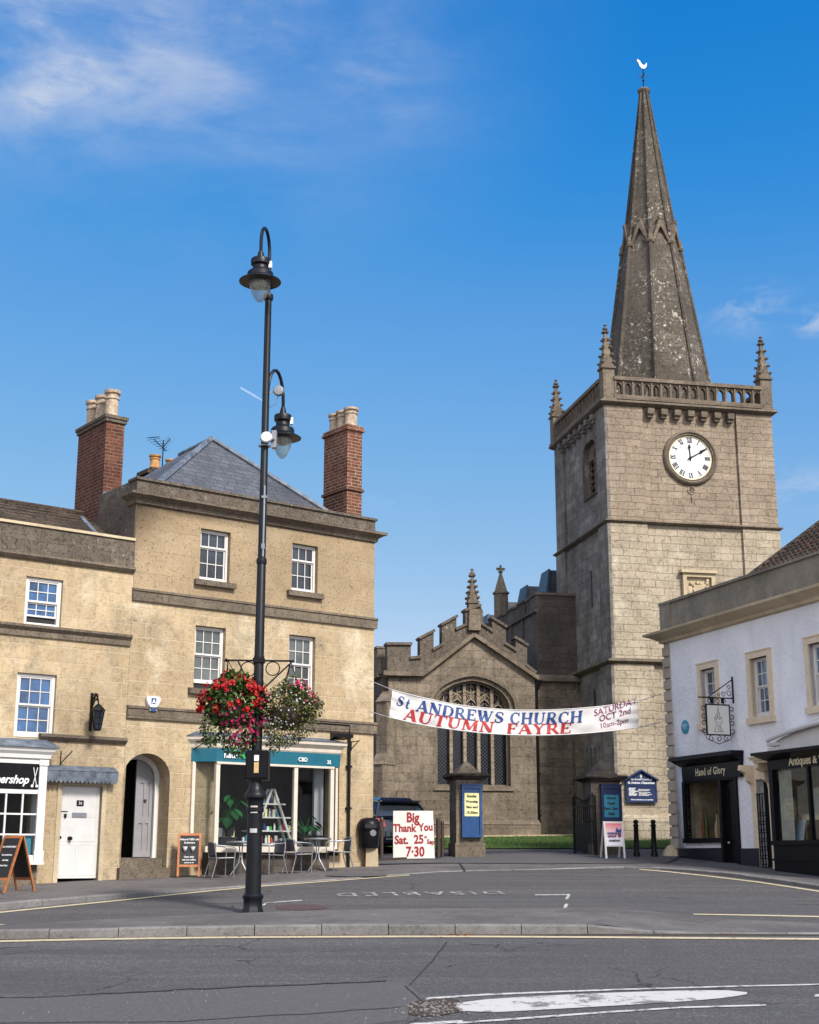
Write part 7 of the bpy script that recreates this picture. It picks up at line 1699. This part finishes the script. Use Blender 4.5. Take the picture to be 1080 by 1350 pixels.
for i, (px, py, lb) in enumerate([(317, 1148.5, 'round cafe table partly hidden behind the lamp post'), (418.5, 1145, 'round cafe table between the two right-hand chairs')]):
    o = tb0 if i == 0 else copy_tree(tb0)
    x_ = L.p(px, 1148, -.95)[0]; P = L.w(x_, -.95, 0); o.location = (P.x, P.y, gz(P.x, P.y)+.035); o['label'] = lb
def aboard(P, rz, w, h, label, lines, leg):
    t = thing('chalkboard_stand', label, 'chalkboard', P, rz)
    for s, nm in ((-1, 'front_panel'), (1, 'rear_panel')):
        def q(x, z, o=0): return (x, s*(leg*(1-z/h)+o), z)
        m = MB(); 
        for x0, x1 in ((-w/2, -w/2+.045), (w/2-.045, w/2)): m.hexa([q(x0, 0, -.0), q(x1, 0, 0), q(x1, 0, .03), q(x0, 0, .03)], [q(x0, h, 0), q(x1, h, 0), q(x1, h, .03), q(x0, h, .03)])
        for z0, z1 in ((h*.22, h*.22+.05), (h-.05, h)): m.hexa([q(-w/2+.045, z0, .001), q(w/2-.045, z0, .001), q(w/2-.045, z0, .028), q(-w/2+.045, z0, .028)], [q(-w/2+.045, z1-.001, .001), q(w/2-.045, z1-.001, .001), q(w/2-.045, z1-.001, .028), q(-w/2+.045, z1-.001, .028)])
        fp = m.build(nm, WOOD, t)
        m = MB(); m.hexa([q(-w/2+.045, h*.22+.05, .008), q(w/2-.045, h*.22+.05, .008), q(w/2-.045, h*.22+.05, .022), q(-w/2+.045, h*.22+.05, .022)], [q(-w/2+.045, h-.05, .008), q(w/2-.045, h-.05, .008), q(w/2-.045, h-.05, .022), q(-w/2+.045, h-.05, .022)]); bb = m.build('chalkboard', CHALK, fp)
        if s == -1:
            for (tx, sz, xx, z) in lines:
                me = text_mesh(tx, sz, off=.001, ext=.001); tilt = math.atan2(leg, h)
                M = Matrix.Translation(Vector(q(xx, z, .026))) @ Matrix.Rotation(math.pi/2-tilt, 4, 'X'); me.transform(M); me.materials.clear(); me.materials.append(WHT); o = bpy.data.objects.new('chalk_lettering', me); COL.objects.link(o); o.parent = bb
    return t
P = L.w(L.p(249, 1140, -.42)[0], -.42, 0); P.z = gz(P.x, P.y)+.03; aboard(P, R(8), .50, .92, 'small wooden chalkboard with white writing beside the arched doorway steps', [('Natural CBD oils', .058, 0, .77), ('& skincare', .055, 0, .70), ('Open daily', .05, 0, .40), ('teas and coffees', .045, 0, .34), ('come on in', .045, 0, .28)], .18)
bb = [o for o in COL.objects if o.name.startswith('chalkboard') and o.parent and o.parent.name.startswith('front_panel')][-1]
m = MB()
for x in (-.09, .08): m.lathe([(.03, 0), (.055, .06), (.05, .07), (.025, .01)], (x, -.115, .56), 10); m.lathe([(.0, .0), (.02, .02), (.045, .06)], (x, -.12, .52), 10)
m.build('cup_drawing', WHT, bb)
P = G(14, 1177); aboard(P, R(-38), .58, 1.08, 'larger orange wooden chalkboard on the pavement before the barbershop', [('NO APPOINTMENT', .05, 0, .85), ('hot towel shave', .05, 0, .70), ('skin fades', .05, 0, .60), ('beard trims', .05, 0, .50)], .34)

# =================================================================== GROUND
def sheet(name, top, bot, mat, dz=0.0, kind='structure', nx=None):
    """strip between two pixel polylines of equal length on the street"""
    m = MB(); n = len(top)
    f = lambda q: (lambda P: (P.x, P.y, gz(P.x, P.y)+(q[2] if len(q) > 2 else 0)+dz))(G(q[0], q[1], (q[2] if len(q) > 2 else 0)))
    A_ = [f(q) for q in top]; B_ = [f(q) for q in bot]
    m.add(A_+B_, [(i, i+1, n+i+1, n+i) for i in range(n-1)])
    o = m.build(name, mat, None, fix=False)
    if kind: o['kind'] = kind
    return o
# base sheet to the horizon
m = MB(); xs = [-400, -60, -20, 0, 20, 60, 400]; ys = [-60, -10, 8, 20, 52, 90, 200, 700]
m.add([(x, y, gz(x, y)-.06) for y in ys for x in xs], [(j*7+i, j*7+i+1, (j+1)*7+i+1, (j+1)*7+i) for j in range(7) for i in range(6)]); tag(m.build('ground', PAVE, None, fix=False), kind='structure')
m = MB(); xs = [-60+i*4 for i in range(31)]; ys = [-6, 2, 8]+[10+i*2 for i in range(20)]
m.add([(x, y, gz(x, y)) for y in ys for x in xs], [(j*31+i, j*31+i+1, (j+1)*31+i+1, (j+1)*31+i) for j in range(len(ys)-1) for i in range(30)]); tag(m.build('road', ROAD, None, fix=False), kind='structure')
# raised traffic island with kerb
fr = [(-120, 1239.5, .0), (0, 1238.5, 0), (100, 1237, 0), (190, 1236, 0), (275, 1234.5, 0), (360, 1233.5, 0), (450, 1233, 0), (540, 1232.5, 0), (617, 1232.5, 0), (705, 1232, 0), (796, 1231.5, 0), (840, 1231.5, 0), (886, 1231.5, 0), (960, 1231.5, 0), (1090, 1232, 0), (1250, 1234, 0)]
kh = [.115, .115, .12, .13, .138, .14, .14, .14, .135, .13, .12, .06, .012, .008, .008, .008]
bk = [(-120, 1227), (0, 1221), (100, 1214), (190, 1209), (275, 1205), (360, 1202), (450, 1199.5), (540, 1198), (617, 1197.5), (705, 1197.5), (796, 1198), (840, 1198.5), (886, 1201), (960, 1208.5), (1090, 1213.5), (1250, 1217)]
F_ = [G(x, y) for x, y, _ in fr]; B_ = [G(x, y, .05) for x, y in bk]
m = MB(); n = len(F_); kin = []
for i, p in enumerate(F_):
    d = (F_[min(i+1, n-1)]-F_[max(i-1, 0)]).normalized(); nn = Vector((-d.y, d.x, 0)); kin.append(p+nn*.13)
top_in = [(p.x, p.y, gz(p.x, p.y)+h) for p, h in zip(kin, kh)]
mid_ = [(p[0]*.4+b.x*.6, p[1]*.4+b.y*.6, gz(0, p[1]*.4+b.y*.6)+h*.75+.01) for p, h, b in zip(top_in, kh, B_)]
back = [(b.x, b.y, gz(b.x, b.y)+min(h*.35+.008, .05)) for b, h in zip(B_, kh)]; bdn = [(b.x, b.y+.02, gz(b.x, b.y)-.05) for b in B_]
m.add(top_in+mid_+back+bdn, [(r*n+i, r*n+i+1, (r+1)*n+i+1, (r+1)*n+i) for r in range(3) for i in range(n-1)]); tag(m.build('traffic_island_pavement', PAVE, None, fix=False), kind='structure')
def kerbrun(F_, kin, kh, name, step):
    m = MB(); random.seed(8)
    # cumulative length
    Ls = [0]
    for a, b in zip(F_, F_[1:]): Ls.append(Ls[-1]+(b-a).length)
    def ip(arr, s):
        for i in range(len(Ls)-1):
            if Ls[i] <= s <= Ls[i+1]+1e-6:
                t = (s-Ls[i])/(Ls[i+1]-Ls[i]); return arr[i]*(1-t)+arr[i+1]*t
        return arr[-1]
    s = 0
    while s < Ls[-1]-.05:
        e = min(s+step, Ls[-1]); g = .006; a, b = ip(F_, s+g), ip(F_, e-g); c, d = ip(kin, e-g), ip(kin, s+g); h0, h1 = ip(kh, s), ip(kh, e); j = random.uniform(-.004, .006)
        z = lambda p, h: gz(p.x, p.y)+h+j
        P = lambda p, h: (p.x, p.y, z(p, h))
        bt_ = [(p.x, p.y, gz(p.x, p.y)-.05) for p in (a, b, c, d)]
        v = [(q.x+(r.x-q.x)*.15, q.y+(r.y-q.y)*.15, 0) for q, r in ((a, d), (b, c))]
        m.hexa(bt_, [P(a, h0-.018+.004), P(b, h1-.018+.004), P(c, h1+.004), P(d, h0+.004)])
        m.hexa([P(a, h0-.0139), P(b, h1-.0139), P(c, h1+.0041), P(d, h0+.0041)], [(v[0][0], v[0][1], z(a, h0)+.006), (v[1][0], v[1][1], z(b, h1)+.006), P(c, h1+.0061), P(d, h0+.0061)])
        s = e
    return tag(m.build(name, KERB, None), kind='structure')
kerbrun(F_, kin, kh, 'island_kerb', .98)
# dirt in the gutter, yellow line
off = lambda L_, d: [(x, y+d) for x, y, *_ in L_]
sheet('gutter_dirt', [(x, y-.5, 0) for x, y, _ in fr], [(x, y+1.6, 0) for x, y, _ in fr], DIRT, .004)
yl = [(-120, 1244.5), (0, 1241.5), (100, 1239.3), (190, 1237.8), (275, 1236.6), (360, 1235.9), (450, 1235.5), (540, 1235.2), (617, 1235.2), (705, 1235.6), (796, 1236.2), (886, 1237), (960, 1237.6), (1090, 1238.6), (1250, 1240.5)]
sheet('yellow_line', [(x, y-1.0) for x, y in yl], [(x, y+1.3) for x, y in yl], YLINE, .009)
# white hatching and its border lines
m = [(600, 1323.5), (640, 1318.5), (700, 1314.5), (770, 1311), (850, 1308), (910, 1306.5), (960, 1306.5), (985, 1309)]
b = [(606, 1333.5), (650, 1335.5), (700, 1333), (770, 1329), (850, 1324.5), (910, 1320.5), (960, 1316), (985, 1311.5)]
sheet('hatched_road_marking', m, b, WHATCH, .008)
sheet('white_road_line', [(562, 1316), (640, 1311), (740, 1307), (860, 1303.2), (980, 1300), (1090, 1297.5), (1200, 1295.6)], [(562, 1318.5), (640, 1313.2), (740, 1309), (860, 1305), (980, 1301.6), (1090, 1299.1), (1200, 1297)], WLINE, .008)
sheet('white_road_line', [(610, 1348), (720, 1340), (800, 1334), (900, 1328), (1010, 1325)], [(600, 1351), (720, 1342.5), (800, 1336.3), (900, 1330), (1010, 1327)], WLINE, .008)
sheet('white_road_line', [(540, 1350), (580, 1347.3), (610, 1346)], [(540, 1354), (580, 1351), (610, 1349)], WLINE, .0082)
sheet('white_road_line', [(1074, 1312), (1120, 1308)], [(1074, 1315), (1120, 1312)], WLINE, .008)
# patches of tarmac and the long joint
DK = plain('bitumen_joint', (.014, .014, .015), .6, .3, 20)
def joint(pts, w, nm='tar_joint'):
    P = []
    random.seed(len(pts)); 
    for a, b in zip(pts, pts[1:]):
        for k in range(8): t = k/8; P.append((a[0]+(b[0]-a[0])*t, a[1]+(b[1]-a[1])*t+random.uniform(-.7, .7)))
    P.append(pts[-1]); sheet(nm, [(x, y-w/2) for x, y in P], [(x, y+w/2*random.uniform(.4, 1.4)) for x, y in P], DK, .006)
joint([(-60, 1317.5), (60, 1315), (130, 1311), (250, 1304.5), (400, 1298.5), (510, 1293.5)], 1.0)
joint([(0, 1338+12), (240, 1347), (420, 1336), (530, 1328)], .9)
for pts, w in (([(540, 1300), (575, 1262), (590, 1242)], 1.4), ([(470, 1283), (500, 1290), (520, 1285)], .7), ([(535, 1300), (560, 1325)], 1.6)):
    a = []; 
    for (x0, y0), (x1, y1) in zip(pts, pts[1:]):
        for k in range(6): t = k/6; a.append((x0+(x1-x0)*t+random.uniform(-1, 1), y0+(y1-y0)*t))
    a.append(pts[-1]); sheet('tar_joint', [(x-w, y) for x, y in a], [(x+w*.3, y) for x, y in a], DK, .0065)
m_ = [(560, 1301), (700, 1290), (900, 1279), (1090, 1272)]
sheet('tarmac_patch', [(-60, 1318.5), (130, 1312), (400, 1299.5), (535, 1294), (560, 1317)], [(-60, 1362), (130, 1362), (400, 1362), (535, 1345), (545, 1330)], PATCH, .003)
# broken asphalt with loose stones
sheet('broken_asphalt', [(540, 1324), (556, 1318), (580, 1316.5), (606, 1319)], [(538, 1338), (560, 1341), (585, 1339), (610, 1334)], DIRT, .0075)
m = MB(); random.seed(12)
for k in range(220):
    px = random.gauss(572, 20); py = random.gauss(1329, 6); P = G(px, py); s_ = random.uniform(.006, .024)*random.random()**.5; m.lathe([(s_, -.002), (s_*1.1, s_*.4), (s_*.5, s_*.8)], (P.x, P.y, P.z+.006), 5, False, rot=random.random()*6)
for k in range(260):
    px = random.uniform(-10, 1090); py = random.uniform(1240, 1350); P = G(px, py); s_ = random.uniform(.004, .012); m.lathe([(s_, -.002), (s_*.6, s_*.8)], (P.x, P.y, P.z+.004), 5, False)
tag(m.build('loose_stones', KERB), kind='stuff', label='loose stones and grit scattered on the broken asphalt', cat='gravel')
# dead leaves along the kerb
m = MB()
for k in range(150):
    px = random.choice([random.gauss(605, 14), random.uniform(0, 1080), random.gauss(330, 60)]); i = min(range(len(fr)), key=lambda j: abs(fr[j][0]-px)); P = G(px, fr[i][1]+random.uniform(0, 2.2)); a = random.random()*6.3; s_ = random.uniform(.012, .03)
    m.add([(P.x+s_*math.cos(a+q*1.57)*(1 if q % 2 else .5), P.y+s_*math.sin(a+q*1.57)*(1 if q % 2 else .5), P.z+.012+.01*(q % 2)) for q in range(4)], [(0, 1, 2, 3)])
tag(m.build('fallen_leaves', WOOD, None, fix=False), kind='stuff', label='brown fallen leaves lying along the island kerb', cat='leaves')
# far pavement with kerb
kf = [(-200, 1222, 0), (-60, 1207.5, 0), (0, 1200.5, 0), (80, 1192.5, 0), (165, 1184.5, 0), (215, 1179, 0), (270, 1173.5, 0), (340, 1167.5, 0), (440, 1160, 0), (540, 1152.5, 0), (575, 1150, 0), (640, 1148, 0), (720, 1146.5, 0), (800, 1144.2, 0), (850, 1145.5, 0), (930, 1152, 0), (1000, 1160.5, 0), (1080, 1172.5, 0), (1200, 1194, 0)]
kfh = [.13, .12, .115, .105, .09, .05, .02, .012, .012, .012, .012, .012, .012, .02, .05, .075, .08, .08, .08]
KF = [G(x, y) for x, y, _ in kf]; n = len(KF); ki = []
for i, p in enumerate(KF):
    d = (KF[min(i+1, n-1)]-KF[max(i-1, 0)]).normalized(); ki.append(p+Vector((-d.y, d.x, 0))*.13)
kerbrun(KF, ki, kfh, 'far_kerb', .95)
m = MB(); rows = []
backs = []
for p in ki:
    d = Vector((p.x, p.y, 0)).normalized(); q = Vector((p.x, p.y, 0))+d*2.2; backs.append(q)
a = [(p.x, p.y, gz(p.x, p.y)+h) for p, h in zip(ki, kfh)]; b = [(q.x, q.y, gz(q.x, q.y)+.012) for q in backs]; c = [(q.x*1.35, q.y*1.35+8, gz(q.x*1.35, q.y*1.35+8)+.010) for q in backs]
m.add(a+b+c, [(r*n+i, r*n+i+1, (r+1)*n+i+1, (r+1)*n+i) for r in range(2) for i in range(n-1)]); tag(m.build('pavement', PAVE, None, fix=False), kind='structure')
sheet('yellow_line', [(-60, 1210), (0, 1202.5), (165, 1186), (270, 1175), (340, 1168.6), (440, 1161.2), (540, 1153.6)], [(-60, 1212), (0, 1204.3), (165, 1187.5), (270, 1176.3), (340, 1169.8), (440, 1162.2), (540, 1154.5)], YLINE, .009)
sheet('yellow_line', [(843, 1146), (880, 1149), (930, 1154.3), (1000, 1162.7), (1080, 1174.8), (1200, 1196.5)], [(843, 1147), (880, 1150.2), (930, 1155.6), (1000, 1164.1), (1080, 1176.4), (1200, 1198.4)], YLINE, .009)
sheet('yellow_line', [(914, 1205.2), (1000, 1206.5), (1090, 1208.5), (1200, 1211.5)], [(914, 1206.4), (1000, 1208.1), (1090, 1210.2), (1200, 1213.3)], YLINE, .009)
sheet('yellow_line', [(-60, 1219.5), (6, 1219.2)], [(-60, 1221), (6, 1220.2)], YLINE, .009)
sheet('yellow_line', [(0, 1215), (1, 1215)], [(0, 1215.1), (1, 1215.1)], YLINE, .002)
# parking bay marks and worn letters
def mark(px, py, w, h, mat=WLINE, nm='parking_bay_marking'): return sheet(nm, [(px, py), (px+w, py-.2)], [(px-h*.8 if 0 else px, py+h), (px+w, py+h-.2)], mat, .008)
sheet('parking_bay_marking', [(353, 1190.2), (398, 1186.8)], [(349, 1191.5), (399, 1187.8)], WLINE, .008); sheet('parking_bay_marking', [(350, 1190.5), (353, 1190.3)], [(345, 1194.3), (349, 1194)], WLINE, .0085)
sheet('parking_bay_marking', [(706, 1179.8), (752, 1179.2)], [(705, 1180.8), (751, 1180.4)], WLINE, .008); sheet('parking_bay_marking', [(748, 1180.5), (752, 1180.5)], [(745, 1186), (749, 1186)], WLINE, .0085); sheet('parking_bay_marking', [(745, 1192), (749.5, 1192)], [(742.5, 1198), (747, 1198)], WLINE, .0085)
# road text: flat letters read from the far side
P0, P1 = G(445, 1181.5), G(668, 1178.5); dv = Vector((P1.x-P0.x, P1.y-P0.y, 0)); ln = dv.length; dv.normalize(); dn = Vector((-dv.y, dv.x, 0))
me = text_mesh('DISABLED', 1.0, off=.012, ext=0, space=1.35, align='LEFT'); mxw = max(v.co.x for v in me.vertices)
hgt = .95
for v in me.vertices:
    u = ln*(1-v.co.x/mxw); q = P0+dv*u+dn*(.55-v.co.y*hgt); v.co = (q.x, q.y, gz(q.x, q.y)+.0085)
me.materials.clear(); me.materials.append(FADED); o = bpy.data.objects.new('worn_road_lettering', me); COL.objects.link(o); tag(o, kind='structure')
# patches, manhole in the lay-by
for nm, px, py, w, h, mt in (('tarmac_patch', 295, 1188, 30, 4, PATCH), ('tarmac_patch', 398, 1196.5, 34, 4, PATCHR), ('tarmac_patch', 470, 1155, 40, 2.5, PATCH)):
    sheet(nm, [(px-w, py-h*.6), (px-w*.3, py-h), (px+w*.5, py-h*.9), (px+w, py-h*.2)], [(px-w, py+h*.5), (px-w*.2, py+h), (px+w*.5, py+h*.8), (px+w, py+h*.5)], mt, .006 if py > 1160 else .03)
sheet('pavement_joint', [(605, 1139), (612, 1149.5)], [(607, 1139), (614.5, 1149.5)], DK, .024)
sheet('churchyard_path', [(470, 1134), (560, 1131.5), (700, 1127), (900, 1129)], [(470, 1141), (580, 1139), (720, 1140), (880, 1139)], PATCH, .028)
# lawn
l0, l1 = G(540, 1120), G(900, 1118.5)
m = MB(); pts = [G(470, 1120.5), G(560, 1120), G(700, 1119.5), G(840, 1119), G(900, 1119)]
nn = len(pts); bk_ = [Vector((p.x*1.0, T.w(0, 1, 0).y+3 if 0 else 50.5, 0)) for p in pts]
m.add([(p.x, p.y, gz(p.x, p.y)+.03) for p in pts]+[(p.x*1.2, p.y, gz(0, p.y)+.035) for p in bk_], [(i, i+1, nn+i+1, nn+i) for i in range(nn-1)]); tag(m.build('lawn', LAWN, None, fix=False), kind='structure')
m = MB(); random.seed(77)
for k in range(15000):
    x = random.uniform(-2.5, 9.6); y = random.uniform(pts[1].y+.03, 49.0); h = random.uniform(.03, .085); a = random.uniform(0, 3.14); z = gz(x, y)+.03; lean = random.uniform(-.03, .03)
    m.add([(x-.008*math.cos(a), y-.008*math.sin(a), z), (x+.008*math.cos(a), y+.008*math.sin(a), z), (x+lean, y+lean, z+h)], [(0, 1, 2)])
tag(m.build('grass_blades', GRBL, None, fix=False), kind='stuff', label='short green grass of the churchyard lawn', cat='grass')
m = MB(); x0, x1 = GX0-.4, 4.8
a = H.w(x0, -.55, 0); b = H.w(x1, -.40, 0); c = H.w(x1, -.15, 0); d = H.w(x0, -.25, 0)
m.hexa([(p.x, p.y, gz(p.x, p.y)-.1) for p in (a, b, c, d)], [(p.x, p.y, gz(p.x, p.y)+.07) for p in (a, b, c, d)]); tag(m.build('path_edging', TRIM, None), kind='structure')

# =================================================================== SKY AND SUN
SUN_AZ = math.atan2(.60, -.80); SUN_EL = R(42)
wd = bpy.data.worlds.new('World'); SC.world = wd; wd.use_nodes = True; t = wd.node_tree; t.nodes.clear()
o = t.nodes.new('ShaderNodeOutputWorld'); bg = t.nodes.new('ShaderNodeBackground'); sk = t.nodes.new('ShaderNodeTexSky'); sk.sky_type = 'NISHITA'; sk.sun_disc = False
sk.sun_elevation = SUN_EL; sk.sun_rotation = SUN_AZ; sk.altitude = 100; sk.air_density = 1.0; sk.dust_density = .6; sk.ozone_density = 3.0
hs_ = t.nodes.new('ShaderNodeHueSaturation'); hs_.inputs['Saturation'].default_value = 1.25; hs_.inputs['Hue'].default_value = .495
t.links.new(sk.outputs[0], hs_.inputs['Color'])
dv_ = t.nodes.new('ShaderNodeMix'); dv_.data_type = 'RGBA'; dv_.blend_type = 'MULTIPLY'; dv_.inputs[0].default_value = 1; dv_.inputs[7].default_value = (.125, .125, .125, 1); t.links.new(hs_.outputs[0], dv_.inputs[6])
cv_ = t.nodes.new('ShaderNodeRGBCurve'); t.links.new(dv_.outputs[2], cv_.inputs['Color'])
for ch, pts in ((0, ((.048, .006), (.084, .052), (.188, .143), (.5, .36))), (1, ((.156, .098), (.25, .164), (.434, .245), (.8, .38))), (2, ((.352, .293), (.509, .342), (.737, .374), (1.0, .45)))):
    cu_ = cv_.mapping.curves[ch]; cu_.points[1].location = (1.0, pts[-1][1]*1.25 if ch != 2 else .45)
    for p_ in pts:
        if p_[0] < .99: cu_.points.new(*p_)
cv_.mapping.update()
ml_ = t.nodes.new('ShaderNodeMix'); ml_.data_type = 'RGBA'; ml_.blend_type = 'MULTIPLY'; ml_.inputs[0].default_value = 1; ml_.inputs[7].default_value = (8, 8, 8, 1); t.links.new(cv_.outputs[0], ml_.inputs[6])
tc_ = t.nodes.new('ShaderNodeTexCoord')
def wn(ty, **k):
    n = t.nodes.new(ty)
    for a, b in k.items(): setattr(n, a, b)
    return n
def cloud(px, py, rad, stretch, scale, lo, hi, amt, prev, colr, rot=0):
    d = ray(px, py).normalized()
    # cone mask around a direction of the sky
    dp = wn('ShaderNodeVectorMath', operation='DISTANCE'); nm = wn('ShaderNodeVectorMath', operation='NORMALIZE'); t.links.new(tc_.outputs['Generated'], nm.inputs[0])
    mp = wn('ShaderNodeMapping'); mp.inputs['Scale'].default_value = (1, 1, stretch); t.links.new(nm.outputs[0], mp.inputs[0]); t.links.new(mp.outputs[0], dp.inputs[0]); dp.inputs[1].default_value = (d.x, d.y, d.z*stretch)
    mr = wn('ShaderNodeMapRange', interpolation_type='SMOOTHSTEP'); mr.inputs[1].default_value = 0; mr.inputs[2].default_value = rad; mr.inputs[3].default_value = 1; mr.inputs[4].default_value = 0; t.links.new(dp.outputs['Value'], mr.inputs[0])
    m2 = wn('ShaderNodeMapping'); m2.inputs['Rotation'].default_value = (0, rot, 0); m2.inputs['Scale'].default_value = (1, 1, 2.4); t.links.new(nm.outputs[0], m2.inputs[0])
    nz = wn('ShaderNodeTexNoise'); nz.inputs['Scale'].default_value = scale; nz.inputs['Detail'].default_value = 9; nz.inputs['Roughness'].default_value = .62; nz.inputs['Distortion'].default_value = .45; t.links.new(m2.outputs[0], nz.inputs['Vector'])
    rp = wn('ShaderNodeMapRange', interpolation_type='SMOOTHSTEP'); rp.inputs[1].default_value = lo; rp.inputs[2].default_value = hi; t.links.new(nz.outputs['Fac'], rp.inputs[0])
    mu = wn('ShaderNodeMath', operation='MULTIPLY'); t.links.new(mr.outputs[0], mu.inputs[0]); t.links.new(rp.outputs[0], mu.inputs[1])
    m3 = wn('ShaderNodeMath', operation='MULTIPLY'); t.links.new(mu.outputs[0], m3.inputs[0]); m3.inputs[1].default_value = amt
    mx = wn('ShaderNodeMix', data_type='RGBA'); t.links.new(m3.outputs[0], mx.inputs[0]); t.links.new(prev, mx.inputs[6]); mx.inputs[7].default_value = (*colr, 1)
    return mx.outputs[2]
c = ml_.outputs[2]
CW = (2.5, 2.65, 2.95)
c = cloud(40, 15, .17, 1.4, 7, .40, .70, .75, c, CW, .30)
c = cloud(180, -5, .20, 1.6, 9, .42, .74, .60, c, CW, .30)
c = cloud(200, 0, .34, 1.5, 3, .25, .80, .42, c, CW, .3)
c = cloud(330, 55, .17, 1.5, 8, .44, .80, .34, c, CW, .45)
c = cloud(500, 100, .10, 1.6, 11, .44, .78, .22, c, CW, .5)
c = cloud(52, 133, .022, 1.4, 30, .36, .6, .55, c, CW, .3)
c = cloud(105, 100, .05, 1.8, 24, .46, .64, .40, c, CW, .3)
c = cloud(985, 408, .055, 2.2, 22, .44, .66, .30, c, CW, -.2)
c = cloud(1075, 425, .028, 2, 30, .40, .62, .45, c, CW, -.2)
c = cloud(1050, 665, .065, 1.6, 13, .40, .64, .50, c, CW)
c = cloud(520, 665, .035, 3, 22, .44, .68, .18, c, CW, .3)
# broken white cloud, added as neutral fill, over the unseen sky behind the camera
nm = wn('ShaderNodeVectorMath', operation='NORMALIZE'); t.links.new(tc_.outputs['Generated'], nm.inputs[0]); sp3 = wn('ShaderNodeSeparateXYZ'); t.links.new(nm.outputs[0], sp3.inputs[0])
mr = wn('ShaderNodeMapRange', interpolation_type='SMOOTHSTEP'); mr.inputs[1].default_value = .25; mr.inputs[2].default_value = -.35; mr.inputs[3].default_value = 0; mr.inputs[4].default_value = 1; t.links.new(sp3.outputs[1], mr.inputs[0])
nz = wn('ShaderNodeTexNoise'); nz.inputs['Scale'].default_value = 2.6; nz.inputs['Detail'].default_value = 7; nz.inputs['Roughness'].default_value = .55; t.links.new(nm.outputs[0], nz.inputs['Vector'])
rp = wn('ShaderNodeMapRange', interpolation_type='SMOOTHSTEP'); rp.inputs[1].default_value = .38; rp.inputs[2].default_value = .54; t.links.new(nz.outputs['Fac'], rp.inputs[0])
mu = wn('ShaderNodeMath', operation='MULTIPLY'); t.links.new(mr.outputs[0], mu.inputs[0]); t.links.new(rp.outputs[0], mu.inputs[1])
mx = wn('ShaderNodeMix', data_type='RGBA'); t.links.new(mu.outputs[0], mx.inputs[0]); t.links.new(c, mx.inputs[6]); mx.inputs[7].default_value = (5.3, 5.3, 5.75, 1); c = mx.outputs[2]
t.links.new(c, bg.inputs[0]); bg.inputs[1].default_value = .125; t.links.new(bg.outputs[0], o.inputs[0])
sl = bpy.data.lights.new('sun', 'SUN'); sl.energy = 2.5; sl.angle = R(11); sl.color = (1.0, .94, .86)
so = bpy.data.objects.new('sun', sl); COL.objects.link(so); so.location = (20, -20, 40)
sdir = Vector((math.sin(SUN_AZ)*math.cos(SUN_EL), math.cos(SUN_AZ)*math.cos(SUN_EL), math.sin(SUN_EL)))
so.rotation_euler = sdir.to_track_quat('Z', 'Y').to_euler()
# vapour trail, far up
a, b = at(317, 511, 1800), at(353, 532, 1800); tr_ = MB().tube([a, (a+b)/2, b], [1.2, 1.4, .3], 6)
s = N('ice_cloud'); s.set((.9, .9, .95), .9)
s.b.inputs['Alpha'].default_value = .13
tag(tr_.build('vapour_trail', s.m), 'short thin white vapour trail in the sky left of the lamp post', 'vapour trail')
# =================================================================== RENDER SETTINGS
SC.render.engine = 'CYCLES'
SC.view_settings.view_transform = 'Standard'; SC.view_settings.look = 'None'; SC.view_settings.exposure = 1.15; SC.view_settings.gamma = 1.0
SC.cycles.max_bounces = 6; SC.cycles.transparent_max_bounces = 12
SC.render.resolution_x = 819; SC.render.resolution_y = 1024
